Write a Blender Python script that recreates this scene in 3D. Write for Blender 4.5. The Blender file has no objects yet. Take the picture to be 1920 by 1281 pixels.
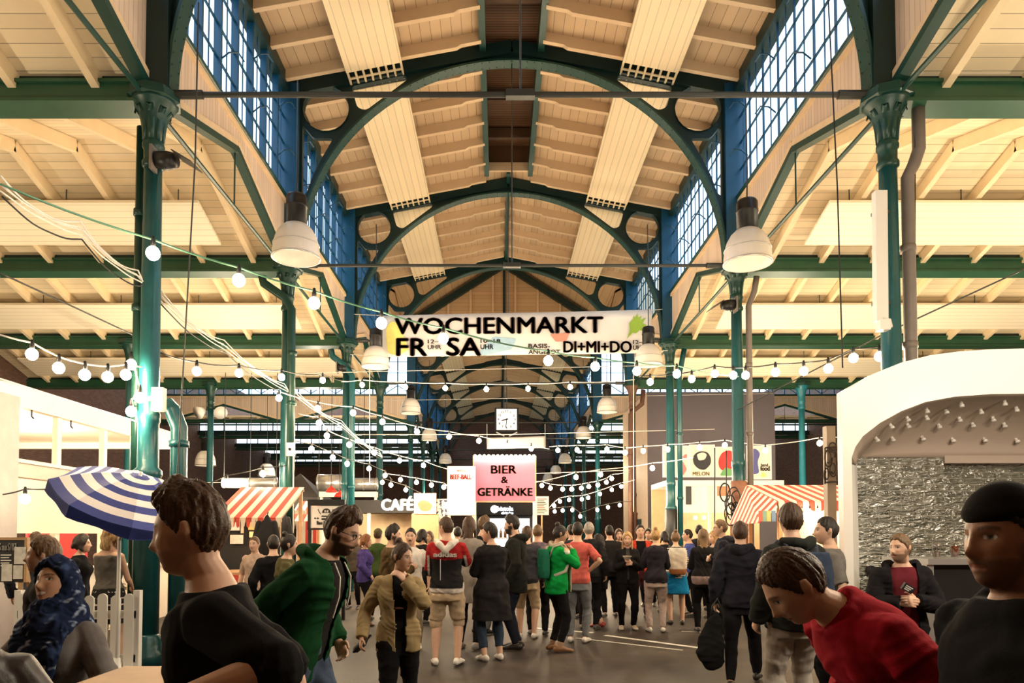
import bpy, bmesh, math, random
import numpy as np
from mathutils import Vector, Matrix, Euler
from mathutils.geometry import tessellate_polygon
PI = math.pi
rng = random.Random(7)
V = Vector
SC = bpy.context.scene
# ------------------------------------------------------------------ camera model (level nave view, slight tilt, vertical shift)
F, VX, VY, CX, CH = 1333.0, 935.0, 1003.0, -0.27, 1.58
TILT = math.atan(.036)
PPY = VY - F*math.tan(TILT)

def at(px, py, Y):
    dx = (px-VX)/F; dy = (PPY-py)/F
    y = math.cos(TILT)-dy*math.sin(TILT); z = dy*math.cos(TILT)+math.sin(TILT)
    return V((CX+dx/y*Y, Y, CH+z/y*Y))

BAY = 5.61
def row(i): return 8.65+BAY*(i-1)
ROWS = {i: row(i) for i in range(0, 5)}
for i in range(5, 10): ROWS[i] = 34.5+BAY*(i-5)
XC = 4.55

# ------------------------------------------------------------------ linking is deferred so that mesh evaluation stays quick
LINK = []
def tag(o, label=None, cat=None, group=None, kind=None):
    if label: o['label'] = label
    if cat: o['category'] = cat
    if group: o['group'] = group
    if kind: o['kind'] = kind
    return o

def new_ob(name, me, parent=None):
    o = bpy.data.objects.new(name, me)
    if parent is not None: o.parent = parent
    LINK.append(o)
    return o

def thing(name, label, cat, loc=(0, 0, 0), rz=0, group=None):
    o = bpy.data.objects.new(name, None)
    o.location = loc; o.rotation_euler = (0, 0, rz); o.empty_display_size = .2
    LINK.append(o)
    return tag(o, label, cat, group)

def copy_tree(o, parent=None):
    c = o.copy(); LINK.append(c)
    if parent is not None: c.parent = parent
    for ch in [k for k in LINK if k.parent == o]: copy_tree(ch, c)
    return c

def smooth_mesh(me, on=True):
    me.polygons.foreach_set('use_smooth', [on]*len(me.polygons))

def obj(name, bm, m, parent=None, smooth=False, kind=None, inv=None):
    """one mesh object from a bmesh; inv: matrix applied first (world -> parent space)"""
    if inv is not None: bmesh.ops.transform(bm, matrix=inv, verts=bm.verts)
    bmesh.ops.recalc_face_normals(bm, faces=bm.faces)
    me = bpy.data.meshes.new(name)
    bm.to_mesh(me); bm.free()
    ms = m if isinstance(m, (list, tuple)) else [m]
    for x in ms: me.materials.append(x)
    if smooth: smooth_mesh(me)
    o = new_ob(name, me, parent)
    if kind: o['kind'] = kind
    return o

def struct(name, bm, m, parent=None, smooth=False):
    return obj(name, bm, m, parent, smooth, None if parent is not None else 'structure')

def BM(): return bmesh.new()

def box(bm, x0, x1, y0, y1, z0, z1, mi=0):
    vs = [bm.verts.new((x, y, z)) for z in (z0, z1) for y in (y0, y1) for x in (x0, x1)]
    for f in ((0, 2, 3, 1), (4, 5, 7, 6), (0, 1, 5, 4), (2, 6, 7, 3), (0, 4, 6, 2), (1, 3, 7, 5)):
        fc = bm.faces.new([vs[i] for i in f]); fc.material_index = mi
    return vs

def bar(bm, a, b, w, h, up=(0, 0, 1), mi=0):
    """rectangular bar from a to b: w sideways, h along up"""
    a, b = V(a), V(b); d = (b-a).normalized(); u = V(up)
    s = d.cross(u)
    if s.length < 1e-5: s = d.cross(V((1, 0, 0)))
    s.normalize(); u = s.cross(d).normalized()
    vs = []
    for p in (a, b):
        for i, j in ((-1, -1), (1, -1), (1, 1), (-1, 1)):
            vs.append(bm.verts.new(p+s*(w/2*i)+u*(h/2*j)))
    for f in ((3, 2, 1, 0), (4, 5, 6, 7), (0, 1, 5, 4), (1, 2, 6, 5), (2, 3, 7, 6), (3, 0, 4, 7)):
        fc = bm.faces.new([vs[i] for i in f]); fc.material_index = mi

def rings_mesh(bm, rings, cap=True, close=False, mi=0):
    vr = [[bm.verts.new(p) for p in r] for r in rings]
    n = len(vr[0]); m = len(vr)
    for i in range(m if close else m-1):
        A, B = vr[i], vr[(i+1) % m]
        for j in range(n):
            f = bm.faces.new((A[j], A[(j+1) % n], B[(j+1) % n], B[j])); f.material_index = mi
    if cap and not close:
        for r, flip in ((vr[0], True), (vr[-1], False)):
            f = bm.faces.new(list(reversed(r)) if flip else r); f.material_index = mi
    return vr

def frames(pts, up=None):
    pts = [V(p) for p in pts]; out = []
    n = len(pts); u = None
    for i in range(n):
        t = (pts[min(i+1, n-1)]-pts[max(i-1, 0)])
        if t.length < 1e-9: t = V((0, 0, 1))
        t.normalize()
        if u is None:
            u = V(up) if up is not None else (V((0, 0, 1)) if abs(t.z) < .9 else V((1, 0, 0)))
        u = u-t*u.dot(t)
        if u.length < 1e-6:
            u = t.orthogonal()
        u.normalize()
        out.append((pts[i], t, u, t.cross(u).normalized()))
    return out

def tube(bm, pts, rad, n=10, up=None, roundcap=False, mi=0, cap=True):
    """swept tube; rad is a number, a list of numbers, or a list of (along u, along side)"""
    if isinstance(rad, (int, float)): rad = [rad]*len(pts)
    fr = frames(pts, up); rings = []
    def ring(p, u, s, r):
        a, b = r if isinstance(r, (tuple, list)) else (r, r)
        return [p+u*(a*math.cos(2*PI*k/n))+s*(b*math.sin(2*PI*k/n)) for k in range(n)]
    def sc(r, k): return (r[0]*k, r[1]*k) if isinstance(r, (tuple, list)) else r*k
    def mn(r): return min(r) if isinstance(r, (tuple, list)) else r
    if roundcap:
        p, t, u, s = fr[0]; r = rad[0]
        for a in (.12, .5, .8): rings.append(ring(p-t*mn(r)*math.sqrt(1-a*a), u, s, sc(r, a)))
    for (p, t, u, s), r in zip(fr, rad): rings.append(ring(p, u, s, r))
    if roundcap:
        p, t, u, s = fr[-1]; r = rad[-1]
        for a in (.8, .5, .12): rings.append(ring(p+t*mn(r)*math.sqrt(1-a*a), u, s, sc(r, a)))
    rings_mesh(bm, rings, cap=cap, mi=mi)

def lathe(bm, prof, c=(0, 0, 0), n=20, cap=True, mi=0, axis=None):
    c = V(c); rings = []
    q = V((0, 0, 1)).rotation_difference(V(axis)) if axis is not None else None
    for r, z in prof:
        R = []
        for k in range(n):
            p = V((r*math.cos(2*PI*k/n), r*math.sin(2*PI*k/n), z))
            R.append(c+(q @ p if q else p))
        rings.append(R)
    rings_mesh(bm, rings, cap=cap, mi=mi)

def ball(bm, c, r, n=10, m=6, mi=0):
    c = V(c); r = (r, r, r) if isinstance(r, (int, float)) else r
    rings = []
    for i in range(m+1):
        a = -PI/2+PI*i/m
        k = max(math.cos(a), .02)
        rings.append([c+V((r[0]*k*math.cos(2*PI*j/n), r[1]*k*math.sin(2*PI*j/n), r[2]*math.sin(a))) for j in range(n)])
    rings_mesh(bm, rings, mi=mi)

def prism(bm, loops, d0, d1, to3, mi=0):
    """extruded polygon with holes: loops of 2D points (outer first); to3(u,v,d)->3D"""
    tris = tessellate_polygon([[V((u, v, 0)) for u, v in l] for l in loops])
    flat = [p for l in loops for p in l]
    A = [bm.verts.new(to3(u, v, d0)) for u, v in flat]; B = [bm.verts.new(to3(u, v, d1)) for u, v in flat]
    for t in tris:
        for W in (A, B):
            try: bm.faces.new([W[i] for i in t]).material_index = mi
            except ValueError: pass
    o = 0
    for l in loops:
        n = len(l)
        for i in range(n):
            a, b = o+i, o+(i+1) % n
            bm.faces.new((A[a], A[b], B[b], B[a])).material_index = mi
        o += n

def fillet(pts, r, k=4):
    out = []; n = len(pts)
    for i in range(n):
        p, a, b = V(pts[i]), V(pts[i-1]), V(pts[(i+1) % n])
        da, db = (a-p), (b-p); rr = min(r, da.length*.45, db.length*.45)
        s, e = p+da.normalized()*rr, p+db.normalized()*rr
        for j in range(k+1):
            t = j/k
            q = s*(1-t)**2+p*2*t*(1-t)+e*t*t
            out.append((q.x, q.y))
    return out

def text_mesh(name, body, size, m, parent, loc, rot=(PI/2, 0, 0), bold=.0, width=None, align='LEFT', depth=.004, shear=0, height=None):
    """real lettering cut from the built-in font, thickened, `width` wide"""
    cu = bpy.data.curves.new(name, 'FONT'); cu.body = body; cu.size = size
    cu.extrude = depth; cu.align_x = align; cu.shear = shear; cu.resolution_u = 3
    tmp = bpy.data.objects.new('tmp', cu); SC.collection.objects.link(tmp)
    dg = bpy.context.evaluated_depsgraph_get()
    me = bpy.data.meshes.new_from_object(tmp.evaluated_get(dg))
    bpy.data.objects.remove(tmp)
    n = len(me.vertices); co = np.empty(n*3, 'f'); me.vertices.foreach_get('co', co); co = co.reshape(-1, 3)
    x0, x1 = co[:, 0].min(), co[:, 0].max()
    if width is not None:
        co[:, 0] = (co[:, 0]-x0)*(width/(x1-x0))
        if align == 'CENTER': co[:, 0] -= width/2
    if height is not None:
        y0, y1 = co[:, 1].min(), co[:, 1].max(); co[:, 1] = (co[:, 1]-y0)*(height/(y1-y0))
    me.vertices.foreach_set('co', co.ravel()); me.update()
    if bold:
        b = bmesh.new(); b.from_mesh(me)
        src = b.verts[:]+b.edges[:]+b.faces[:]; bmesh.ops.translate(b, vec=(-bold, 0, 0), verts=b.verts[:])
        for dx, dy in ((2*bold, 0), (bold, bold*.55), (bold, -bold*.55)):
            r = bmesh.ops.duplicate(b, geom=src); bmesh.ops.translate(b, vec=(dx, dy, 0), verts=[g for g in r['geom'] if isinstance(g, bmesh.types.BMVert)])
        b.to_mesh(me); b.free()
    me.name = name; me.materials.clear(); me.materials.append(m)
    o = new_ob(name, me, parent); o.location = loc; o.rotation_euler = rot
    return o

# ------------------------------------------------------------------ materials
MATS = {}
def nt_new(name):
    m = bpy.data.materials.new(name); m.use_nodes = True
    nt = m.node_tree; b = nt.nodes['Principled BSDF']
    return m, nt, b

def N(nt, typ, **kw):
    n = nt.nodes.new(typ)
    for k, v in kw.items():
        if k.startswith('i_'): n.inputs[k[2:].replace('_', ' ')].default_value = v
        else: setattr(n, k, v)
    return n

def mat(name, col, rough=.6, metal=0., nscale=6., namt=.18, bump=.0, bscale=40., spec=.4, coat=0.):
    if name in MATS: return MATS[name]
    m, nt, b = nt_new(name); L = nt.links.new
    b.inputs['Roughness'].default_value = rough; b.inputs['Metallic'].default_value = metal
    b.inputs['Specular IOR Level'].default_value = spec
    if coat: b.inputs['Coat Weight'].default_value = coat
    tc = N(nt, 'ShaderNodeTexCoord')
    no = N(nt, 'ShaderNodeTexNoise', i_Scale=nscale, i_Detail=5., i_Roughness=.6)
    L(tc.outputs['Object'], no.inputs['Vector'])
    mx = N(nt, 'ShaderNodeMix', data_type='RGBA')
    c = list(col)
    mx.inputs['A'].default_value = [max(0, x*(1-namt)) for x in c]+[1]
    mx.inputs['B'].default_value = [min(1, x*(1+namt)) for x in c]+[1]
    L(no.outputs['Fac'], mx.inputs['Factor']); L(mx.outputs['Result'], b.inputs['Base Color'])
    if bump:
        n2 = N(nt, 'ShaderNodeTexNoise', i_Scale=bscale, i_Detail=4.)
        L(tc.outputs['Object'], n2.inputs['Vector'])
        bp = N(nt, 'ShaderNodeBump', i_Strength=bump, i_Distance=.02)
        L(n2.outputs['Fac'], bp.inputs['Height']); L(bp.outputs['Normal'], b.inputs['Normal'])
    MATS[name] = m
    return m

def emis(name, col, strength, sample=False):
    if name in MATS: return MATS[name]
    m, nt, b = nt_new(name)
    b.inputs['Base Color'].default_value = (*col, 1)
    b.inputs['Emission Color'].default_value = (*col, 1); b.inputs['Emission Strength'].default_value = strength
    if not sample: m.cycles.emission_sampling = 'NONE'
    MATS[name] = m
    return m

def boards(name, col, axis, width, groove=.07, rough=.6, gap=.35, tint=.16, bump=.5, space='world', axis2=None, len2=0):
    """painted boards: one groove every `width` along an axis, each board of its own tint"""
    if name in MATS: return MATS[name]
    m, nt, b = nt_new(name); L = nt.links.new
    b.inputs['Roughness'].default_value = rough; b.inputs['Specular IOR Level'].default_value = .25
    if space == 'world':
        g = N(nt, 'ShaderNodeNewGeometry'); src = g.outputs['Position']
    else:
        g = N(nt, 'ShaderNodeTexCoord'); src = g.outputs['Object']
    sp = N(nt, 'ShaderNodeSeparateXYZ'); L(src, sp.inputs[0])
    dv = N(nt, 'ShaderNodeMath', operation='DIVIDE'); L(sp.outputs[axis], dv.inputs[0]); dv.inputs[1].default_value = width
    fr = N(nt, 'ShaderNodeMath', operation='FRACT'); L(dv.outputs[0], fr.inputs[0])
    lt = N(nt, 'ShaderNodeMath', operation='LESS_THAN'); L(fr.outputs[0], lt.inputs[0]); lt.inputs[1].default_value = groove
    fl = N(nt, 'ShaderNodeMath', operation='FLOOR'); L(dv.outputs[0], fl.inputs[0])
    wn = N(nt, 'ShaderNodeTexWhiteNoise', noise_dimensions='1D'); L(fl.outputs[0], wn.inputs['W'])
    no = N(nt, 'ShaderNodeTexNoise', i_Scale=1.6, i_Detail=6., i_Roughness=.7); L(src, no.inputs['Vector'])
    ad = N(nt, 'ShaderNodeMath', operation='ADD'); L(wn.outputs['Value'], ad.inputs[0]); L(no.outputs['Fac'], ad.inputs[1])
    mr = N(nt, 'ShaderNodeMapRange'); L(ad.outputs[0], mr.inputs[0]); mr.inputs[2].default_value = 1.8; mr.inputs[1].default_value = .1
    mr.inputs[3].default_value = 1-tint; mr.inputs[4].default_value = 1+tint*.6
    gm = N(nt, 'ShaderNodeMath', operation='MULTIPLY_ADD'); L(lt.outputs[0], gm.inputs[0]); gm.inputs[1].default_value = -(1-gap); gm.inputs[2].default_value = 1
    mu = N(nt, 'ShaderNodeMath', operation='MULTIPLY'); L(mr.outputs[0], mu.inputs[0]); L(gm.outputs[0], mu.inputs[1])
    vm = N(nt, 'ShaderNodeVectorMath', operation='SCALE'); vm.inputs[0].default_value = col; L(mu.outputs[0], vm.inputs['Scale'])
    L(vm.outputs[0], b.inputs['Base Color'])
    iv = N(nt, 'ShaderNodeMath', operation='SUBTRACT'); iv.inputs[0].default_value = 1; L(lt.outputs[0], iv.inputs[1])
    bp = N(nt, 'ShaderNodeBump', i_Strength=bump, i_Distance=.01); L(iv.outputs[0], bp.inputs['Height']); L(bp.outputs['Normal'], b.inputs['Normal'])
    MATS[name] = m
    return m

def stripes(name, c1, c2, axis, width, rough=.8, space='Object', off=0., duty=.5):
    if name in MATS: return MATS[name]
    m, nt, b = nt_new(name); L = nt.links.new
    b.inputs['Roughness'].default_value = rough
    tc = N(nt, 'ShaderNodeTexCoord'); sp = N(nt, 'ShaderNodeSeparateXYZ'); L(tc.outputs[space], sp.inputs[0])
    dv = N(nt, 'ShaderNodeMath', operation='MULTIPLY_ADD'); L(sp.outputs[axis], dv.inputs[0]); dv.inputs[1].default_value = 1/width; dv.inputs[2].default_value = off
    fr = N(nt, 'ShaderNodeMath', operation='FRACT'); L(dv.outputs[0], fr.inputs[0])
    lt = N(nt, 'ShaderNodeMath', operation='LESS_THAN'); L(fr.outputs[0], lt.inputs[0]); lt.inputs[1].default_value = duty
    mx = N(nt, 'ShaderNodeMix', data_type='RGBA'); mx.inputs['A'].default_value = (*c2, 1); mx.inputs['B'].default_value = (*c1, 1)
    L(lt.outputs[0], mx.inputs['Factor']); L(mx.outputs['Result'], b.inputs['Base Color'])
    MATS[name] = m
    return m

def bricks(name, c1, c2, mortar, scale, w, h, msize=.015, rough=.8, bump=.6, map3=('X', 'Z'), wave=0., metal=0, spec=.4):
    if name in MATS: return MATS[name]
    m, nt, b = nt_new(name); L = nt.links.new
    b.inputs['Roughness'].default_value = rough; b.inputs['Specular IOR Level'].default_value = spec
    g = N(nt, 'ShaderNodeNewGeometry'); sp = N(nt, 'ShaderNodeSeparateXYZ'); L(g.outputs['Position'], sp.inputs[0])
    cb = N(nt, 'ShaderNodeCombineXYZ'); L(sp.outputs[map3[0]], cb.inputs[0]); L(sp.outputs[map3[1]], cb.inputs[1])
    bt = N(nt, 'ShaderNodeTexBrick', i_Scale=scale); L(cb.outputs[0], bt.inputs['Vector'])
    bt.inputs['Color1'].default_value = (*c1, 1); bt.inputs['Color2'].default_value = (*c2, 1); bt.inputs['Mortar'].default_value = (*mortar, 1)
    bt.inputs['Brick Width'].default_value = w; bt.inputs['Row Height'].default_value = h; bt.inputs['Mortar Size'].default_value = msize
    bt.inputs['Bias'].default_value = -.1
    L(bt.outputs['Color'], b.inputs['Base Color'])
    iv = N(nt, 'ShaderNodeMath', operation='SUBTRACT'); iv.inputs[0].default_value = 1; L(bt.outputs['Fac'], iv.inputs[1])
    bp = N(nt, 'ShaderNodeBump', i_Strength=bump, i_Distance=.01); L(iv.outputs[0], bp.inputs['Height'])
    if wave:
        mp = N(nt, 'ShaderNodeMapping'); L(g.outputs['Position'], mp.inputs[0]); mp.inputs['Scale'].default_value = (4, 4, 14)
        no = N(nt, 'ShaderNodeTexNoise', i_Scale=1.2, i_Detail=3., i_Distortion=1.6); L(mp.outputs[0], no.inputs['Vector'])
        b2 = N(nt, 'ShaderNodeBump', i_Strength=wave, i_Distance=.09); L(no.outputs['Fac'], b2.inputs['Height']); L(bp.outputs['Normal'], b2.inputs['Normal'])
        L(b2.outputs['Normal'], b.inputs['Normal'])
    else: L(bp.outputs['Normal'], b.inputs['Normal'])
    MATS[name] = m
    return m

def vcol_mat(name, rough=.8, bump=.15, bscale=220., namt=.25, nscale=14., sss=0., spec=.3, sheen=0.):
    """takes its colour from the mesh's own 'Col' attribute (dye, print, skin tone)"""
    if name in MATS: return MATS[name]
    m, nt, b = nt_new(name); L = nt.links.new
    b.inputs['Roughness'].default_value = rough; b.inputs['Specular IOR Level'].default_value = spec
    if sss:
        b.inputs['Subsurface Weight'].default_value = sss; b.inputs['Subsurface Radius'].default_value = (.012, .005, .003); b.inputs['Subsurface Scale'].default_value = .5
    if sheen: b.inputs['Sheen Weight'].default_value = sheen
    a = N(nt, 'ShaderNodeAttribute', attribute_name='Col')
    tc = N(nt, 'ShaderNodeTexCoord')
    no = N(nt, 'ShaderNodeTexNoise', i_Scale=nscale, i_Detail=6., i_Roughness=.7); L(tc.outputs['Object'], no.inputs['Vector'])
    mr = N(nt, 'ShaderNodeMapRange'); L(no.outputs['Fac'], mr.inputs[0]); mr.inputs[1].default_value = .3; mr.inputs[2].default_value = .7
    mr.inputs[3].default_value = 1-namt; mr.inputs[4].default_value = 1+namt
    vm = N(nt, 'ShaderNodeVectorMath', operation='SCALE'); L(a.outputs['Color'], vm.inputs[0]); L(mr.outputs[0], vm.inputs['Scale'])
    L(vm.outputs[0], b.inputs['Base Color'])
    n2 = N(nt, 'ShaderNodeTexNoise', i_Scale=bscale, i_Detail=2.); L(tc.outputs['Object'], n2.inputs['Vector'])
    bp = N(nt, 'ShaderNodeBump', i_Strength=bump, i_Distance=.004); L(n2.outputs['Fac'], bp.inputs['Height']); L(bp.outputs['Normal'], b.inputs['Normal'])
    MATS[name] = m
    return m

def glass(name, tint=(1, 1, 1), gloss=.12, rough=.02):
    if name in MATS: return MATS[name]
    m = bpy.data.materials.new(name); m.use_nodes = True; nt = m.node_tree; nt.nodes.clear(); L = nt.links.new
    o = N(nt, 'ShaderNodeOutputMaterial'); t = N(nt, 'ShaderNodeBsdfTransparent'); g = N(nt, 'ShaderNodeBsdfGlossy')
    no = N(nt, 'ShaderNodeTexNoise', i_Scale=1.5, i_Detail=3.)
    mr = N(nt, 'ShaderNodeMix', data_type='RGBA'); L(no.outputs['Fac'], mr.inputs['Factor'])
    mr.inputs['A'].default_value = (*[x*.9 for x in tint], 1); mr.inputs['B'].default_value = (*tint, 1); L(mr.outputs['Result'], t.inputs[0])
    g.inputs['Roughness'].default_value = rough
    mx = N(nt, 'ShaderNodeMixShader'); mx.inputs[0].default_value = gloss
    L(t.outputs[0], mx.inputs[1]); L(g.outputs[0], mx.inputs[2]); L(mx.outputs[0], o.inputs[0])
    MATS[name] = m
    return m
# ================================================================== PEOPLE
SKIN = vcol_mat('skin', .5, .08, 300, .07, 20, sss=0, spec=.4)
CLOTH = vcol_mat('woven_cloth', .9, .3, 350, .2, 10, sheen=.0, spec=.08)
LEATHER = vcol_mat('leather', .45, .15, 120, .15, 20, spec=.5)
HAIRM = vcol_mat('hair', .5, .5, 160, .35, 60, spec=.4)
SKIN_T = {'fair': (.66, .41, .29), 'tan': (.50, .29, .19), 'brown': (.33, .17, .10)}
HAIR_C = {'dark': (.018, .012, .009), 'brown': (.065, .033, .017), 'lbrown': (.14, .08, .04), 'blond': (.42, .26, .11), 'red': (.26, .10, .04), 'grey': (.3, .27, .24), 'auburn': (.13, .04, .02)}
TMP = None

def remesh(bm, voxel, it=2, fac=.5):
    me = bpy.data.meshes.new('t'); bmesh.ops.recalc_face_normals(bm, faces=bm.faces); bm.to_mesh(me); bm.free()
    ob = bpy.data.objects.new('t', me); SC.collection.objects.link(ob)
    r = ob.modifiers.new('r', 'REMESH'); r.mode = 'VOXEL'; r.voxel_size = voxel; r.adaptivity = 0
    if it:
        s = ob.modifiers.new('s', 'SMOOTH'); s.factor = fac; s.iterations = it
    dg = bpy.context.evaluated_depsgraph_get()
    out = bpy.data.meshes.new_from_object(ob.evaluated_get(dg))
    bpy.data.objects.remove(ob); bpy.data.meshes.remove(me)
    smooth_mesh(out)
    return out

def get_co(me):
    a = np.empty(len(me.vertices)*3, 'f'); me.vertices.foreach_get('co', a); return a.reshape(-1, 3)
def get_no(me):
    a = np.empty(len(me.vertices)*3, 'f'); me.vertices.foreach_get('normal', a); return a.reshape(-1, 3)
def set_co(me, c): me.vertices.foreach_set('co', np.ascontiguousarray(c, 'f').ravel()); me.update()
def set_col(me, c):
    a = me.color_attributes.new('Col', 'FLOAT_COLOR', 'POINT')
    d = np.ones((len(me.vertices), 4), 'f'); d[:, :3] = c; a.data.foreach_set('color', d.ravel())
def xf(co, M): 
    m = np.array(M, 'f'); return co @ m[:3, :3].T + m[:3, 3]
def sm(x, a, b):
    t = np.clip((x-a)/(b-a), 0, 1); return t*t*(3-2*t)

def wrinkle(co, no, amp, seed, f=11.):
    r = np.random.RandomState(seed); d = np.zeros(len(co), 'f'); w = co.copy()
    for k in range(3):
        q = r.normal(size=3)*f*.35; w = w+.035*np.sin(co @ q*2+r.rand()*6)[:, None]*r.normal(size=3)
    for k in range(7):
        q = r.normal(size=3)*f*(.9+.45*k); q[2] *= 1.5
        v = .5+.5*np.sin(w @ q+r.rand()*6); d += v**1.7/(1+.45*k)
    d -= d.mean()
    return co+no*np.maximum(amp*d, -.0035)[:, None]

def head_point(phi, th):
    dx, dy, dz = math.sin(phi)*math.cos(th), math.cos(phi)*math.cos(th), math.sin(th)
    x, y, z = .076*dx, .096*dy, .120*dz
    t = max(0, -dz)
    x *= 1-.24*t**1.4
    if dy < 0: y *= (1.06-.38*t)
    y += .034*t**2
    if dy > 0:
        y *= 1-.06*max(0, dz)
        def g(x0, z0, sx, sz): return math.exp(-((x-x0)/sx)**2-((z-z0)/sz)**2)
        k = min(1, dy*2)
        y += k*(.024*g(0, -.030, .012, .014)+.013*g(0, -.004, .009, .030)+.004*(g(.012, -.034, .008, .008)+g(-.012, -.034, .008, .008)))
        y -= k*.011*(g(.031, .008, .016, .012)+g(-.031, .008, .016, .012))
        y += k*.005*(g(.028, .029, .022, .008)+g(-.028, .029, .022, .008))
        y += k*(.006*g(0, -.058, .022, .006)+.006*g(0, -.068, .018, .006)-.003*g(0, -.0625, .02, .003))
        y += k*.009*g(0, -.098, .020, .016)
        y += k*.004*(g(.042, -.028, .018, .02)+g(-.042, -.028, .018, .02))
    return V((x, y, z))

def head_rings(nu=56, nv=40, fn=None, front=.5):
    R = []
    for i in range(nv+1):
        th = -PI/2+.04+(PI-.08)*i/nv
        r = []
        for j in range(nu):
            t = -PI+2*PI*j/nu
            phi = t-front*math.sin(t)
            p = head_point(phi, th)
            if fn: p = fn(p, phi, th)
            r.append(p)
        R.append(r)
    return R

def hairline(a, kind):
    """z of the hair edge (head space) for a = |phi|/pi, 0 front .. 1 back"""
    pts = [(0, .070), (.16, .066), (.28, .045), (.38, .02), (.46, -.022), (.52, -.02), (.56, -.01), (.62, -.045), (.72, -.078), (1, -.085)]
    if kind in ('long', 'bun', 'bob'): pts = [(0, .072), (.14, .064), (.24, .035), (.33, -.005), (.42, -.03), (.5, -.045), (.6, -.06), (1, -.09)]
    for (a0, z0), (a1, z1) in zip(pts, pts[1:]):
        if a <= a1: return z0+(z1-z0)*(a-a0)/(a1-a0)
    return pts[-1][1]

TORSO = [(.80, .13, .10, 0), (.86, .160, .112, -.005), (.93, .170, .120, -.012), (1.0, .158, .113, -.005), (1.10, .143, .100, .004), (1.20, .152, .108, .006), (1.30, .170, .120, .004), (1.36, .176, .116, -.003), (1.40, .160, .102, -.008), (1.43, .128, .086, -.008), (1.46, .094, .074, -.006), (1.50, .062, .062, 0)]
def torso_dim(z, sex):
    T = TORSO
    if z <= T[0][0]: d = T[0][1:]
    elif z >= T[-1][0]: d = T[-1][1:]
    else:
        for a, b in zip(T, T[1:]):
            if z <= b[0]:
                t = (z-a[0])/(b[0]-a[0]); d = tuple(a[i]+(b[i]-a[i])*t for i in (1, 2, 3)); break
    w, dp, yo = d
    if sex == 'f':
        w *= .93 if z > 1.05 else 1.02
        if 1.05 < z < 1.16: w *= .93
        if 1.2 < z < 1.36: dp += .018*math.sin((z-1.2)/.16*PI); yo += .012
    return w, dp, yo

def ik(a, t, l1, l2, pole):
    d = t-a; L = d.length
    mx = (l1+l2)*.995
    if L > mx: t = a+d*(mx/L); d = t-a; L = mx
    L = max(L, abs(l1-l2)+.02)
    x = (l1*l1-l2*l2+L*L)/(2*L); h = math.sqrt(max(0, l1*l1-x*x))
    u = d.normalized(); p = V(pole); p = p-u*p.dot(u)
    if p.length < 1e-4: p = u.orthogonal()
    return a+u*x+p.normalized()*h, t

PRE = {  # wrist targets (right side), elbow poles
 'down': ((.27, .05, .90), (.5, -1, 0)), 'walk_f': ((.24, .25, .95), (.4, -1, -.2)), 'walk_b': ((.26, -.22, .95), (.4, -1, -.3)),
 'pocket': ((.215, .09, .98), (.8, -1, 0)), 'hip': ((.17, -.02, 1.05), (1, -.6, .1)), 'chest': ((.06, .27, 1.20), (.7, -.5, -1)),
 'mouth': ((.04, .20, 1.42), (.9, -.1, -1)), 'cross': ((-.10, .20, 1.17), (.9, -.2, -.6)), 'low': ((.10, .30, 1.02), (.6, -.8, -.6)),
 'phone': ((.09, .28, 1.17), (.9, -.4, -.8)), 'back': ((.05, -.17, 1.0), (1, -.6, .2)), 'up': ((.12, .32, 1.3), (.8, -.3, -1)), 'table': ((.12, .34, 1.03), (.8, -.4, -.3)),
 'behind': ((.3, -.30, 1.15), (.6, -.3, 1))}
NP = [0]

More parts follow.
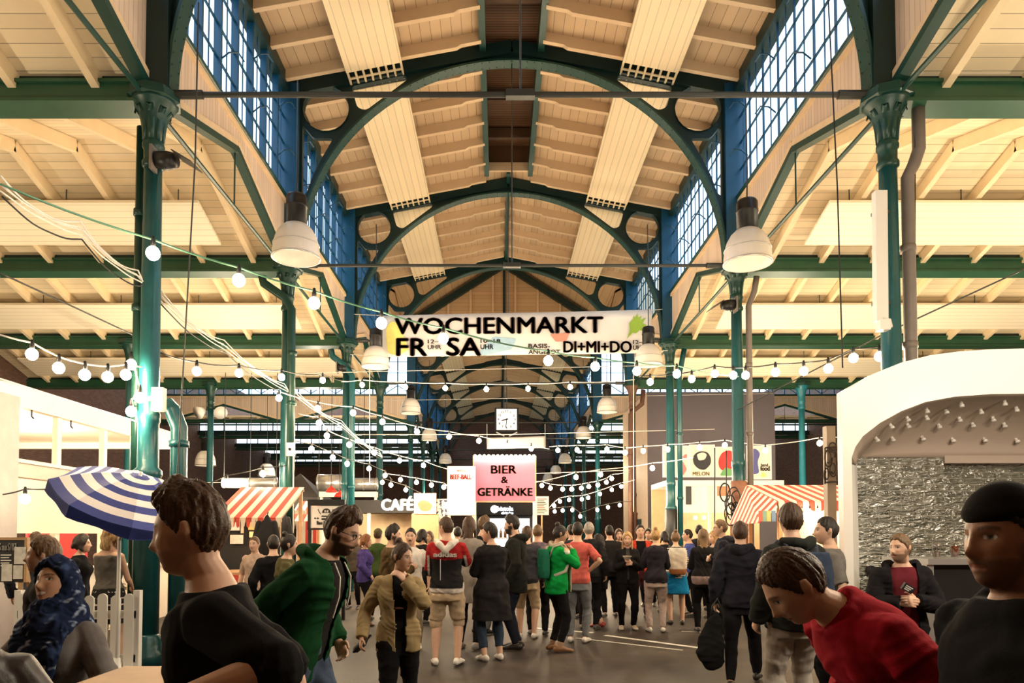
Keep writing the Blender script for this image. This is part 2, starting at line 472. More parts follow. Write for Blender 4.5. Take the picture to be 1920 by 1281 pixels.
def person(label, px, Y, H=1.75, face=0, sex='m', lean=0, side=0, twist=0, drop=0, head=(0, 0, 0), arms=('down', 'down'), curl=.55, feet=None,
           skin='fair', hair=('short', 'brown'), beard=0, mous=0, teeth=0, top=None, bottom=None, shoes=(.05, .05, .05), fat=1., vox=None, extra=(), group=None, py=None, hgt=0, handr=None):
    NP[0] += 1; seed = NP[0]*17
    s = H/1.75
    X = at(px, VY, Y).x
    root = thing('person', label, 'person', (X, Y, 0), -math.radians(face), group)
    if vox is None: vox = .0048 if Y < 3.7 else .0062 if Y < 7.5 else .0082 if Y < 13.2 else .013
    gv = vox*1.5 if Y > 3.7 else .0065
    S = Matrix.Scale(s, 4)
    hip = V((0, 0, .93-drop))
    M = S @ Matrix.Translation(hip) @ Matrix.Rotation(-math.radians(lean), 4, 'X') @ Matrix.Rotation(math.radians(side), 4, 'Y') @ Matrix.Rotation(-math.radians(twist), 4, 'Z') @ Matrix.Translation((0, 0, -.93))
    MH = M @ Matrix.Translation((0, .012, 1.505)) @ Matrix.Rotation(-math.radians(head[0]), 4, 'Z') @ Matrix.Rotation(-math.radians(head[1]), 4, 'X') @ Matrix.Rotation(math.radians(head[2]), 4, 'Y') @ Matrix.Translation((0, .018, .125))
    MHi = MH.inverted(); Mi = M.inverted()
    shw = (.166 if sex == 'm' else .146)*(1+(fat-1)*.5)
    # ---- limbs
    limbs = {}
    for sd, spec in ((-1, arms[0]), (1, arms[1])):
        tgt, pole = PRE[spec] if isinstance(spec, str) else spec
        sh = M @ V((sd*shw, -.01, 1.385))
        tg = S @ V((sd*tgt[0], tgt[1], tgt[2])); pl = V((sd*pole[0], pole[1], pole[2]))
        el, wr = ik(sh, tg, .285*s, .255*s, pl)
        limbs[sd] = (sh, el, wr)
    if feet is None: feet = ((-.11, 0, -8), (.11, .02, 8))
    legs = {}
    for sd, f in ((-1, feet[0]), (1, feet[1])):
        fx, fy, fa = f[:3]; lift = f[3] if len(f) > 3 else 0
        hp = S @ (hip+V((sd*.088, 0, -.03)))
        an = S @ V((fx, fy-.03, .085+lift))
        kn, an = ik(hp, an, .43*s, .415*s, V((sd*.12+math.sin(math.radians(fa))*.5, 1, 0)))
        legs[sd] = (hp, kn, an, fa)
    R = lambda *a: [tuple(q*s for q in k) if isinstance(k, tuple) else k*s for k in a]
    def torso(bm, z0, z1, inf, infy=None, flare=0, n=28, dz=.035, hemx=0):
        rings = []; k = max(3, int((z1-z0)/dz))
        for i in range(k+1):
            z = z0+(z1-z0)*i/k
            w, dp, yo = torso_dim(z, sex)
            if z < 1.15: dp *= 1+(fat-1)*1.3; w *= fat
            if z < .86: w, dp, yo = max(w, .168), max(dp, .118), -.008
            fl = flare*max(0, 1.05-z)+(.010*(1-min(1, max(0, (z-1.0)/.12))) if hemx else 0)
            w += inf+fl; dp += (infy if infy is not None else inf)+fl
            ex = 2.6
            r = []
            for j in range(n):
                a = 2*PI*j/n; c, q = math.cos(a), math.sin(a)
                rr = (abs(c)**ex+abs(q)**ex)**(-1/ex) if z < 1.44 else 1
                r.append(M @ V((w*rr*c*.97, yo+dp*rr*q*.97, z)))
            rings.append(r)
        rings_mesh(bm, rings)
    def arm(bm, sd, inf, end=1., n=14, cuff=0):
        sh, el, wr = limbs[sd]
        inn = M @ V((sd*(shw-.06), -.005, 1.395))
        P = [inn, sh, sh.lerp(el, .35), sh.lerp(el, .8), el, el.lerp(wr, .3), el.lerp(wr, .8), wr]
        rr = [.042, .050, .047, .041, .040, .041, .031, .027]
        if sex == 'f': rr = [q*.86 for q in rr]
        rr = [q*fat+inf for q in rr]
        if inf and end > .99: rr[-1] += .004; rr[-2] += .003
        if end < 1:
            cum = [0]
            for a, b in zip(P[1:], P[2:]): cum.append(cum[-1]+(b-a).length)
            T = cum[-1]*end; q = [P[0]]; r2 = [rr[0]]
            for i in range(1, len(P)):
                if cum[i-1] <= T: q.append(P[i]); r2.append(rr[i])
                else:
                    t = (T-cum[i-2])/(cum[i-1]-cum[i-2]); q.append(P[i-1].lerp(P[i], t)); r2.append(rr[i-1]+.006); break
            P, rr = q, r2
        tube(bm, P, R(*rr), n, roundcap=False)
        ball(bm, sh, (.050*fat+inf*.8)*s*(.9 if sex == 'f' else 1), 12, 8)
        if len(P) > 5: ball(bm, el, (.039*fat+inf*1.05)*s*(.9 if sex == 'f' else 1), 10, 6)
    def leg(bm, sd, inf, end=1., n=16, wide=0):
        hp, kn, an, fa = legs[sd]
        P = [hp+(hp-kn)*.08, hp.lerp(kn, .12), hp.lerp(kn, .45), hp.lerp(kn, .85), kn, kn.lerp(an, .3), kn.lerp(an, .75), an]
        rr = [.085, .092, .080, .060, .056, .058, .042, .036]
        rr = [q*(.5+.5*fat)*(1.03 if sex == 'f' and i < 3 else 1)+inf+wide*max(0, (i-2)/5.) for i, q in enumerate(rr)]
        if end < 1:
            cum = [0]
            for a, b in zip(P, P[1:]): cum.append(cum[-1]+(b-a).length)
            T = cum[-1]*end; q = []; r2 = []
            for i in range(len(P)):
                if cum[i] <= T: q.append(P[i]); r2.append(rr[i])
                else:
                    t = (T-cum[i-1])/(cum[i]-cum[i-1]); q.append(P[i-1].lerp(P[i], t)); r2.append(rr[i-1]+(rr[i]-rr[i-1])*t+.008); break
            P, rr = q, r2
        tube(bm, P, R(*rr), n)
        if len(P) > 4: ball(bm, kn, (.055+inf)*s, 12, 8)
    def foot_pts(sd):
        an, fa = legs[sd][2], math.radians(legs[sd][3])
        d = V((math.sin(fa), math.cos(fa), 0)); b = an-V((0, 0, .085*s))
        return an, b, d
    # ---- body: one surface
    bm = BM()
    torso(bm, .80, 1.50, 0)
    tube(bm, [M @ V((0, -.008, 1.42)), M @ V((0, -.002, 1.49)), MH @ V((0, -.012, -.09)), MH @ V((0, -.015, -.02))], R(.068, .058, .055, .055) if sex == 'm' else R(.055, .047, .046, .05), 16)
    rings_mesh(bm, [[MH @ p for p in r] for r in head_rings()])
    for sd in (-1, 1):
        tube(bm, [MH @ V((sd*.069, -.004, -.03)), MH @ V((sd*.080, -.012, -.005)), MH @ V((sd*.082, -.016, .022))], R((.009, .005), (.017, .008), (.013, .007)), 10, up=(MH.to_3x3() @ V((0, 1, 0))), roundcap=True)
        arm(bm, sd, 0); leg(bm, sd, 0)
        # hand: palm, four fingers, thumb leaving the side of the palm
        sh, el, wr = limbs[sd]
        d = (wr-el).normalized()
        cen = M @ V((0, .0, 1.15))
        tg = arms[0 if sd < 0 else 1]
        pn = V((-sd, .0, 0)) if d.z < -.75 else V((-sd*.6, -.7, -.2)) if not handr else V((handr[0]*sd, handr[1], handr[2]))
        pn = pn-d*pn.dot(d)
        if pn.length < .05: pn = d.orthogonal()
        pn.normalize(); ax = d.cross(pn).normalized()
        # thumb side: towards the front for hanging arms, upward otherwise
        ref = V((0, 1, 0)) if d.z < -.6 else V((-sd*.3, 0, 1))
        if ax.dot(ref) < 0: ax = -ax
        h = s*(1. if sex == 'm' else .92)
        k0 = wr+d*.085*h
        tube(bm, [wr-d*.01*h, wr+d*.03*h, wr+d*.065*h, k0], [(.020*h, .026*h), (.017*h, .036*h), (.016*h, .041*h), (.012*h, .040*h)], 12, up=pn, roundcap=True)
        for i, (o, ln) in enumerate(((.031, .070), (.0105, .079), (-.0105, .073), (-.031, .057))):
            b0 = k0+ax*o*h-d*.012*h
            p = [b0]; c = curl*(1+.12*i); dirv = (d+ax*(o*.9)).normalized()
            for j, f in enumerate((.48, .30, .24)):
                ang = c*(.7 if j == 0 else 1.0)
                dirv = (dirv*math.cos(ang)+pn*math.sin(ang)).normalized()
                p.append(p[-1]+dirv*ln*h*f)
            tube(bm, p, [.0098*h, .0092*h, .0084*h, .0072*h], 8, up=ax, roundcap=True)
        tb = wr+d*.025*h+ax*.026*h
        p = [tb, tb+(d*.45+ax*.75+pn*.35).normalized()*.036*h]
        p.append(p[-1]+(d*.8+ax*.35+pn*.45).normalized()*.030*h); p.append(p[-1]+(d*.95+ax*.05+pn*.4).normalized()*.024*h)
        tube(bm, p, [.015*h, .0125*h, .0105*h, .0088*h], 8, up=pn, roundcap=True)
        an, b, dd = foot_pts(sd)
        z = lambda q: b+dd*q[0]*s+V((0, 0, q[1]*s))
        tube(bm, [z((-.05, .05)), z((-.02, .05)), z((.05, .045)), z((.11, .032)), z((.165, .022))], R((.040, .03), (.045, .034), (.040, .036), (.028, .042), (.018, .036)), 12, up=(0, 0, 1), roundcap=True)
    me = remesh(bm, vox, 2, .45)
    co = get_co(me); col = np.tile(np.array(SKIN_T[skin], 'f'), (len(co), 1))
    hc = np.array(HAIR_C[hair[1]], 'f'); hl = xf(co, MHi)
    x, y, z = np.abs(hl[:, 0]), hl[:, 1], hl[:, 2]
    fr = (y > .03) & (z > -.14) & (z < .13)
    col *= (1-.0*x)[:, None]
    def paint(mask, c, f=1.):
        mk = (mask*f)[:, None]; col[:] = col*(1-mk)+np.array(c, 'f')*mk
    ff = fr.astype('f')
    blush = ff*np.exp(-((x-.04)/.02)**2-((z+.025)/.02)**2)*.25
    paint(blush, (SKIN_T[skin][0]*.95, SKIN_T[skin][1]*.62, SKIN_T[skin][2]*.6))
    e = max(vox*.45, .0025)
    paint(ff*(1-sm(((x-.031)/.0185)**2+((z-.010)/.011)**2, .5, 1.1)), np.array(SKIN_T[skin])*.45, .75)
    paint(ff*(1-sm(((x-.031)/.0135)**2+((z-.008)/(.0045+e*.3))**2, .7, 1.2)), (.75, .72, .68), .8)
    paint(ff*(1-sm(np.sqrt((x-.031)**2+(z-.008)**2), .0045, .0045+e)), (.02, .015, .012))
    paint(ff*(1-sm(np.abs(z-(.031-((x-.03)/.03)**2*.008)), .003, .003+e*1.3))*sm(x, .008, .014)*(1-sm(x, .046, .054)), hc*.8+np.array(SKIN_T[skin])*.08, .85)
    sz = x*x*6.0 if teeth else 0*x
    paint(ff*(1-sm((x/(.025+.006*teeth))**2+((z+.063-sz)/(.0085+.0045*teeth))**2, .7, 1.25)), (SKIN_T[skin][0]*.72, SKIN_T[skin][1]*.42, SKIN_T[skin][2]*.42), .8)
    if teeth: paint(ff*(1-sm((x/.026)**2+((z+.0625-sz)/.0075)**2, .7, 1.2)), (.85, .82, .78))
    else: paint(ff*(1-sm(np.abs(z+.063), .001, .001+e*.8))*(1-sm(x, .02, .026)), (.12, .04, .03), .7)
    if beard:
        bm_ = sm(-z, .034, .05)*sm(y, -.02, .012)*(1-sm(-z, .125, .135))*(1-(1-sm((x/.022)**2+((z+.064)/.008)**2, .7, 1.2)))
        bm_ = np.maximum(bm_, sm(x, .055, .066)*sm(y, -.025, -.01)*(1-sm(y, .03, .05))*sm(-z, -.01, .02)*(1-sm(-z, .1, .13)))
        paint(bm_, hc*.9+.01, beard)
        co = co+get_no(me)*(bm_*beard*.006*s)[:, None]
    if mous:
        mm = ff*(1-sm((x/.030)**2+((z+.050+x*x*5)/.0065)**2, .7, 1.3)); paint(mm, hc, mous); co = co+get_no(me)*(mm*.006)[:, None]
    set_co(me, co); set_col(me, col); me.materials.append(SKIN); me.name = 'body'
    new_ob('body', me, root)
    # ---- hair
    hk = hair[0]; hv = max(vox*1.1, .006)
    if hk not in ('none', 'hijab'):
        bm = BM()
        th0 = {'short': .012, 'medium': .020, 'quiff': .014, 'long': .018, 'bob': .022, 'bun': .010, 'buzz': .004, 'cap': .010, 'curly': .028}[hk]
        r0 = np.random.RandomState(seed); ph = r0.rand(6)*6
        def hf(p, phi, th):
            a = abs(phi)/PI
            zl = hairline(a, hk)+.005*math.sin(phi*9+ph[0])
            mk = min(1, max(0, (p.z-zl)/.014)); mk = mk*mk*(3-2*mk)
            up = max(0, p.z/.12)
            t = th0*(.45+.75*up)
            if hk == 'quiff': t = .006+.030*up**1.5*(.6+.6*max(0, math.cos(phi)))+.010*up*math.sin(phi*11+th*6)*math.sin(phi*5+ph[3]+th*11)
            if hk in ('long', 'bob', 'curly'): t = th0*(.8+.3*up)
            t += .0035*math.sin(phi*17+th*5+ph[1])+.0025*math.sin(phi*31-th*7+ph[2])
            n = V((p.x/.0058, p.y/.0092, p.z/.0144)).normalized()
            return p+n*(-.014+mk*(.014+max(.003, t)))
        rings_mesh(bm, [[MH @ p for p in r] for r in head_rings(64, 40, hf, 0)])
        if hk in ('long', 'bob'):
            Ln = hair[2] if len(hair) > 2 else (.30 if hk == 'long' else .10)
            k = 7; P, rr = [], []
            for i in range(k+1):
                t = i/k
                P.append(MH @ V((.0, -.062-.03*math.sin(t*PI*.6), .01))+V((0, 0, -1))*Ln*t*s*1.0+(M.to_3x3() @ V((0, -.02*t, 0))))
                rr.append((.040*(1-.45*t*t), .082*(1-.25*t+.12*math.sin(t*9))))
            tube(bm, P, R(*rr), 18, up=MH.to_3x3() @ V((0, 1, 0)), roundcap=True)
            for sd in (-1, 1):
                P = [MH @ V((sd*.066, .0, .03)), MH @ V((sd*.078, -.002, -.05)), MH @ V((sd*.082, .012, -.05))+V((0, 0, -1))*Ln*.45*s, MH @ V((sd*.085, .03, -.05))+V((0, 0, -1))*Ln*.85*s]
                tube(bm, P, R((.03, .016), (.034, .02), (.03, .018), (.012, .008)), 12, up=MH.to_3x3() @ V((0, 1, 0)), roundcap=True)
        if hk == 'bun': ball(bm, MH @ V((0, -.055, .135)), .036*s, 12, 8)
        hm = remesh(bm, hv, 1, .4)
        c = get_co(hm); hh = xf(c, MHi); ang = np.arctan2(hh[:, 0], hh[:, 1])
        rs = np.sqrt(hh[:, 0]**2+hh[:, 1]**2)
        st = np.sin(ang*38+hh[:, 2]*20+np.sin(hh[:, 2]*40+ang*6)*1.4)*.5+.5*np.sin(ang*71+hh[:, 2]*35)
        c = c+get_no(hm)*(st*.0028*s)[:, None]; set_co(hm, c)
        base = hc[None, :]*(1+.45*st[:, None])
        if len(hair) > 3: base = base*(1-sm(-hh[:, 2], .0, .25)[:, None])+np.array(hair[3], 'f')*sm(-hh[:, 2], .0, .25)[:, None]
        set_col(hm, np.clip(base, 0, 1)); hm.materials.append(HAIRM)
        new_ob('hair', hm, root)
    # ---- bottom
    b = dict(kind='trousers', col=(.02, .02, .025), inf=.012, end=1.); b.update(bottom or {})
    bm = BM()
    if b['kind'] == 'skirt':
        torso(bm, b.get('hem', .52), 1.02, .012, flare=b.get('flare', .10))
    else:
        torso(bm, .765, 1.02, b['inf']-.002)
        for sd in (-1, 1): leg(bm, sd, b['inf'], b['end'], wide=b.get('wide', 0))
    gm = remesh(bm, gv, 3)
    c = get_co(gm); c = wrinkle(c, get_no(gm), b.get('wr', .0055)*1.4, seed+1); set_co(gm, c)
    cc = np.tile(np.array(b['col'], 'f'), (len(c), 1))
    if 'fn' in b: cc = b['fn'](xf(c, Mi), cc, c/s)
    set_col(gm, np.clip(cc, 0, 1)); gm.materials.append(CLOTH)
    new_ob({'skirt': 'skirt', 'shorts': 'shorts', 'jeans': 'jeans'}.get(b['kind'], 'trousers'), gm, root)
    # ---- top layers
    def layer(t, sd0):
        kind = t.get('kind', 'shirt'); inf = t.get('inf', .012)
        bm = BM()
        torso(bm, t.get('hem', .88), t.get('neck', 1.475), inf, flare=t.get('flare', 0), hemx=1)
        en = t.get('sleeve', 1.)
        if en > 0:
            for sd in (-1, 1):
                arm(bm, sd, inf+.004, en)
        if t.get('hood'):
            P = [M @ V((sd*.075, .06*(1-abs(sd))-.02, 1.47)) for sd in (-1, 1)]
            tube(bm, [M @ V((-.10, .03, 1.455)), M @ V((-.12, -.05, 1.48)), M @ V((-.06, -.12, 1.47)), M @ V((0, -.135, 1.455)), M @ V((.06, -.12, 1.47)), M @ V((.12, -.05, 1.48)), M @ V((.10, .03, 1.455))], R(.022, .034, .044, .050, .044, .034, .022), 12, roundcap=True)
        if t.get('collar'):
            tube(bm, [M @ V((.082*math.sin(a), -.004+.075*math.cos(a), 1.475+.012*math.cos(a)*-1)) for a in [(.35+(2*PI-.7)*i/12) for i in range(13)]], R(*[(.022, .012)]*13), 10, up=(0, 0, 1), roundcap=True)
        g = remesh(bm, gv, 3)
        c = get_co(g); c = wrinkle(c, get_no(g), t.get('wr', .006)*1.5, seed+sd0); set_co(g, c)
        rest = xf(c, Mi); cc = np.tile(np.array(t['col'], 'f'), (len(c), 1))
        if 'fn' in t: cc = t['fn'](rest, cc, c/s)
        set_col(g, np.clip(cc, 0, 1)); g.materials.append(LEATHER if t.get('leather') else CLOTH)
        if t.get('open'):
            w = t['open']; k = bmesh.new(); k.from_mesh(g)
            k.verts.ensure_lookup_table()
            wz = w*(.55+.45*sm(rest[:, 2], 1.0, 1.45)) if t.get('lapel', True) else w*np.ones(len(rest))
            rm = (np.abs(rest[:, 0]) < wz) & (rest[:, 1] > .02) & (rest[:, 2] > .3)
            da = np.min([np.linalg.norm(c-np.array(limbs[q][2], 'f'), axis=1) for q in (-1, 1)], axis=0)
            mid = np.min([np.linalg.norm(c-np.array(limbs[q][1].lerp(limbs[q][2], .5), 'f'), axis=1) for q in (-1, 1)], axis=0)
            rm &= (da > .07) & (mid > .10)
            bmesh.ops.delete(k, geom=[k.verts[i] for i in np.nonzero(rm)[0]], context='VERTS')
            k.to_mesh(g); k.free()
            o = new_ob(kind, g, root); so = o.modifiers.new('cloth_thickness', 'SOLIDIFY'); so.thickness = .006; so.offset = -1
            return o
        return new_ob(kind, g, root)
    t = dict(kind='shirt', col=(.03, .03, .03)); t.update(top or {})
    if t.get('inner'):
        it = dict(kind='shirt', col=t['inner'], wr=.003, inf=.007, hem=t.get('ihem', .90), neck=t.get('ineck', 1.465), sleeve=.3); layer(it, 2)
    if t.get('inner') and t.get('inf', .012) < .024: t['inf'] = .026
    layer(t, 3)
    # ---- shoes
    sh = dict(col=shoes, sole=(.75, .73, .70), h=.075) if not isinstance(shoes, dict) else shoes
    if not sh.get('none'):
        for sd in (-1, 1):
            an, bb, dd = foot_pts(sd); z = lambda q: bb+dd*q[0]*s+V((0, 0, q[1]*s))
            bm = BM()
            tube(bm, [z((-.062, .045)), z((-.03, .05)), z((.04, .048)), z((.10, .036)), z((.16, .028)), z((.185, .025))], R((.040, .034), (.046, .040), (.044, .042), (.032, .047), (.025, .044), (.018, .034)), 14, up=(0, 0, 1), roundcap=True)
            g = remesh(bm, max(gv*.7, .006), 2)
            c = get_co(g); c[:, 2] = np.maximum(c[:, 2], bb.z+.004); set_co(g, c)
            cc = np.tile(np.array(sh['col'], 'f'), (len(c), 1))
            cc[(c[:, 2]-bb.z) < .022*s] = sh.get('sole', (.75, .73, .7))
            set_col(g, cc); g.materials.append(LEATHER)
            new_ob('shoe', g, root)
    ctx = dict(root=root, M=M, MH=MH, S=S, s=s, limbs=limbs, legs=legs, gv=gv, Mi=Mi, MHi=MHi, R=R, seed=seed, X=X, Y=Y, face=face)
    for f in extra: f(ctx)
    return ctx

# ---- accessories worn by a person (children of that person)
def worn(ctx, name, bm, m, vox=None, wr=.004, col=None, fn=None, it=2):
    if vox:
        g = remesh(bm, vox, it)
        if wr: c = get_co(g); set_co(g, wrinkle(c, get_no(g), wr, ctx['seed']+9))
        c = get_co(g)
        cc = np.tile(np.array(col, 'f'), (len(c), 1))
        if fn: cc = fn(xf(c, ctx['Mi']), cc, c)
        set_col(g, np.clip(cc, 0, 1)); g.materials.append(m)
        return new_ob(name, g, ctx['root'])
    return obj(name, bm, m, ctx['root'], True)

def glasses(ctx):
    bm = BM(); MH = ctx['MH']
    for sd in (-1, 1):
        P = [MH @ V((sd*.033+.021*math.cos(a), .094, .008+.016*math.sin(a))) for a in [2*PI*i/16 for i in range(17)]]
        tube(bm, P, .0022*ctx['s'], 6)
        tube(bm, [MH @ V((sd*.054, .092, .012)), MH @ V((sd*.078, .05, .014)), MH @ V((sd*.08, -.01, .012))], .002*ctx['s'], 6)
    tube(bm, [MH @ V((-.012, .096, .01)), MH @ V((.012, .096, .01))], .002*ctx['s'], 6)
    worn(ctx, 'glasses', bm, mat('black_plastic', (.02, .02, .022), .3))

def drawstrings(ctx):
    for sd in (-1, 1):
        bm = BM(); M = ctx['M']
        tube(bm, [M @ V((sd*.055, .085, 1.46)), M @ V((sd*.06, .14, 1.40)), M @ V((sd*.058, .165, 1.30)), M @ V((sd*.062, .165, 1.18 if sd > 0 else 1.24))], .0045, 6, roundcap=True)
        worn(ctx, 'drawstring', bm, mat('white_cord', (.8, .78, .72), .8))

def backpack(col, flap=None, base=None, h=.42, w=.28, z=1.22, d=.13, strap=(.05, .05, .05), part='backpack'):
    def f(ctx):
        M = ctx['M']; bm = BM(); k = 8
        rings = []
        for i in range(k+1):
            t = i/k; zz = z-h/2+h*t; q = 1-.18*abs(2*t-1)**4
            rings.append([M @ V((w/2*q*((abs(math.cos(a))**.5)*(1 if math.cos(a) > 0 else -1)), -.135-d/2+d/2*q*((abs(math.sin(a))**.5)*(1 if math.sin(a) > 0 else -1)), zz)) for a in [2*PI*j/20 for j in range(20)]])
        rings_mesh(bm, rings)
        def fn(rest, cc, c):
            if base is not None: cc[rest[:, 2] < z-h/2+.11] = base
            if flap is not None: cc[rest[:, 2] > z+h/2-.12] = flap
            return cc
        o = worn(ctx, part, bm, CLOTH, max(ctx['gv'], .01), .005, col, fn)
        for sd in (-1, 1):
            b2 = BM()
            tube(b2, [M @ V((sd*.09, -.14, z+.1)), M @ V((sd*.11, -.10, 1.45)), M @ V((sd*.115, -.0, 1.475)), M @ V((sd*.12, .11, 1.40)), M @ V((sd*.13, .135, 1.28)), M @ V((sd*.16, .06, 1.12)), M @ V((sd*.15, -.10, 1.06))], [(.010, .024)]*7, 8, up=(0, 0, 1))
            obj('shoulder_strap', b2, mat('strap_%02d%02d%02d' % tuple(int(q*99) for q in strap), strap, .8), o, True)
    return f

def scarf(col, drop=.45, fn=None):
    def f(ctx):
        M = ctx['M']; bm = BM()
        P = [M @ V((.085*math.sin(a), -.005+.085*math.cos(a), 1.485+.02*math.sin(2*a))) for a in [2*PI*i/18 for i in range(19)]]
        tube(bm, P, [(.035, .03)]*19, 10, up=(0, 0, 1))
        for sd in (-1, 1):
            tube(bm, [M @ V((sd*.06, .09, 1.47)), M @ V((sd*.055, .155, 1.38)), M @ V((sd*.06, .17, 1.25)), M @ V((sd*.065, .165, 1.45-drop*(1 if sd > 0 else .8)))], [(.016, .035), (.016, .045), (.016, .05), (.012, .055)], 10, up=(0, 1, 0), roundcap=True)
        worn(ctx, 'scarf', bm, CLOTH, max(ctx['gv']*.9, .008), .006, col, fn)
    return f

def cap(col, brim=True):
    def f(ctx):
        MH = ctx['MH']; bm = BM()
        def hf(p, phi, th):
            mk = min(1, max(0, (p.z-.04)/.01)); n = V((p.x/.0058, p.y/.0092, p.z/.0144)).normalized()
            return p+n*(-.014+mk*(.034))
        rings_mesh(bm, [[MH @ p for p in r] for r in head_rings(48, 30, hf, 0)])
        if brim: tube(bm, [MH @ V((0, .08, .058)), MH @ V((0, .13, .052)), MH @ V((0, .165, .044))], ctx['R']((.006, .08), (.005, .075), (.004, .045)), 14, up=(0, 0, 1), roundcap=True)
        worn(ctx, 'cap', bm, CLOTH, max(ctx['gv']*.8, .006), .002, col)
    return f
# ================================================================== THE CROWD
def P(label, px, Y, ytop, **k):
    H = k.pop('H', None)
    if H is None:
        z = at(px, ytop, Y).z; H = (z-.012)*k.pop('hk', 1.)
    return person(label, px, Y, H, **k)
BLK = (.009, .0085, .010); NAVY = (.016, .018, .030); GRY = (.16, .15, .14); JEAN = (.07, .10, .16); GJEAN = (.20, .21, .23); KHAKI = (.52, .40, .27)
WSH = dict(col=(.75, .72, .68), sole=(.8, .78, .75)); BSH = dict(col=(.02, .02, .02), sole=(.7, .68, .65)); DSH = dict(col=(.02, .018, .016), sole=(.03, .03, .03))
def jk(col, inner=BLK, op=.075, **k): return dict(dict(kind='jacket', col=col, inf=.026, hem=.84, open=op, inner=inner), **k)
def tee(col, **k): return dict(dict(kind='tee_shirt', col=col, inf=.014, sleeve=.45, hem=.86), **k)
def sw(col, **k): return dict(dict(kind='sweater', col=col, inf=.020, hem=.86, wr=.008), **k)
def tr(col, **k): return dict(dict(kind='trousers', col=col), **k)
def nz(c, f, s=0): 
    q = np.sin(c @ np.array([f, f*.7, f*1.1])+s)+np.sin(c @ np.array([-f*.8, f*1.2, f*.6])+2*s)+np.sin(c @ np.array([f*.5, -f, f*1.3])+np.sin(c[:, 2]*f*.7)*2)
    return q/3

# --- foreground
P('person walking past at front left in a plain black T-shirt, seen in profile', 428, 1.98, 0, H=1.715, face=252, lean=5, head=(16, 4, 0), fat=1.10,
  arms=(((.33, .10, 1.22), (.8, -.6, -.3)), 'walk_b'), hair=('quiff', 'brown'), beard=.35, top=tee((.010, .010, .011), sleeve=.55, inf=.018, neck=1.465), bottom=tr(BLK), shoes=DSH, curl=.7)
P('person in dark cap and black hoodie at the far right edge, cut by the frame', 1912, 1.68, 0, H=1.69, face=262, head=(-4, 4, 0), fat=1.1, arms=('low', 'walk_b'), hair=('short', 'dark'), beard=.5, skin='brown',
  top=sw((.012, .012, .013), hood=True, inf=.030), bottom=tr(BLK), shoes=DSH, extra=(cap((.012, .011, .011), False),))
P('person in red jacket bending forward at the lower right', 1772, 2.35, 0, H=1.76, face=266, lean=44, head=(10, 2, 0), arms=('low', 'low'), hair=('short', 'brown'),
  top=dict(kind='jacket', col=(.30, .008, .018), inf=.026, hem=.84, collar=True, wr=.008), bottom=tr(BLK), shoes=DSH)
# headscarf
def hijab(ctx):
    M, MH = ctx['M'], ctx['MH']; bm = BM()
    def hf(p, phi, th):
        n = V((p.x/.0058, p.y/.0092, p.z/.0144)).normalized()
        inside = ((p.x/.068)**2+((p.z+.012)/.082)**2 < 1) and p.y > .02
        k = ((p.x/.068)**2+((p.z+.012)/.082)**2)**.5
        f = 1 if p.y < .02 else min(1, max(0, (k-.92)/.16))
        return p+n*(-.016+f*(.040+.006*math.sin(phi*7+th*4)))
    rings_mesh(bm, [[MH @ p for p in r] for r in head_rings(64, 48, hf, .3)])
    tube(bm, [MH @ V((0, -.05, -.03)), MH @ V((0, -.05, -.10)), M @ V((0, -.05, 1.44)), M @ V((0, -.06, 1.36))], [(.07, .085), (.075, .085), (.09, .12), (.08, .14)], 18, up=(0, 1, 0), roundcap=True)
    for j, (r, z) in enumerate(((.075, 1.535), (.10, 1.50), (.115, 1.455), (.12, 1.42))):
        tube(bm, [M @ V(((r+.012*math.sin(3*a+j))*math.sin(a), .01+(r+.02)*math.cos(a), z-.045*max(0, math.cos(a))+.012*math.sin(2*a+j))) for a in [2*PI*i/22 for i in range(23)]], [(.034, .028)]*23, 10, up=(0, 0, 1))
    tube(bm, [M @ V((-.05, .12, 1.44)), M @ V((-.03, .16, 1.34)), M @ V((.02, .17, 1.22)), M @ V((.05, .16, 1.08)), M @ V((.05, .15, .98))], [(.03, .08), (.03, .10), (.028, .11), (.024, .10), (.02, .09)], 14, up=(0, 1, 0), roundcap=True)
    tube(bm, [M @ V((.10, .08, 1.44)), M @ V((.07, .15, 1.36)), M @ V((.0, .19, 1.28)), M @ V((-.07, .18, 1.18))], [(.03, .05), (.03, .06), (.026, .06), (.02, .04)], 12, up=(0, 1, 0), roundcap=True)
    g = remesh(bm, .0055, 2)
    c = get_co(g); c = wrinkle(c, get_no(g), .0045, 3, 30.); set_co(g, c)
    q = nz(c, 60)+.6*nz(c, 140, 2); cc = np.tile(np.array((.014, .024, .065), 'f'), (len(c), 1))
    k = sm(q, .42, .9)[:, None]; cc = cc*(1-k)+np.array((.30, .38, .56), 'f')*k
    k = sm(nz(c, 38, 5), .5, .9)[:, None]; cc = cc*(1-.6*k)+np.array((.05, .09, .22), 'f')*.6*k
    set_col(g, cc); g.materials.append(CLOTH); new_ob('headscarf', g, ctx['root'])
P('smiling woman in a blue patterned headscarf and grey cardigan at front left', 112, 3.0, 0, H=1.475, sex='f', face=186, head=(6, -13, 6), skin='tan', teeth=1, arms=(((.16, .24, 1.05), (.9, -.4, -.2)), 'table'),
  hair=('hijab', 'dark'), top=jk((.17, .16, .16), (.66, .64, .68), .10, kind='cardigan', hem=.78, wr=.005), bottom=tr(BLK), extra=(hijab,), vox=.0042)
P('person with auburn hair and dark leather jacket leaning in at the left edge', -40, 2.40, 0, H=1.47, sex='f', face=150, lean=22, head=(30, 15, 0), arms=('table', 'table'), hair=('long', 'auburn', .22), top=dict(kind='leather_jacket', col=(.035, .028, .026), inf=.028, leather=True, collar=True), bottom=tr(BLK))
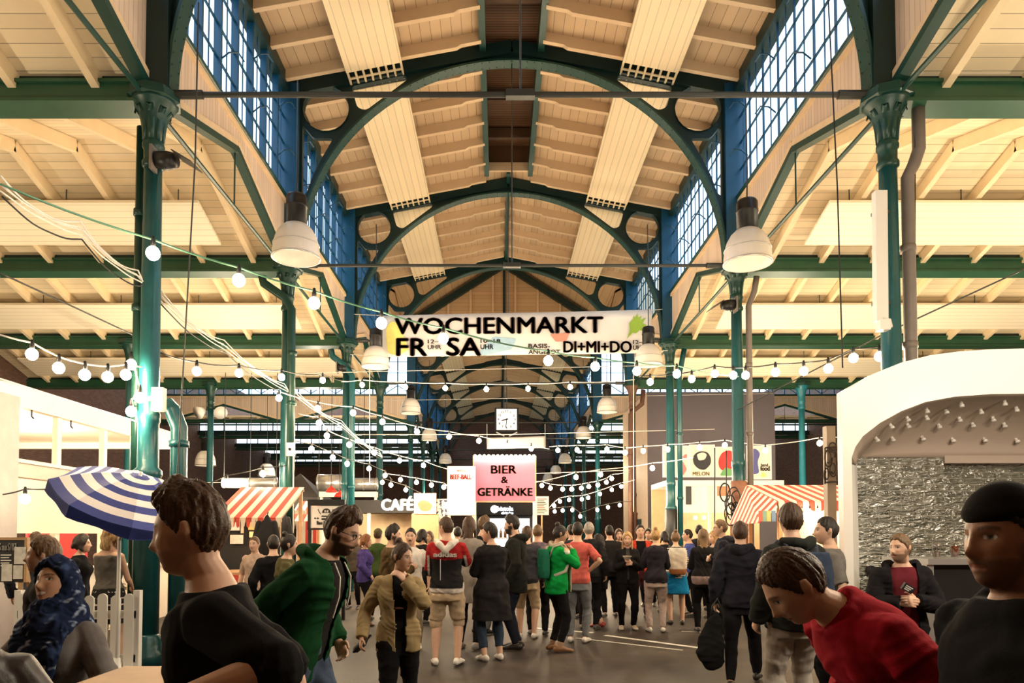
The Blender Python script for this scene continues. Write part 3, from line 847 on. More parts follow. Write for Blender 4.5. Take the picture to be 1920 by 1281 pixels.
P('person with brown hair half hidden behind the headscarfed woman', 92, 4.35, 1006, face=250, hair=('medium', 'lbrown'), top=sw((.05, .045, .045)))
# --- middle distance, left to right
P('bearded man in glasses and open dark green hoodie leaning forward', 566, 4.0, 0, H=1.765, face=106, lean=17, head=(-6, 6, 0), arms=(((.2, .12, .95), (.6, -1, 0)), 'back'), hair=('quiff', 'brown'), beard=1.,
  top=jk((.010, .062, .022), (.02, .018, .018), .085, hood=True, hem=.80, wr=.010), bottom=dict(kind='jeans', col=JEAN, wr=.008), shoes=DSH, extra=(glasses, drawstrings), feet=((-.12, .22, -4), (.12, -.16, 6)))
P('woman in a beige jacket walking forward with her hand raised to her mouth', 748, 5.5, 1016, sex='f', face=164, head=(-42, 8, 0), arms=(((.02, .20, 1.43), (.9, 0, -1)), ((.33, .08, .93), (.5, -1, 0))), hair=('bun', 'brown'),
  top=jk((.36, .27, .14), BLK, .07, hem=.80, wr=.011), bottom=tr(BLK), shoes=DSH, feet=((-.1, -.12, -5), (.1, .2, 5)))
P('red-haired woman in a purple jacket with a white print, standing sideways', 684, 12.4, 1002, sex='f', face=75, hair=('bob', 'red'), arms=('pocket', 'pocket'), top=jk((.075, .055, .22), (.03, .03, .035), .06), bottom=tr(BLK), shoes=dict(col=(.10, .02, .02), sole=(.05, .03, .03)))
P('man with moustache in a white T-shirt facing the camera', 771, 9.9, 990, face=182, mous=1., hair=('short', 'dark'), arms=('down', 'pocket'), top=tee((.80, .76, .70)), bottom=tr((.35, .28, .2)), shoes=WSH)
P('dark-haired bearded man in profile between the purple jacket and white T-shirt', 733, 9.0, 985, face=78, hair=('quiff', 'dark'), beard=.9, arms=('pocket', 'chest'), top=sw((.10, .065, .03)), bottom=tr(BLK))
def adi(r, c, p):
    z = r[:, 2]; out = c.copy(); yoke = z > 1.245+.10*np.abs(r[:, 0]); out[:] = (.018, .017, .018)
    arm = np.abs(r[:, 0]) > .20+.0*z
    red = yoke | (arm & (z > 1.12)); out[red] = (.36, .022, .022); out[z < .915] = (.76, .70, .64); out[(np.abs(np.abs(r[:, 0])-.215) < .014) & (z < 1.3)] = (.75, .7, .66)
    return out
def adi_text(ctx):
    s = ctx['s']; o = text_mesh('lettering', 'adidas', .14, mat('white_print', (.8, .76, .72), .7), ctx['root'], (-.135*s, -.158*s, 1.285*s), (PI/2-.10, 0, 0), .004, .27*s, depth=.012, height=.058*s)
    b = BM(); M = ctx['M']; tube(b, [M @ V((-.055, -.150, 1.26)), M @ V((-.055, -.150, 1.10)), M @ V((-.055, -.145, .93))], .004, 6); obj('white_seam', b, mat('white_print', (.8, .76, .72), .7), ctx['root'])
def whood(ctx):
    M = ctx['M']; bm = BM()
    tube(bm, [M @ V(q) for q in ((-.09, .02, 1.46), (-.115, -.05, 1.47), (-.07, -.13, 1.43), (0, -.155, 1.36), (.07, -.13, 1.43), (.115, -.05, 1.47), (.09, .02, 1.46))], [.024, .036, .046, .055, .046, .036, .024], 12, roundcap=True)
    worn(ctx, 'hood', bm, CLOTH, .009, .006, (.74, .69, .63))
P('man in red, black and white hooded jacket and beige shorts with his back turned', 838, 8.7, 969, face=4, head=(-48, 2, 0), hair=('short', 'brown'), arms=('chest', 'mouth'), top=dict(kind='hooded_jacket', col=(.02, .02, .02), inf=.030, hem=.86, fn=adi, wr=.007), bottom=dict(kind='shorts', col=KHAKI, end=.46, inf=.022, wide=.02, wr=.010), shoes=WSH, extra=(whood, adi_text), feet=((-.13, 0, -14), (.13, .02, 12)))
P('long-haired person in a grey coat and black trousers beside the red hooded jacket', 879, 9.9, 969, sex='f', face=20, head=(-20, 0, 0), hair=('long', 'brown', .2), arms=('down', 'pocket'), top=dict(kind='coat', col=(.30, .27, .24), inf=.030, hem=.62, flare=.05), bottom=tr(BLK), shoes=dict(col=(.25, .23, .22), sole=(.75, .73, .7)))
P('short-haired woman in a long black coat, rolled jeans and white sneakers', 922, 9.0, 980, sex='f', face=338, head=(-52, 4, 0), hair=('medium', 'dark'), arms=('chest', 'cross'), top=dict(kind='coat', col=(.020, .019, .020), inf=.034, hem=.52, flare=.10, wr=.009), bottom=dict(kind='jeans', col=(.035, .055, .09), end=.90, fn=lambda r, c, p: c), shoes=WSH)
P('man in a black jacket behind the long black coat, hair combed back', 905, 11.4, 969, face=55, hair=('quiff', 'lbrown'), top=sw(BLK), bottom=dict(kind='jeans', col=GJEAN), shoes=BSH)
P('bearded man in a black parka facing left under the drinks sign', 966, 9.9, 966, face=283, head=(4, 6, 0), hair=('quiff', 'dark'), beard=1., arms=('down', 'low'), top=jk((.020, .021, .018), (.16, .03, .03), .05, hem=.74, hood=True), bottom=tr(NAVY), shoes=DSH)
P('man in beige shorts mostly hidden behind the black parka', 988, 10.9, 986, face=10, hair=('short', 'brown'), top=sw((.05, .05, .06)), bottom=dict(kind='shorts', col=KHAKI, end=.5, inf=.02), shoes=WSH)
def plaid(r, c, p):
    k = (np.sin(p[:, 2]*60) > .2).astype('f')+(np.sin(p[:, 0]*60) > .2); return np.array((.10, .10, .12), 'f')+k[:, None]*np.array((.10, .03, .04), 'f')
P('man with cropped fair hair in a plaid shirt behind the green cardigan', 1008, 11.2, 983, face=5, hair=('buzz', 'lbrown'), top=dict(kind='shirt', col=(.2, .1, .1), inf=.018, fn=plaid), bottom=tr(BLK), shoes=BSH)
P('woman with a bun in a bright green cardigan eating, beige scarf, brown loafers', 1044, 9.7, 984, sex='f', face=72, head=(4, 8, 0), skin='tan', hair=('bun', 'dark'), arms=(((.04, .24, 1.36), (.8, -.2, -1)), ((.03, .22, 1.40), (.9, -.2, -1))), curl=.9,
  top=jk((.006, .30, .055), BLK, .06, kind='cardigan', hem=.80), bottom=tr((.013, .012, .014), inf=.006, end=.93), shoes=dict(col=(.22, .10, .035), sole=(.4, .3, .2)), extra=(scarf((.50, .42, .32), .62), backpack((.02, .17, .10), h=.40, w=.26, d=.12, strap=(.5, .48, .4))))
P('man in a salmon T-shirt and grey jeans, hand on his hip', 1083, 10.5, 979, face=18, head=(-10, 0, 0), hair=('short', 'dark'), arms=('down', 'hip'), top=tee((.62, .13, .11)), bottom=dict(kind='jeans', col=GJEAN), shoes=WSH)
P('man with greying hair in a dark jacket behind the salmon T-shirt', 1104, 11.9, 979, face=15, hair=('short', 'grey'), top=sw((.02, .02, .022)), bottom=tr(BLK))
P('woman with beige scarf, black coat and red sandals looking left', 1123, 12.3, 1002, sex='f', face=290, head=(0, -6, 0), hair=('bob', 'dark'), arms=('down', 'down'), top=dict(kind='coat', col=BLK, inf=.028, hem=.72), bottom=tr(NAVY, end=.92), shoes=dict(col=(.35, .04, .03), sole=(.1, .03, .03)), extra=(scarf((.45, .40, .36), .34),))
P('tall man in a plain black jacket seen from behind in the middle of the queue', 1143, 13.7, 985, face=355, hair=('short', 'dark'), top=sw((.022, .021, .022), inf=.03), bottom=tr(BLK))
P('blonde woman in a black jacket facing the camera with a bowl in her hands', 1176, 11.9, 997, sex='f', face=184, head=(6, 8, 0), hair=('long', 'blond', .28), arms=(((.03, .24, 1.22), (.7, -.5, -1)), ((.04, .22, 1.18), (.7, -.5, -1))), curl=.9, top=jk((.014, .013, .014), (.05, .05, .05), .03, hem=.82), bottom=tr(BLK), shoes=dict(col=(.6, .5, .4), sole=(.75, .7, .65)))
P('man in an open red jacket facing the camera behind the blonde woman', 1200, 13.3, 984, face=182, hair=('short', 'dark'), arms=('pocket', 'pocket'), top=jk((.50, .05, .025), BLK, .08), bottom=tr((.07, .02, .025)))
P('fair-haired woman in a black sweater and pale trousers seen from behind', 1229, 11.6, 991, sex='f', face=8, hair=('bun', 'blond'), arms=('chest', 'chest'), top=sw((.025, .022, .030), hem=.84), bottom=tr((.52, .42, .38), inf=.010), shoes=WSH)
def stripe(r, c, p): c = c.copy(); c[np.sin(p[:, 2]*150) > 0] = (.7, .66, .6); return c
P('woman in a bright blue skirt carrying a white and tan rucksack', 1267, 12.6, 996, sex='f', face=6, hair=('bun', 'lbrown'), arms=('chest', 'chest'), top=sw((.03, .03, .035), fn=stripe), bottom=dict(kind='skirt', col=(.008, .16, .36), hem=.58, flare=.16), shoes=DSH,
  extra=(backpack((.62, .54, .45), flap=(.70, .66, .58), base=(.32, .13, .05), h=.50, w=.34, d=.16, z=1.20),))
P('man in a blue shirt in profile right of the white rucksack', 1292, 13.8, 992, face=282, hair=('short', 'dark'), top=dict(kind='shirt', col=(.06, .08, .28)), bottom=tr(BLK))
P('woman with long wavy light brown hair, black cardigan and black trousers', 1319, 11.6, 992, sex='f', face=12, fat=1.12, hair=('long', 'lbrown', .30, (.36, .22, .10)), arms=('chest', 'low'), top=sw((.016, .015, .016), hem=.82, fn=lambda r, c, p: np.where((r[:, 2] < .96)[:, None], np.array((.34, .25, .24), 'f'), c)), bottom=tr(BLK), shoes=BSH)
P('vendor with glasses and dark hoodie, arms folded, by the hanging cables', 1356, 10.8, 974, face=286, head=(0, 4, 0), hair=('short', 'lbrown'), arms=('cross', 'cross'), top=sw((.022, .022, .032), hood=True), bottom=tr(BLK), extra=(glasses,))
P('young man in a navy hoodie walking away, dark bag in his hand', 1388, 7.5, 977, face=22, head=(-12, 0, 0), hair=('short', 'brown'), arms=(((.27, .02, .88), (.5, -1, 0)), 'pocket'), top=dict(kind='hoodie', col=(.020, .020, .028), inf=.030, hem=.84, hood=True, wr=.009), bottom=tr((.013, .013, .016)), shoes=DSH, feet=((-.1, -.2, 0), (.14, .30, 8)))
P('tall man in a dark hooded jacket with a blue backpack seen from behind', 1487, 5.5, 944, face=350, head=(14, 4, 0), hair=('medium', 'brown'), arms=('down', 'chest'), top=dict(kind='jacket', col=(.025, .028, .026), inf=.034, hem=.84, hood=True, wr=.010), bottom=tr((.36, .32, .28), inf=.018, wr=.009), shoes=BSH,
  extra=(backpack((.035, .05, .085), h=.46, w=.32, d=.15, z=1.17, strap=(.03, .04, .06)),))
P('man in a grey T-shirt looking left, next to the blue backpack', 1556, 6.4, 969, face=288, head=(-8, 0, 0), hair=('short', 'dark'), arms=('down', 'down'), top=tee((.15, .14, .13)), bottom=tr(BLK))
P('bearded man in maroon T-shirt and black hoodie standing at the bar, looking sideways', 1690, 5.75, 1000, face=198, head=(46, 2, 0), hair=('short', 'lbrown'), beard=.7, arms=(((.06, .24, 1.18), (.9, -.5, -.5)), ((.06, .24, 1.16), (.9, -.5, -.5))), curl=.85, fat=1.06,
  top=jk((.013, .012, .014), (.13, .018, .026), .10, lapel=False, hem=.82, ihem=.86, hood=True, wr=.009), bottom=tr(BLK), shoes=DSH, vox=.005)
# --- left background
P('woman in a grey halter top and black and white grid skirt with her back turned', 206, 8.12, 984, sex='f', face=4, hair=('long', 'blond', .16), arms=('low', 'low'), top=dict(kind='halter_top', col=(.13, .12, .11), inf=.010, sleeve=0, neck=1.40, hem=1.0), bottom=dict(kind='skirt', col=(.02, .02, .02), hem=.60, flare=.06, fn=lambda r, c, p: np.where(((np.abs(np.sin(p[:, 0]*42)) < .16) | (np.abs(np.sin(p[:, 2]*42)) < .16))[:, None], np.array((.75, .7, .66), 'f'), c)), shoes=DSH)
P('dark-haired person in black behind the chalkboard, facing right', 150, 9.2-.4, 1002, sex='f', face=70, hair=('bob', 'dark', .06), top=tee(BLK), bottom=tr(BLK))
P('person in a dark blue jacket behind the brown-haired head at the left', 66, 8.7, 997, face=345, hair=('short', 'brown'), top=sw((.04, .045, .06)), bottom=tr(BLK))
P('dark-haired woman in an olive top left of the green hoodie', 538, 7.6, 1002, sex='f', face=70, hair=('bun', 'dark'), top=sw((.09, .08, .035)), bottom=tr(BLK))
P('dark-haired person in black left of the olive top', 513, 8.8, 1003, face=340, hair=('short', 'dark'), top=sw(BLK), bottom=tr(BLK))
P('person in a pale top under the left red striped awning', 479, 10.3, 1006, face=190, hair=('short', 'lbrown'), top=tee((.55, .40, .32)), bottom=tr(BLK))
P('person in olive cap and green jacket behind the purple jacket', 708, 13.2, 991, face=8, hair=('short', 'brown'), top=sw((.06, .10, .03)), bottom=tr(BLK), extra=(cap((.12, .10, .05), False),))
# --- far heads between the nearer people
for px, Y, top, sx, fc, hr, cl, lb in ((664, 15.2, 999, 'm', 190, ('short', 'brown'), (.10, .08, .06), 'small far person facing forward left of the olive cap'),
    (806, 14.6, 996, 'f', 200, ('bob', 'lbrown'), (.25, .2, .16), 'far woman with light brown bob left of the red hooded jacket'),
    (790, 12.6, 993, 'f', 30, ('bob', 'dark'), (.02, .02, .02), 'dark-haired woman in black right behind the white T-shirt'),
    (858, 14.0, 988, 'm', 0, ('short', 'dark'), (.03, .03, .03), 'far person in black between red hooded jacket and grey coat'),
    (1072, 13.4, 984, 'm', 340, ('short', 'dark'), (.03, .03, .04), 'far dark-haired man between the green cardigan and greying hair'),
    (1103, 15.4, 986, 'm', 190, ('short', 'dark'), (.06, .05, .05), 'far dark-haired man facing the camera above the beige scarf'),
    (1160, 15.6, 992, 'f', 180, ('bob', 'brown'), (.12, .08, .06), 'far brown-haired head above the blonde woman with the bowl'),
    (1216, 15.8, 991, 'f', 200, ('bob', 'dark'), (.03, .03, .03), 'far dark-haired woman between red jacket and black sweater'),
    (1247, 14.6, 996, 'f', 0, ('bob', 'dark'), (.02, .02, .02), 'dark-haired person in black left of the white rucksack'),
    (1311, 14.9, 984, 'm', 10, ('short', 'dark'), (.02, .02, .025), 'far dark-haired man above the long wavy hair'),
    (1340, 13.5, 996, 'f', 250, ('bob', 'blond'), (.5, .4, .34), 'fair-haired person in a pale top right of the long wavy hair')):
    P(lb, px, Y, top, sex=sx, face=fc, hair=hr, top=sw(cl), bottom=tr(BLK))

# --- things held or carried
def bowl():
    p = at(1176, 1049, 11.62); t = thing('paper_bowl', 'white paper bowl held by the blonde woman', 'bowl', p)
    bm = BM(); lathe(bm, [(.045, 0), (.075, .055), (.078, .055), (.074, .05), (.04, .006)], n=18); obj('bowl_shell', bm, mat('paper_white', (.80, .76, .70), .6), t, True)
    bm = BM(); ball(bm, (0, 0, .04), (.062, .062, .022), 12, 6); obj('food', bm, mat('food_brown', (.30, .16, .06), .7, nscale=60, namt=.5), t, True)
bowl()
def bun_():
    p = at(1061, 1034, 9.55); t = thing('bread_roll', 'pale bread roll held to her mouth by the woman in green', 'food', p)
    bm = BM(); ball(bm, (0, 0, 0), (.05, .04, .045), 14, 8); obj('crust', bm, mat('bread', (.70, .50, .30), .7, nscale=40), t, True)
    bm = BM(); lathe(bm, [(.02, -.09), (.045, -.03), (.055, .01)], n=14); obj('wrapper', bm, mat('paper_white', (.80, .76, .70), .6), t, True)
bun_()
def packet():
    p = at(1702, 1103, 5.50); t = thing('cigarette_packet', 'small black and white packet in the hands of the man in maroon', 'packet', p); t.rotation_euler = (.3, .5, .1)
    bm = BM(); box(bm, -.045, .045, -.012, .012, -.028, .028); obj('carton', bm, m_pk, t)
    bm = BM()
    for k in range(3): box(bm, -.03, .03-.008*k, -.0135, -.012, .010-.014*k, .018-.014*k)
    obj('print_lines', bm, mat('white_print', (.8, .76, .72), .7), t)
m_pk = mat('black_card', (.02, .02, .02), .5); packet()
def bag():
    p = at(1345, 1188, 7.35); t = thing('dark_bag', 'limp black bag hanging from the hand of the walking young man', 'bag', (p.x, 7.4, .24))
    bm = BM(); tube(bm, [(0, 0, .52), (0, 0, .44), (-.04, .02, .30), (-.06, .0, .12), (-.02, 0, .0)], [(.04, .03), (.09, .05), (.12, .07), (.15, .08), (.11, .06)], 16, up=(1, 0, 0), roundcap=True)
    g = remesh(bm, .012, 3); c = get_co(g); set_co(g, wrinkle(c, get_no(g), .014, 5)); set_col(g, np.tile(np.array((.012, .012, .013), 'f'), (len(g.vertices), 1))); g.materials.append(CLOTH); new_ob('sack', g, t)
    bm = BM(); tube(bm, [(-.05, 0, .50), (-.03, 0, .60), (.02, 0, .68), (.05, 0, .60), (.05, 0, .50)], .010, 8); obj('handle', bm, m_pk, t, True)
bag()
def umb():
    a, b = at(688, 1198, 5.42), at(664, 1222, 5.36); t = thing('folded_umbrella', 'short folded black umbrella in the hand of the woman in beige', 'umbrella', b); inv = Matrix.Translation(-b)
    bm = BM(); tube(bm, [a, a.lerp(b, .3), a.lerp(b, .9), b], [.012, .030, .026, .012], 12, roundcap=True); obj('canopy', bm, m_pk, t, True, inv=inv)
    bm = BM(); tube(bm, [a+(a-b)*.25, a], .011, 8, roundcap=True); obj('handle', bm, m_pk, t, True, inv=inv)
umb()
# ================================================================== THE HALL
CREAM = (.80, .60, .36)
b_nave = boards('nave_boards', (.58, .41, .25), 'X', .20, .05, gap=.35)
b_aisle = boards('aisle_boards', (.84, .70, .48), 'Y', .17, .05, gap=.42)
b_wall = boards('wall_boards_side', (.74, .58, .44), 'Y', .105, .09, gap=.6)
b_wallx = boards('wall_boards_cross', (.74, .58, .44), 'X', .105, .09, gap=.6)
b_gable = boards('gable_boards', (.60, .41, .23), 'Z', .19, .05, gap=.5)
b_dark = boards('lantern_slats', (.13, .065, .03), 'Y', .075, .22, gap=.2)
m_raft = mat('rafter_paint', (.82, .66, .43), .6, nscale=3, namt=.12)
m_nraft = mat('nave_rafter_paint', (.68, .49, .30), .6, nscale=3, namt=.12)
m_trim = mat('cream_trim', (.78, .58, .36), .55)
m_green = mat('green_iron', (.006, .046, .034), .38, nscale=5, namt=.3, spec=.5)
m_lint = mat('green_girder', (.014, .075, .038), .4, nscale=4, namt=.3, spec=.5)
m_dkgreen = mat('dark_green_iron', (.004, .022, .020), .45, nscale=4, namt=.3)
m_skylit = mat('skylit_iron', (.003, .066, .140), .4, nscale=5, namt=.3, spec=.5)  # teal-green iron with the blue sky light put into its colour
m_teal = mat('teal_column_paint', (.009, .085, .095), .32, nscale=7, namt=.3, bump=.15, bscale=25, spec=.55)
m_tealb = mat('teal_blue_paint', (.015, .16, .21), .35, nscale=7, namt=.3, spec=.5)
m_steel = mat('bare_rod', (.055, .058, .052), .4, metal=.3)
m_grey = mat('grey_pipe', (.20, .17, .15), .5, nscale=9)
m_panel = boards('heater_panel_ribs', (.92, .74, .48), 'X', .16, .10, gap=.72, tint=.05, rough=.45)
m_panely = boards('heater_panel_ribs_aisle', (.95, .85, .66), 'Y', .15, .10, gap=.75, tint=.05, rough=.45)
m_pane = glass('window_glass', (.86, .93, 1.), .06)
m_brick = bricks('hall_brick', (.16, .085, .06), (.11, .06, .045), (.09, .07, .06), 4, .9, .3)
m_rust = mat('rusty_brown_iron', (.12, .06, .04), .6, nscale=9, namt=.3)

def asphalt():
    m, nt, b = nt_new('worn_asphalt'); L = nt.links.new
    g = N(nt, 'ShaderNodeNewGeometry')
    n1 = N(nt, 'ShaderNodeTexNoise', i_Scale=.9, i_Detail=8., i_Roughness=.68); L(g.outputs['Position'], n1.inputs['Vector'])
    n2 = N(nt, 'ShaderNodeTexNoise', i_Scale=70., i_Detail=3.); L(g.outputs['Position'], n2.inputs['Vector'])
    r = N(nt, 'ShaderNodeValToRGB'); L(n1.outputs['Fac'], r.inputs[0])
    r.color_ramp.elements[0].position = .36; r.color_ramp.elements[0].color = (.016, .013, .011, 1)
    r.color_ramp.elements[1].position = .62; r.color_ramp.elements[1].color = (.085, .068, .055, 1)
    mx = N(nt, 'ShaderNodeMix', data_type='RGBA', blend_type='MULTIPLY'); mx.inputs['Factor'].default_value = .8
    mr = N(nt, 'ShaderNodeMapRange'); L(n2.outputs['Fac'], mr.inputs[0]); mr.inputs[1].default_value = .3; mr.inputs[2].default_value = .7; mr.inputs[3].default_value = .55; mr.inputs[4].default_value = 1.3
    L(r.outputs[0], mx.inputs['A']); L(mr.outputs[0], mx.inputs['B']); L(mx.outputs['Result'], b.inputs['Base Color'])
    rr = N(nt, 'ShaderNodeMapRange'); L(n1.outputs['Fac'], rr.inputs[0]); rr.inputs[3].default_value = .42; rr.inputs[4].default_value = .75; b.inputs['Specular IOR Level'].default_value = .22
    L(rr.outputs[0], b.inputs['Roughness'])
    bp = N(nt, 'ShaderNodeBump', i_Strength=.25, i_Distance=.006); L(n2.outputs['Fac'], bp.inputs['Height']); L(bp.outputs['Normal'], b.inputs['Normal'])
    return m
bm = BM(); box(bm, -17.2, 17.2, -5, 57.2, -.2, 0); struct('floor', bm, asphalt())
m_line = mat('floor_marking_paint', (.62, .60, .55), .6, nscale=14, namt=.35)
def floor_line(p0, p1, w, label):
    a, b = V(p0), V(p1); bm = BM(); bar(bm, a+V((0, 0, .003)), b+V((0, 0, .003)), w, .004)
    o = obj('floor_marking', bm, m_line); tag(o, label, 'floor marking')
def gp(px, py):   # point on the floor under a pixel
    Y = 8.0
    for _ in range(8): 
        p = at(px, py, Y); Y = Y*(CH)/(CH-p.z)
    return at(px, py, Y)

# ---- nave roof (two spans either side of the crossing) and its rafters
def rz_(x): return 11.72-.2*abs(x)
def nave(y0, y1, name, lantern=None):
    bm = BM()
    segs = [(y0, y1, 0.0)] if not lantern else [(y0, lantern, .56), (lantern, y1, 0.)]
    for a, b, xi in segs:
        for sd in (-1, 1):
            xs = (xi, 4.75)
            prism(bm, [[(sd*xs[0], rz_(xs[0])), (sd*xs[1], rz_(xs[1])), (sd*xs[1], rz_(xs[1])+.08), (sd*xs[0], rz_(xs[0])+.08)]], a, b, lambda u, v, d: V((u, d, v)))
    return struct(name, bm, b_nave)
ceil_a = nave(-5, 25.5, 'ceiling_nave', 19.2); ceil_b = nave(34.5, 57, 'ceiling_nave_far')
bm = BM()                                                       # the louvred lantern along the ridge
for sd in (-1, 1): box(bm, sd*.56, sd*.60, -5, 19.2, 11.5, 12.3)
box(bm, -.6, .6, -5, 19.2, 12.25, 12.32); box(bm, -.6, .6, 19.16, 19.22, 11.6, 12.3)
struct('ceiling_lantern', bm, b_dark)
bm = BM(); box(bm, -.56, .56, 19.12, 19.2, 11.55, 11.78); struct('trim_lantern_end', bm, m_nraft)
for k in range(6):
    bm = BM(); y = 10.2+k*1.6; box(bm, -.56, .56, y, y+.12, 11.95, 12.2); struct('trim_lantern_bar', bm, mat('dark_wood', (.10, .055, .03), .7))
for sd in (-1, 1):
    bm = BM(); box(bm, sd*.53, sd*.66, -5, 19.2, 11.42, 11.72); struct('trim_lantern_edge', bm, m_green)
bm = BM(); box(bm, -.05, .05, 19.2, 25.5, 11.5, 11.8); box(bm, -.05, .05, 34.5, 57, 11.5, 11.8); struct('trim_ridge', bm, m_green)
def nave_rafter(y, sd, par, x0=.62):
    bm = BM()
    P = [(x0, rz_(x0)), (4.6, rz_(4.6)), (4.6, rz_(4.6)-.19), (1.1, rz_(1.1)-.23), (1.02, rz_(1.02)-.19), (x0, rz_(x0)-.19)]
    prism(bm, [[(sd*u, v) for u, v in P]], y-.05, y+.05, lambda u, v, d: V((u, d, v)))
    return struct('rafter', bm, m_nraft, par)
for i in list(range(1, 4))+list(range(5, 9)):
    y0 = ROWS[i]
    for k in range(6):
        for sd in (-1, 1): nave_rafter(y0+BAY*(k+.55)/6, sd, ceil_a if i < 4 else ceil_b, .62 if i < 3 else .08)
# ---- side heaters hung below the nave roof
def nave_panel(sd, y0, y1, label):
    t = thing('radiant_heater', label, 'ceiling heater', (sd*2.75, y0, 0), 0, 'radiant heaters under the nave roof')
    bm = BM(); z = lambda x: rz_(x)-.31
    prism(bm, [[(sd*2.2-sd*2.75, z(2.2)), (sd*3.3-sd*2.75, z(3.3)), (sd*3.3-sd*2.75, z(3.3)+.05), (sd*2.2-sd*2.75, z(2.2)+.05)]], 0, y1-y0-.55, lambda u, v, d: V((u, d, v)))
    obj('panel', bm, m_panel, t)
    bm = BM()
    for k in range(8):
        x = 2.22+k*1.06/7; bar(bm, (sd*x-sd*2.75, y1-y0-.55, z(x)+.03), (sd*x-sd*2.75, y1-y0-.02, z(x)+.03), .04, .03)
    bar(bm, (sd*2.2-sd*2.75, y1-y0-.30, z(2.2)+.045), (sd*3.3-sd*2.75, y1-y0-.30, z(3.3)+.045), .05, .02)
    obj('pipe_end', bm, mat('heater_pipes', (.88, .70, .45), .5), t)
    for k in range(3):
        for x in (2.35, 3.15):
            bm = BM(); bar(bm, (sd*x-sd*2.75, .8+k*1.8, z(x)+.02), (sd*x-sd*2.75, .8+k*1.8, z(x)+.30), .015, .015); obj('hanger', bm, m_steel, t)
ordn = ['nearest', 'second nearest', 'third', 'fourth and last before the plank gable', '', 'first beyond the plank gable', 'second beyond the plank gable', 'third beyond the plank gable', 'last, next to the dark end wall']
for i in list(range(1, 4))+list(range(5, 9)):
    for sd, nm in ((-1, 'left'), (1, 'right')):
        nave_panel(sd, ROWS[i]+.12, ROWS[i]+BAY+.10, 'cream ribbed heater panel under the %s nave roof, %s' % (nm, ordn[i-1] if i < 5 else ordn[i]))
for sd, nm in ((-1, 'left'), (1, 'right')):
    nave_panel(sd, ROWS[0], ROWS[1]+.1, 'cream ribbed heater panel above the front %s column, running out of the top' % nm)
# ---- arched ribs
def arch(i):
    y = ROWS[i]
    def half(sd):
        bm = BM()
        roof = lambda x: rz_(x)-.03
        out = [(0, roof(0)), (4.72, roof(4.72)), (4.72, 7.05), (4.35, 7.05)]
        inner = [(4.35*math.cos(a), 7.08+4.2*math.sin(a)) for a in [PI/2*k/22 for k in range(1, 23)]]
        out += inner
        circ = [(3.79+.47*math.cos(2*PI*k/22), 10.26+.47*math.sin(2*PI*k/22)) for k in range(22)]
        t1 = fillet([(3.28, 10.74), (2.18, 10.98), (2.14, 10.88), (2.98, 10.24), (3.16, 10.30)], .09)
        t2 = fillet([(4.27, 9.95), (4.05, 9.66), (3.64, 9.66), (3.86, 9.27), (4.06, 8.87), (4.17, 8.53), (4.27, 8.45)], .09)
        fx = lambda l: [(sd*u, v) for u, v in l]
        prism(bm, [fx(out), fx(circ), fx(t1), fx(t2)], y-.05, y+.05, lambda u, v, d: V((u, d, v)))
        # rim of the circle
        P = [V((sd*(3.79+.47*math.cos(2*PI*k/22)), y, 10.26+.47*math.sin(2*PI*k/22))) for k in range(23)]
        tube(bm, P, [(.015, .09)]*23, 4, up=(1, 0, 0))
        bar(bm, (sd*.0, y, rz_(0)-.17), (sd*4.72, y, rz_(4.72)-.15), .24, .26, up=(0, 0, 1))
        return bm
    par = None
    bmx = half(-1)
    o = struct('arch_rib', bmx, m_dkgreen)
    b2 = half(1); struct('arch_half', b2, m_dkgreen, o)
    bm = BM(); P = [V((4.33*math.cos(a), y, 7.08+4.18*math.sin(a))) for a in [PI*k/44 for k in range(45)]]
    rings = []
    for k, p in enumerate(P):
        a = PI*k/44; nrm = V((math.cos(a), 0, math.sin(a)))
        rings.append([p+nrm*q+V((0, w, 0)) for q, w in ((-.02, -.13), (-.02, .13), (.02, .13), (.02, -.13))])
    rings_mesh(bm, rings)
    for k in range(1, 88):
        a = PI*k/88
        for w in (-.09, .09):
            p = V((4.31*math.cos(a), y+w, 7.08+4.16*math.sin(a)))
            if i < 4: ball(bm, p, .016, 5, 3)
    struct('arch_flange', bm, m_green, o)
    for sd in (-1, 1):
        bm = BM(); box(bm, sd*4.32, sd*4.74, y-.16, y+.16, 7.05, 10.75)
        struct('arch_post', bm, m_dkgreen if i == 1 else m_skylit, o)  # blue window light painted into the posts beyond the first row
    # tie rod
    if i != 0:
        bm = BM(); tube(bm, [(-4.3, y, 7.05), (4.3, y, 7.05)], .035, 8)
        box(bm, -.18, .18, y-.05, y+.05, 7.01, 7.1)
        for sd in (-1, 1): tube(bm, [(sd*4.35, y, 7.05), (sd*3.95, y, 7.05)], .055, 8)
        tube(bm, [(0, y, 7.08), (0, y, 11.3)], .012, 6)
        struct('tie_rod', bm, m_steel)
for i in range(1, 10): arch(i)

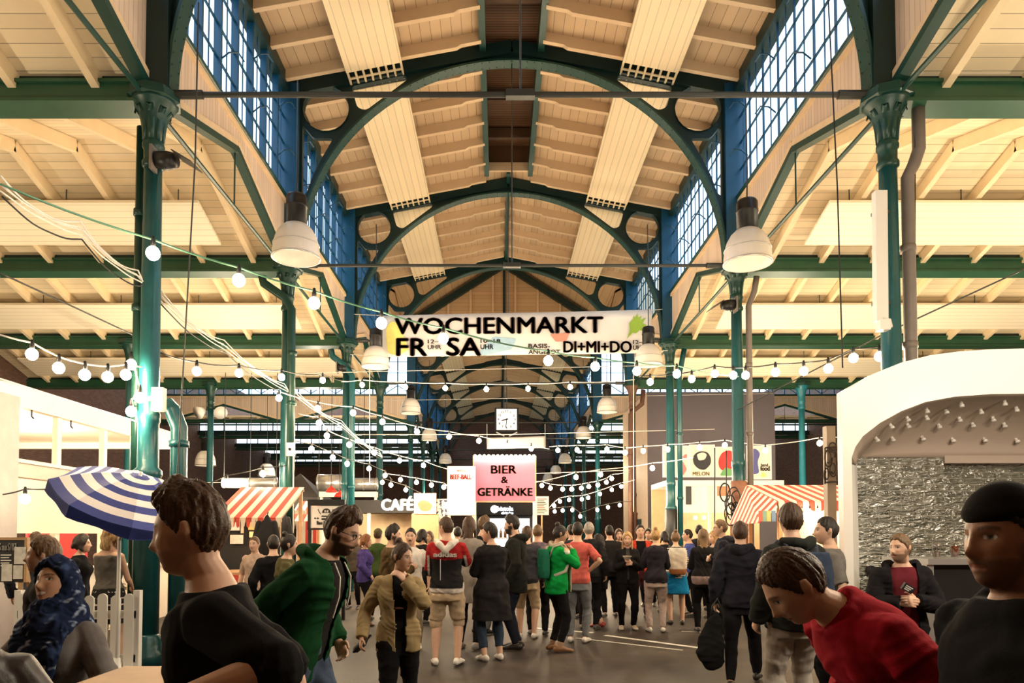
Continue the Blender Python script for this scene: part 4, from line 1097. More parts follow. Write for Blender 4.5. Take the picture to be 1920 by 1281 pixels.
# ---- clerestory walls, windows, aisle roofs
def zig(bm, pts, w, h, m=None):
    for a, b in zip(pts, pts[1:]): bar(bm, a, b, w, h)
wn = [0]
def clerestory(P, length, nbay, sd, normal, y_label, cross=False, wide=None):
    pass
def window_bay(f, L, z0=8.42, z1=10.58, truss=False, n=8, sub=True, tw=.045, td=.11):
    """window wall unit of length L; f(u,v,w) -> world: along, up, outwards"""
    wn[0] += 1
    bm = BM()
    def b_(u0, v0, u1, v1, t, d):
        p, q = f(u0, v0, 0), f(u1, v1, 0); nrm = f(0, 0, 1)-f(0, 0, 0)
        bar(bm, p, q, t, d, up=nrm)
    for k in range(n+1): b_(L*k/n, z0, L*k/n, z1, tw, td)
    for k in range(5): b_(0, z0+(z1-z0)*k/4, L, z0+(z1-z0)*k/4, .022, .035)
    fr = struct('window_%d' % wn[0], bm, m_skylit)
    if sub:
        bm = BM()
        for k in range(n): b_(L*(k+.5)/n, z0, L*(k+.5)/n, z1, .014, .02)
        struct('glazing_bars', bm, m_skylit, fr)
    if truss:
        bm = BM()
        for k in range(n//2):
            a = L*2*k/n
            b_(a, z0+.05, a+L/n, z0+.45, .03, .04); b_(a+L/n, z0+.45, a+2*L/n, z0+.05, .03, .04)
        struct('window_brace', bm, m_skylit, fr)
    else:
        bm = BM()                                              # casement stays: little curved iron arms
        for k in (1, 3, 5, 7):
            for v in (8.95, 9.9):
                u = L*k/n
                tube(bm, [f(u, v, -.05), f(u+.03, v+.12, -.16), f(u+.14, v+.20, -.26), f(u+.30, v+.16, -.30)], .014, 5)
        struct('window_stay', bm, m_skylit, fr)
    bm = BM()
    vs = [bm.verts.new(f(u, v, w)) for w in (.035, .045) for u, v in ((0, z0), (L, z0), (L, z1), (0, z1))]
    for q in ((0, 1, 2, 3), (7, 6, 5, 4), (0, 4, 5, 1), (1, 5, 6, 2), (2, 6, 7, 3), (3, 7, 4, 0)): bm.faces.new([vs[i] for i in q])
    struct('window_pane', bm, m_pane, fr)
def lower_wall(f, L, m, name='wall_clerestory'):
    bm = BM()
    prism(bm, [[(0, 7.16), (L/2, 8.02), (L, 7.16), (L, 8.40), (0, 8.40)]], -.03, .03, lambda u, v, d: f(u, v, d))
    w = struct(name, bm, m)
    bm = BM(); zig(bm, [f(0, 7.13, -.05), f(L/2, 8.0, -.05), f(L, 7.13, -.05)], .06, .13); struct('trim_moulding', bm, m_trim, w)
    bm = BM(); zig(bm, [f(0, 7.04, -.02), f(L/2, 7.90, -.02), f(L, 7.04, -.02)], .14, .10); struct('trim_iron', bm, m_green, w)
    bm = BM(); tube(bm, [f(0, 8.40, -.06), f(L, 8.40, -.06)], .045, 8); struct('trim_rail', bm, m_green, w)
    bm = BM(); bar(bm, f(0, 8.30, -.05), f(L, 8.30, -.05), .05, .08); struct('trim_cream', bm, m_trim, w)
    bm = BM(); tube(bm, [f(0, 6.95, -.02), f(L, 6.95, -.02)], .032, 6); tube(bm, [f(L/2, 7.9, -.02), f(L/2, 6.95, -.02)], .014, 5)
    struct('tie_rod', bm, m_green, w)
for i in (0, 1, 2, 3, 5, 6, 7, 8):
    for sd in (-1, 1):
        y0 = ROWS[i] if i else ROWS[1]-BAY
        f = lambda u, v, w, y0=y0, sd=sd: V((sd*(4.62+w), y0+u, v))
        lower_wall(f, BAY, b_wall)
        window_bay(f, BAY, sub=(i < 5), tw=.055 if sd < 0 else .026, td=.12 if sd < 0 else .035)
        bm = BM(); box(bm, sd*4.50, sd*4.78, y0, y0+BAY, 10.55, 10.80); struct('trim_eave', bm, m_dkgreen)

def hip_roof(i, sd, y0, L=BAY, x0=4.6, x1=17.2):
    zs = lambda y: 8.06-.31*abs(y-(y0+L/2)) if True else 0
    bm = BM(); a, b = sd*x0, sd*x1
    ym = y0+L/2
    prism(bm, [[(y0, zs(y0)+.02), (ym, zs(ym)+.02), (y0+L, zs(y0+L)+.02), (y0+L, zs(y0+L)+.1), (ym, zs(ym)+.1), (y0, zs(y0)+.1)]], a, b, lambda u, v, d: V((d, u, v)))
    c = struct('ceiling_aisle', bm, b_aisle)
    for k in range(12):
        x = sd*(5.2+k*1.02)
        for q0, q1 in ((y0+.12, ym), (ym, y0+L-.12)):
            bm = BM(); bar(bm, (x, q0, zs(q0)-.09), (x, q1, zs(q1)-.09), .10, .20)
            struct('rafter', bm, m_raft, c)
    return c
for i in (0, 1, 2, 3):
    for sd in (-1, 1): hip_roof(i, sd, ROWS[1]-BAY if i == 0 else ROWS[i])
def lintel(i, sd):
    y = ROWS[i]
    zb = 6.88 if i < 5 else 7.06
    bm = BM(); box(bm, sd*4.65, sd*17.2, y-.15, y+.15, zb, 7.13)
    for z in (zb, 7.12): box(bm, sd*4.65, sd*17.2, y-.19, y+.19, z-.02, z+.02)
    g = struct('girder_aisle', bm, m_lint)
    bm = BM(); box(bm, sd*4.65, sd*17.2, y-.08, y+.08, 7.14, 7.36 if i < 5 else 7.2); struct('girder_top', bm, m_dkgreen, g)
for i in range(1, 10):
    for sd in (-1, 1): lintel(i, sd)
def aisle_panel(i, sd, label):
    y0 = ROWS[i] if i else ROWS[1]-BAY
    t = thing('radiant_heater', label, 'ceiling heater', (0, 0, 0), 0, 'radiant heaters under the aisle roofs')
    q0, q1 = y0+BAY/2+.95, y0+BAY/2+2.0
    zs = lambda y: 8.06-.31*abs(y-(y0+BAY/2))-.30
    bm = BM(); prism(bm, [[(q0, zs(q0)), (q1, zs(q1)), (q1, zs(q1)+.05), (q0, zs(q0)+.05)]], sd*5.6, sd*16.4, lambda u, v, d: V((d, u, v)))
    obj('panel', bm, m_panely, t)
    for k in range(6):
        for q in (q0+.1, q1-.1):
            bm = BM(); bar(bm, (sd*(6+k*2), q, zs(q)+.03), (sd*(6+k*2), q, zs(q)+.32), .015, .015); obj('hanger', bm, m_steel, t)
for i in (0, 1, 2, 3):
    for sd, nm in ((-1, 'left'), (1, 'right')):
        if i == 0: continue
        aisle_panel(i, sd, 'wide cream heater panel under the %s aisle roof, %s' % (nm, ['', 'just behind the front green girder', 'behind the second green girder', 'farthest, before the tall window strip'][i]))
# ---- the crossing: plank gable above the far arches, transept walls with tall windows, its roofs
bm = BM(); prism(bm, [[(-4.7, 10.7), (4.7, 10.7), (4.7, 12.1), (0, 15.1), (-4.7, 12.1)]], 34.4, 34.5, lambda u, v, d: V((u, d, v)))
gw = struct('wall_gable', bm, b_gable)
for k in range(8):
    x = -3.82+1.09*k; bm = BM(); box(bm, x-.05, x+.05, 34.28, 34.42, 11.75, 14.9-abs(x)*.638); struct('trim_post', bm, m_nraft, gw)
bm = BM(); box(bm, -4.6, 4.6, 34.3, 34.42, 11.66, 11.78); struct('trim_rail', bm, m_nraft, gw)
for sd in (-1, 1):
    bm = BM(); bar(bm, (0, 34.2, 14.75), (sd*4.7, 34.2, 11.75), .25, .3); struct('trim_rake', bm, m_dkgreen, gw)
bm = BM(); box(bm, -.06, .06, 34.15, 34.3, 10.8, 14.9); struct('trim_post_iron', bm, m_dkgreen, gw)
bm = BM()
for sd in (-1, 1):
    prism(bm, [[(0, 15.1), (sd*4.8, 12.05), (sd*4.8, 12.15), (0, 15.2)]], 25.5, 34.5, lambda u, v, d: V((u, d, v)))
    box(bm, sd*4.7, sd*4.8, 25.5, 34.5, 10.7, 12.2)
prism(bm, [[(-4.7, 11.6), (4.7, 11.6), (4.7, 12.1), (0, 15.1), (-4.7, 12.1)]], 25.5, 25.6, lambda u, v, d: V((u, d, v)))
struct('ceiling_crossing', bm, b_gable)
for sd in (-1, 1):
    bm = BM(); a, b = sd*4.7, sd*17.2
    prism(bm, [[(25.5, 10.75), (30, 11.9), (34.5, 10.75), (34.5, 10.85), (30, 12), (25.5, 10.85)]], a, b, lambda u, v, d: V((d, u, v)))
    box(bm, a, b, 25.45, 25.55, 7.3, 10.8)
    struct('ceiling_transept', bm, b_aisle)
    for k in range(2):
        x0 = 4.6+6.05*k
        f = lambda u, v, w, x0=x0, sd=sd: V((sd*(x0+u), 34.5+w, v))
        lower_wall(f, 6.05, b_wallx, 'wall_transept')
        window_bay(f, 6.05, truss=True, n=10, sub=False)
# ---- aisles beyond the crossing: shed roofs with a strip of windows at each step
for i in (5, 6, 7, 8):
    y0, y1 = ROWS[i], ROWS[i]+BAY
    for sd in (-1, 1):
        bm = BM(); prism(bm, [[(y0, 7.30), (y1, 8.12), (y1, 8.22), (y0, 7.40)]], sd*4.6, sd*17.2, lambda u, v, d: V((d, u, v)))
        c = struct('ceiling_aisle', bm, b_aisle)
        for k in range(9):
            x = sd*(5.3+k*1.35); bm = BM(); bar(bm, (x, y0+.1, 7.22), (x, y1-.4, 7.94), .10, .2); struct('rafter', bm, m_raft, c)
        f = lambda u, v, w, y1=y1, sd=sd: V((sd*(4.7+u), y1-.3+w, v))
        window_bay(f, 12.4, 7.55, 8.30, n=16, sub=False, truss=False) if False else None
        wn[0] += 1
        bm = BM()
        for k in range(19): bar(bm, f(12.4*k/18, 7.42, 0), f(12.4*k/18, 8.08, 0), .05, .05, up=(0, 1, 0))
        for v in (7.42, 7.75, 8.08): bar(bm, f(0, v, 0), f(12.4, v, 0), .05, .05)
        fr = struct('window_%d' % wn[0], bm, m_skylit)
        bm = BM(); box(bm, sd*4.7, sd*17.1, y1-.28, y1-.27, 7.42, 8.1); struct('window_pane', bm, emis('skylight_pane', (.80, .90, 1.), 1.1), fr)
        bm = BM(); box(bm, sd*4.6, sd*17.2, y1-.33, y1-.2, 7.2, 7.42); struct('trim_sill', bm, m_dkgreen, fr)
# ---- outer walls
for nm, sd in (('left', -1), ('right', 1)):
    bm = BM(); box(bm, sd*17.2, sd*17.5, -5, 57.2, 0, 11); struct('wall_%s' % nm, bm, bricks('side_brick', (.15, .08, .055), (.10, .055, .04), (.08, .06, .05), 4, .9, .3, map3=('Y', 'Z')))
bm = BM(); box(bm, -17.5, 17.5, 57, 57.4, 0, 12); struct('wall_end', bm, m_brick)
bm = BM(); box(bm, -17.5, 17.5, -5.3, -5, 0, 12); struct('wall_entrance', bm, m_brick)
for sd in (-1, 1):
    bm = BM(); box(bm, sd*4.6, sd*17.2, -5, 3.04, 7.3, 7.4); box(bm, sd*4.6, sd*4.7, -5, 3.04, 7.3, 11); struct('ceiling_entrance', bm, b_aisle)

# ---- cast iron columns
def leaf(bm, c, ang, z, r0, h, out):
    d = V((math.cos(ang), math.sin(ang), 0)); s_ = V((-math.sin(ang), math.cos(ang), 0))
    P = [V(c)+d*(r0+q)+V((0, 0, z+w)) for q, w in ((0.005, 0), (.015, h*.4), (.035, h*.75), (.035+out, h), (.035+out*1.3, h*.88))]
    tube(bm, P, [(.012, .035), (.014, .05), (.014, .055), (.014, .045), (.010, .02)], 6, up=d)
def column(x, y, label, m=None, fancy=True, group=None):
    m = m or m_teal
    t = thing('iron_column', label, 'column', (x, y, 0), 0, group)
    bm = BM(); lathe(bm, [(.155, .35), (.155, 2.28), (.165, 2.30), (.165, 2.36), (.125, 2.40), (.122, 2.94), (.134, 2.96), (.134, 3.06), (.118, 3.09), (.112, 4.6), (.104, 6.15)], n=20)
    obj('shaft', bm, m, t, True)
    bm = BM(); lathe(bm, [(.24, 0), (.24, .16), (.20, .2), (.20, .30), (.165, .36), (.155, .38)], n=20); obj('base', bm, m, t, True)
    bm = BM(); lathe(bm, [(.104, 6.10), (.13, 6.13), (.13, 6.18), (.11, 6.21), (.112, 6.34), (.13, 6.36), (.13, 6.40), (.115, 6.43), (.13, 6.6), (.175, 6.78), (.25, 6.90), (.28, 6.93)], n=20)
    cp = obj('capital', bm, m_green if m is m_teal else m, t, True)
    bm = BM(); lathe(bm, [(.27, 6.92), (.32, 6.94), (.32, 6.99), (.29, 7.0), (.29, 7.06)], n=8); obj('abacus', bm, m_green, cp)
    if fancy:
        for k in range(8):
            bm = BM(); leaf(bm, (0, 0, 0), 2*PI*k/8+.2, 6.44, .11, .40, .06); obj('acanthus_leaf', bm, m_green, cp, True)
    return t
def downpipe(pts, r, label, m, rings=()):
    t = thing('downpipe', label, 'downpipe', (pts[-1][0], pts[-1][1], 0))
    inv = Matrix.Translation(-V((pts[-1][0], pts[-1][1], 0)))
    bm = BM(); tube(bm, pts, r, 12); obj('pipe', bm, m, t, True, inv=inv)
    for z in rings:
        bm = BM(); x, y = pts[-1][0], pts[-1][1]
        tube(bm, [(x, y, z-.04), (x, y, z+.04)], r*1.18, 12); obj('pipe_clamp', bm, m, t, True, inv=inv)
    return t
# ================================================================== THINGS IN THE HALL
def project(p):
    d = V(p)-V((CX, 0, CH)); z = d.y*math.cos(TILT)+d.z*math.sin(TILT); u = -d.y*math.sin(TILT)+d.z*math.cos(TILT)
    return VX+F*d.x/z, PPY-F*u/z
m_white = mat('white_paint', (.82, .80, .76), .45, namt=.05)
m_offw = mat('warm_white_panel', (.85, .78, .66), .5, namt=.06)
m_black = mat('black_paint', (.012, .012, .013), .4)
m_blackfab = mat('black_canvas', (.015, .014, .015), .8)
m_wood = mat('raw_timber', (.50, .31, .16), .6, nscale=5, namt=.3)
m_chrome = mat('polished_steel', (.66, .64, .62), .28, metal=.75, namt=.06)
m_cable = mat('black_cable', (.015, .015, .015), .5)
m_wcable = mat('white_cable', (.75, .72, .66), .5)
m_gcable = mat('green_cable', (.10, .24, .15), .5)
m_redlac = mat('red_enamel', (.55, .03, .02), .3)
red_aw = stripes('awning_stripes', (.62, .075, .045), (.85, .72, .58), 'X', .20)
red_awy = stripes('awning_stripes_side', (.62, .075, .045), (.85, .72, .58), 'Y', .20)
m_ink = mat('dark_ink', (.045, .022, .018), .6)

# ---- columns
ccl = {(-1, 1): 'thick teal iron column at front left behind the blue striped parasol', (1, 1): 'dark teal iron column at front right rising behind the white arched bar',
 (-1, 2): 'green iron column with twin pipe in front of the red striped stall on the left', (1, 2): 'teal iron column wrapped brown at its foot, hung with coiled black cables',
 (-1, 3): 'teal iron column just right of the bao bun sign', (1, 3): 'teal and black iron column in front of the vegetable posters',
 (-1, 4): 'slim teal column left of the CAFÉ lettering', (1, 4): 'rusty dark column standing before the grey block wall',
 (-1, 5): 'far slim column left of the clock, at the near corner of the far nave', (1, 5): 'far slim column right of the clock, at the near corner of the far nave'}
for i in range(1, 9):
    for sd, nm in ((-1, 'left'), (1, 'right')):
        lb = ccl.get((sd, i), 'thin far column in the %s row beyond the clock, %s one' % (nm, {6: 'nearest', 7: 'middle', 8: 'farthest'}.get(i)))
        t = column(sd*XC, ROWS[i], lb, m_rust if (sd, i) == (1, 4) else None, fancy=i < 4)
        if (sd, i) == (1, 2):
            bm = BM(); lathe(bm, [(.17, .36), (.17, 2.62), (.15, 2.66)], n=20); obj('lower_wrap', bm, mat('copper_brown_wrap', (.30, .13, .075), .45, nscale=8, namt=.35), t, True)
        if (sd, i) == (1, 3):
            bm = BM(); lathe(bm, [(.17, .36), (.17, 2.28), (.15, 2.3)], n=20); obj('lower_wrap', bm, m_black, t, True)
for i, sd, lb in ((2, -1, 'outer teal column seen through the white kiosk on the left'), (3, -1, 'outer teal column behind the white kiosk roof, beyond the front left column'), (4, -1, 'slim dark outer column under the left aisle roof carrying two floodlights'),
                  (4, 1, 'blue outer column right of the grey block wall')):
    column(sd*10.65, ROWS[i], lb, m_tealb if sd > 0 else None, False)
# ---- downpipes
y1, y2, y3 = ROWS[1], ROWS[2], ROWS[3]
downpipe([(-4.76, y1+.12, 6.7), (-4.76, y1+.1, .2)], .06, 'slim green pipe beside the front left column', m_green, (5.6, 4.4, 3.2, 2.2))
downpipe([(-4.22, y1+.1, 2.62), (-4.22, y1+.1, 2.9), (-4.30, y1+.08, 3.12), (-4.38, y1+.05, 3.2)][::-1]+[(-4.22, y1+.1, .1)], .10, 'fat teal elbow pipe at the foot of the front left column', m_teal, (2.7, 1.7))
downpipe([(4.93, y1-.02, 6.9), (4.93, y1-.02, 6.35), (4.86, y1-.02, 6.15), (4.78, y1-.02, 6.0), (4.77, y1-.02, .1)], .075, 'grey downpipe with a bend beside the front right column', m_grey, (5.1, 3.9))
downpipe([(-5.0, y2-.2, 6.75), (-4.98, y2-.2, 6.62), (-4.55, y2-.2, 6.32), (-4.42, y2-.17, 6.1), (-4.40, y2-.17, .1)], .085, 'green downpipe slanting in to the second left column', m_green, (5.2, 4.2, 3.2))
downpipe([(4.95, y2-.05, 6.8), (4.9, y2-.05, 6.5), (4.78, y2-.05, 6.2), (4.77, y2-.05, .1)], .06, 'pale downpipe beside the brown-wrapped column', m_grey, (5, 3.6))
downpipe([(-4.95, y3-.2, 6.75), (-4.9, y3-.2, 6.55), (-4.5, y3-.2, 6.25), (-4.36, y3-.17, 6.0), (-4.35, y3-.17, .1)], .085, 'teal downpipe beside the column right of the bao bun sign', m_teal, (4.4, 2.9))
downpipe([(4.95, y3-.05, 6.8), (4.85, y3-.05, 6.3), (4.80, y3-.05, 6.1), (4.80, y3-.05, .1)], .075, 'dark teal downpipe beside the column before the vegetable posters', m_teal, (4.4, 2.6))
downpipe([(4.95, ROWS[4], 6.8), (4.9, ROWS[4], 6.3), (4.45, ROWS[4]-.2, 5.9), (4.42, ROWS[4]-.2, .1)], .085, 'rusty downpipe with a hooked bend before the grey block', m_rust, (4.4,))

# ---- bell lamps
m_dome = mat('ribbed_acrylic_dome', (.86, .80, .72), .3, namt=.05, spec=.5)
m_inner = mat('lamp_inner_reflector', (.92, .80, .66), .4, namt=.05)
def bell_lamp(px, py, Y, label, r=.375, top=11.0, grp='bell lamps over the nave'):
    p = at(px, py, Y)                                # centre of the rim
    t = thing('pendant_lamp', label, 'lamp', p, 0, grp)
    prof = [(r, 0), (r*.985, .10), (r*.95, .22), (r*.86, .34), (r*.70, .45), (r*.50, .525), (r*.36, .55)]
    prof = [(a, b*r/.375) for a, b in prof]
    bm = BM(); lathe(bm, prof+[(a-.012, b-.012) for a, b in prof[::-1]], n=28, cap=False); obj('dome', bm, m_dome, t, True)
    bm = BM(); tube(bm, [(r*math.cos(a), r*math.sin(a), .0) for a in [2*PI*k/32 for k in range(33)]], .014, 6); tube(bm, [(r*.965*math.cos(a), r*.965*math.sin(a), .21*r/.375) for a in [2*PI*k/32 for k in range(33)]], .008, 6); obj('rim', bm, m_chrome, t, True)
    k = r/.375
    bm = BM(); lathe(bm, [(.12*k, .53*k), (.165*k, .55*k), (.165*k, .82*k), (.172*k, .82*k), (.172*k, .85*k), (.165*k, .85*k), (.165*k, .98*k), (.14*k, 1.02*k), (.03*k, 1.06*k)], n=20); obj('ballast_housing', bm, m_black, t, True)
    bm = BM(); ball(bm, (0, 0, .30*k), (.06, .06, .11), 12, 8); obj('lamp_bulb', bm, emis('frosted_lamp', (1, .86, .66), 3.), t, True)
    bm = BM(); tube(bm, [(0, 0, 1.05*k), (.01, 0, (top-p.z)*.5), (0, 0, top-p.z)], .012, 6); obj('suspension_cord', bm, m_steel, t)
    return p
bell_lamp(555, 484, 11.2, 'large bell lamp with black top in front of the second left column', top=8.9)
bell_lamp(1402, 494, 11.2, 'large bell lamp with black top in front of the second right column', top=8.9)
bell_lamp(704, 688, 19.0, 'bell lamp covering the left end of the Wochenmarkt banner', top=10)
bell_lamp(1216, 684, 19.0, 'bell lamp covering the right end of the Wochenmarkt banner', top=10)
bell_lamp(770, 775, 26.3, 'white bell lamp left of the clock below the banner', top=10)
bell_lamp(1138, 773, 26.3, 'white bell lamp beside the grey block below the banner', top=10)
bell_lamp(805, 825, 34.0, 'small bell lamp left of the small blank banner', top=10)
bell_lamp(1094, 821, 34.0, 'small bell lamp right of the small blank banner', top=10)
bell_lamp(835, 868, 41.5, 'tiny bell lamp above the tall white lit sign', top=10)
bell_lamp(1059, 868, 41.5, 'tiny bell lamp right of the Bier sign', top=10)
bell_lamp(1042, 888, 47.5, 'very small far bell lamp, upper of two near the drinks sign', top=10)
bell_lamp(1027, 902, 50.5, 'very small far bell lamp, lower of two near the drinks sign', top=10)
bell_lamp(385, 873, 26.5, 'bell lamp hanging alone in the dark left aisle', top=8)
bell_lamp(500, 893, 31.5, 'bell lamp behind the bulb string in the left aisle', top=8)

# ---- the big banner
def wavy_sheet(name, c, m, parent, nx=40, nz=6, th=.004, amp=.02, inv=None):
    """c: four corners bl, br, tr, tl"""
    bl, br, tr, tl = [V(q) for q in c]; bm = BM(); G = {}
    for s_ in (0, 1):
        for i in range(nx+1):
            for j in range(nz+1):
                u, v = i/nx, j/nz
                p = (bl*(1-u)+br*u)*(1-v)+(tl*(1-u)+tr*u)*v
                p = p+V((0, amp*math.sin(u*9+v*2)+th*s_, -.10*math.sin(u*PI)*0))
                G[s_, i, j] = bm.verts.new(p)
    for i in range(nx):
        for j in range(nz):
            bm.faces.new((G[0, i, j], G[0, i+1, j], G[0, i+1, j+1], G[0, i, j+1])); bm.faces.new((G[1, i, j+1], G[1, i+1, j+1], G[1, i+1, j], G[1, i, j]))
    for i in range(nx):
        for j in (0, nz): bm.faces.new((G[0, i, j], G[0, i+1, j], G[1, i+1, j], G[1, i, j]))
    for j in range(nz):
        for i in (0, nx): bm.faces.new((G[0, i, j], G[0, i, j+1], G[1, i, j+1], G[1, i, j]))
    return obj(name, bm, m, parent, True, inv=inv)
YB = 19.72
t = thing('market_banner', 'long white market banner reading WOCHENMARKT stretched across the nave', 'banner', at(969, 630, YB))
inv = Matrix.Translation(-t.location)
wavy_sheet('cloth', (at(717, 670, YB), at(1222, 662, YB), at(1222, 581, YB), at(717, 592, YB)), mat('banner_vinyl', (.86, .83, .78), .55, namt=.03), t, inv=inv, amp=.012)
def btext(body, x0, x1, ytop, ybot, m=m_ink, bold=.012, parent=None, Y=YB-.035, roll=0):
    a, b = at(x0, ybot, Y), at(x1, ybot, Y); h = at(x0, ytop, Y).z-a.z
    p = parent or t
    return text_mesh('lettering', body, h*1.3, m, p, a-V(p.location), (PI/2, roll, 0), bold*h*2.1, b.x-a.x, height=h)
btext('WOCHENMARKT', 741, 1130, 597, 627, bold=.030, roll=-.008)
btext('FR', 744, 800, 635, 667, bold=.03); btext('SA', 838, 901, 634, 667, bold=.03)
btext('12–19', 802, 838, 637, 644); btext('UHR', 802, 827, 647, 655)
btext('10–18', 901, 938, 636, 643); btext('UHR', 901, 925, 646, 655)
btext('BASIS-', 991, 1031, 645, 653); btext('ANGEBOT', 991, 1050, 656, 664)
btext('DI+MI+DO', 1057, 1184, 640, 661, bold=.025); btext('12–', 1187, 1205, 638, 645); btext('UHR', 1187, 1210, 648, 656)
def blob(name, pts, m, Y, parent, d=.004, inv=None):
    bm = BM(); P = [at(x, y, Y) for x, y in pts]
    prism(bm, [[(p.x, p.z) for p in P]], Y-d/2, Y+d/2, lambda u, v, w: V((u, w, v)))
    return obj(name, bm, m, parent, inv=inv)
YP = YB-.024
blob('yellow_fruit_print', fillet([(724, 612), (738, 600), (752, 615), (760, 640), (768, 655), (745, 667), (726, 662)], 9), mat('print_yellow', (.85, .78, .22), .6), YP, t, inv=inv)
blob('blue_print', fillet([(925, 631), (969, 635), (960, 655), (905, 668), (898, 660)], 5), mat('print_blue', (.42, .62, .75), .6), YP, t, inv=inv)
blob('red_print', fillet([(1031, 627), (1068, 624), (1062, 640), (1042, 641)], 3), mat('print_red', (.85, .30, .22), .6), YP, t, inv=inv)
blob('green_vegetable_print', [(1175, 636), (1181, 620), (1180, 606), (1187, 598), (1188, 592), (1191, 596), (1195, 587), (1197, 596), (1203, 592), (1201, 600), (1211, 596), (1205, 606), (1213, 610), (1204, 614), (1209, 622), (1199, 619), (1193, 625), (1186, 624)], mat('print_green', (.32, .52, .06), .6), YP, t, inv=inv)
for x0, x1, ya in ((717, 657, 592), (717, 657, 668), (1222, 1252, 582), (1222, 1252, 660)):
    bm = BM(); tube(bm, [at(x0, ya, YB), at(x1, ya-3, YB)], .01, 5); obj('tie_cord', bm, m_wcable, t, inv=inv)

# ---- station clock
YK = 34.2
t = thing('station_clock', 'square white clock with dark frame hanging from the far tie rod', 'clock', at(950, 785, YK))
inv = Matrix.Translation(-t.location)
a, b = at(931, 811, YK), at(969, 764, YK); cx, cz = (a.x+b.x)/2, (a.z+b.z)/2; hw = (b.x-a.x)/2
bm = BM(); box(bm, cx-hw-.09, cx+hw+.09, YK+.01, YK+.3, cz-hw-.12, cz+hw+.10); obj('case', bm, m_black, t, inv=inv)
bm = BM(); box(bm, cx-hw, cx+hw, YK-.02, YK+.02, cz-hw, cz+hw+.04); obj('dial', bm, emis('clock_dial', (1, .93, .85), .42), t, inv=inv)
for k in range(12):
    an = PI/2-2*PI*(k+1)/12
    text_mesh('numeral', str(k+1), .16, m_black, t, V((cx+.40*math.cos(an), YK-.03, cz+.02+.40*math.sin(an)-.055))-t.location, (PI/2, 0, 0), .004, align='CENTER')
for nm, an, ln, w in (('hour_hand', PI/2-2*PI*(8.52/12), .26, .05), ('minute_hand', PI/2-2*PI*(31/60), .40, .035)):
    bm = BM(); d = V((math.cos(an), 0, math.sin(an))); c = V((cx, YK-.045, cz+.02)); bar(bm, c-d*.07, c+d*ln, w, .012, up=(0, 1, 0)); obj(nm, bm, m_black, t, inv=inv)
bm = BM(); tube(bm, [(cx, YK+.15, cz+hw), (cx, YK+.2, cz+hw+1.6)], .02, 6); obj('hanger', bm, m_steel, t, inv=inv)
for sd in (-1, 1):
    bm = BM(); bar(bm, (cx+sd*.5, YK-.25, cz-hw-.15), (cx+sd*.12, YK-.15, cz-hw-.32), .08, .05); obj('lamp_bracket', bm, m_white, t, inv=inv)
# small blank banner under the clock
YS = 30.5
t = thing('blank_banner', 'small blank white banner hanging below the clock', 'banner', at(967, 830, YS))
wavy_sheet('cloth', (at(913, 842, YS), at(1023, 840, YS), at(1023, 818, YS), at(912, 821, YS)), m_white, t, nx=20, inv=Matrix.Translation(-t.location))
for x in (913, 1022):
    bm = BM(); tube(bm, [at(x, 820, YS), at(x, 795, YS)], .01, 5); obj('tie_cord', bm, m_wcable, t, inv=Matrix.Translation(-t.location))

# ---- generic flat sign hung in the hall
def sign(name, label, cat, x0, x1, y0, y1, Y, m, frame=None, th=.06):
    a, b = at(x0, y1, Y), at(x1, y0, Y)
    t = thing(name, label, cat, ((a.x+b.x)/2, Y, a.z)); inv = Matrix.Translation(-t.location)
    bm = BM(); box(bm, a.x, b.x, Y, Y+th, a.z, b.z); obj('panel', bm, m, t, inv=inv)
    if frame:
        bm = BM(); w = .035
        for q in ((a.x-w, b.x+w, a.z-w, a.z), (a.x-w, b.x+w, b.z, b.z+w), (a.x-w, a.x, a.z, b.z), (b.x, b.x+w, a.z, b.z)): box(bm, q[0], q[1], Y-.015, Y+th+.01, q[2], q[3])
        obj('frame', bm, frame, t, inv=inv)
    return t, inv
# drinks booth
YD = 20.6
t, inv = sign('drinks_sign', 'pink sign reading BIER & GETRÄNKE on top of the black drinks booth', 'sign', 889, 1003, 857, 940, YD, mat('pink_print', (.55, .12, .20), .5, nscale=2, namt=.2), m_wood)
for s_, x0, x1, ya, yb in (('BIER', 921, 968, 873, 888), ('&', 940, 952, 894, 906), ('GETRÄNKE', 896, 998, 912, 930)): btext(s_, x0, x1, ya, yb, m_ink, .03, t, YD-.01)
for k in range(14):
    bm = BM(); p = at(891+k*110/13, 855, YD-.12); ball(bm, p, .04, 8, 6); obj('light_bulb', bm, emis('hot_bulb', (1, .78, .48), 40), t, True, inv=inv)
a, b = at(889, 1003, YD), at(1003, 1003, YD)
t = thing('drinks_booth', 'black drinks booth with glowing fridge under the pink sign', 'booth', ((a.x+b.x)/2, YD+.8, 0)); inv = Matrix.Translation(-t.location)
bm = BM(); box(bm, a.x, b.x, YD+.3, YD+1.8, 0, at(940, 941, YD).z); obj('body', bm, m_black, t, inv=inv)
bm = BM(); box(bm, a.x+.05, b.x-.05, YD+.02, YD+.3, at(940, 966, YD).z, at(940, 944, YD).z); obj('header', bm, mat('glossy_black', (.012, .012, .013), .12), t, inv=inv)
bm = BM(); box(bm, at(918, 1, YD).x, at(992, 1, YD).x, YD+.2, YD+.28, .9, at(940, 972, YD).z); obj('fridge_window', bm, emis('fridge_glow', (.78, .90, 1.), .7), t, inv=inv)
bm = BM(); box(bm, at(918, 1, YD).x, at(992, 1, YD).x, YD+.06, YD+.2, 1.47, 1.5); obj('fridge_shelf', bm, m_chrome, t, inv=inv)
BT = None
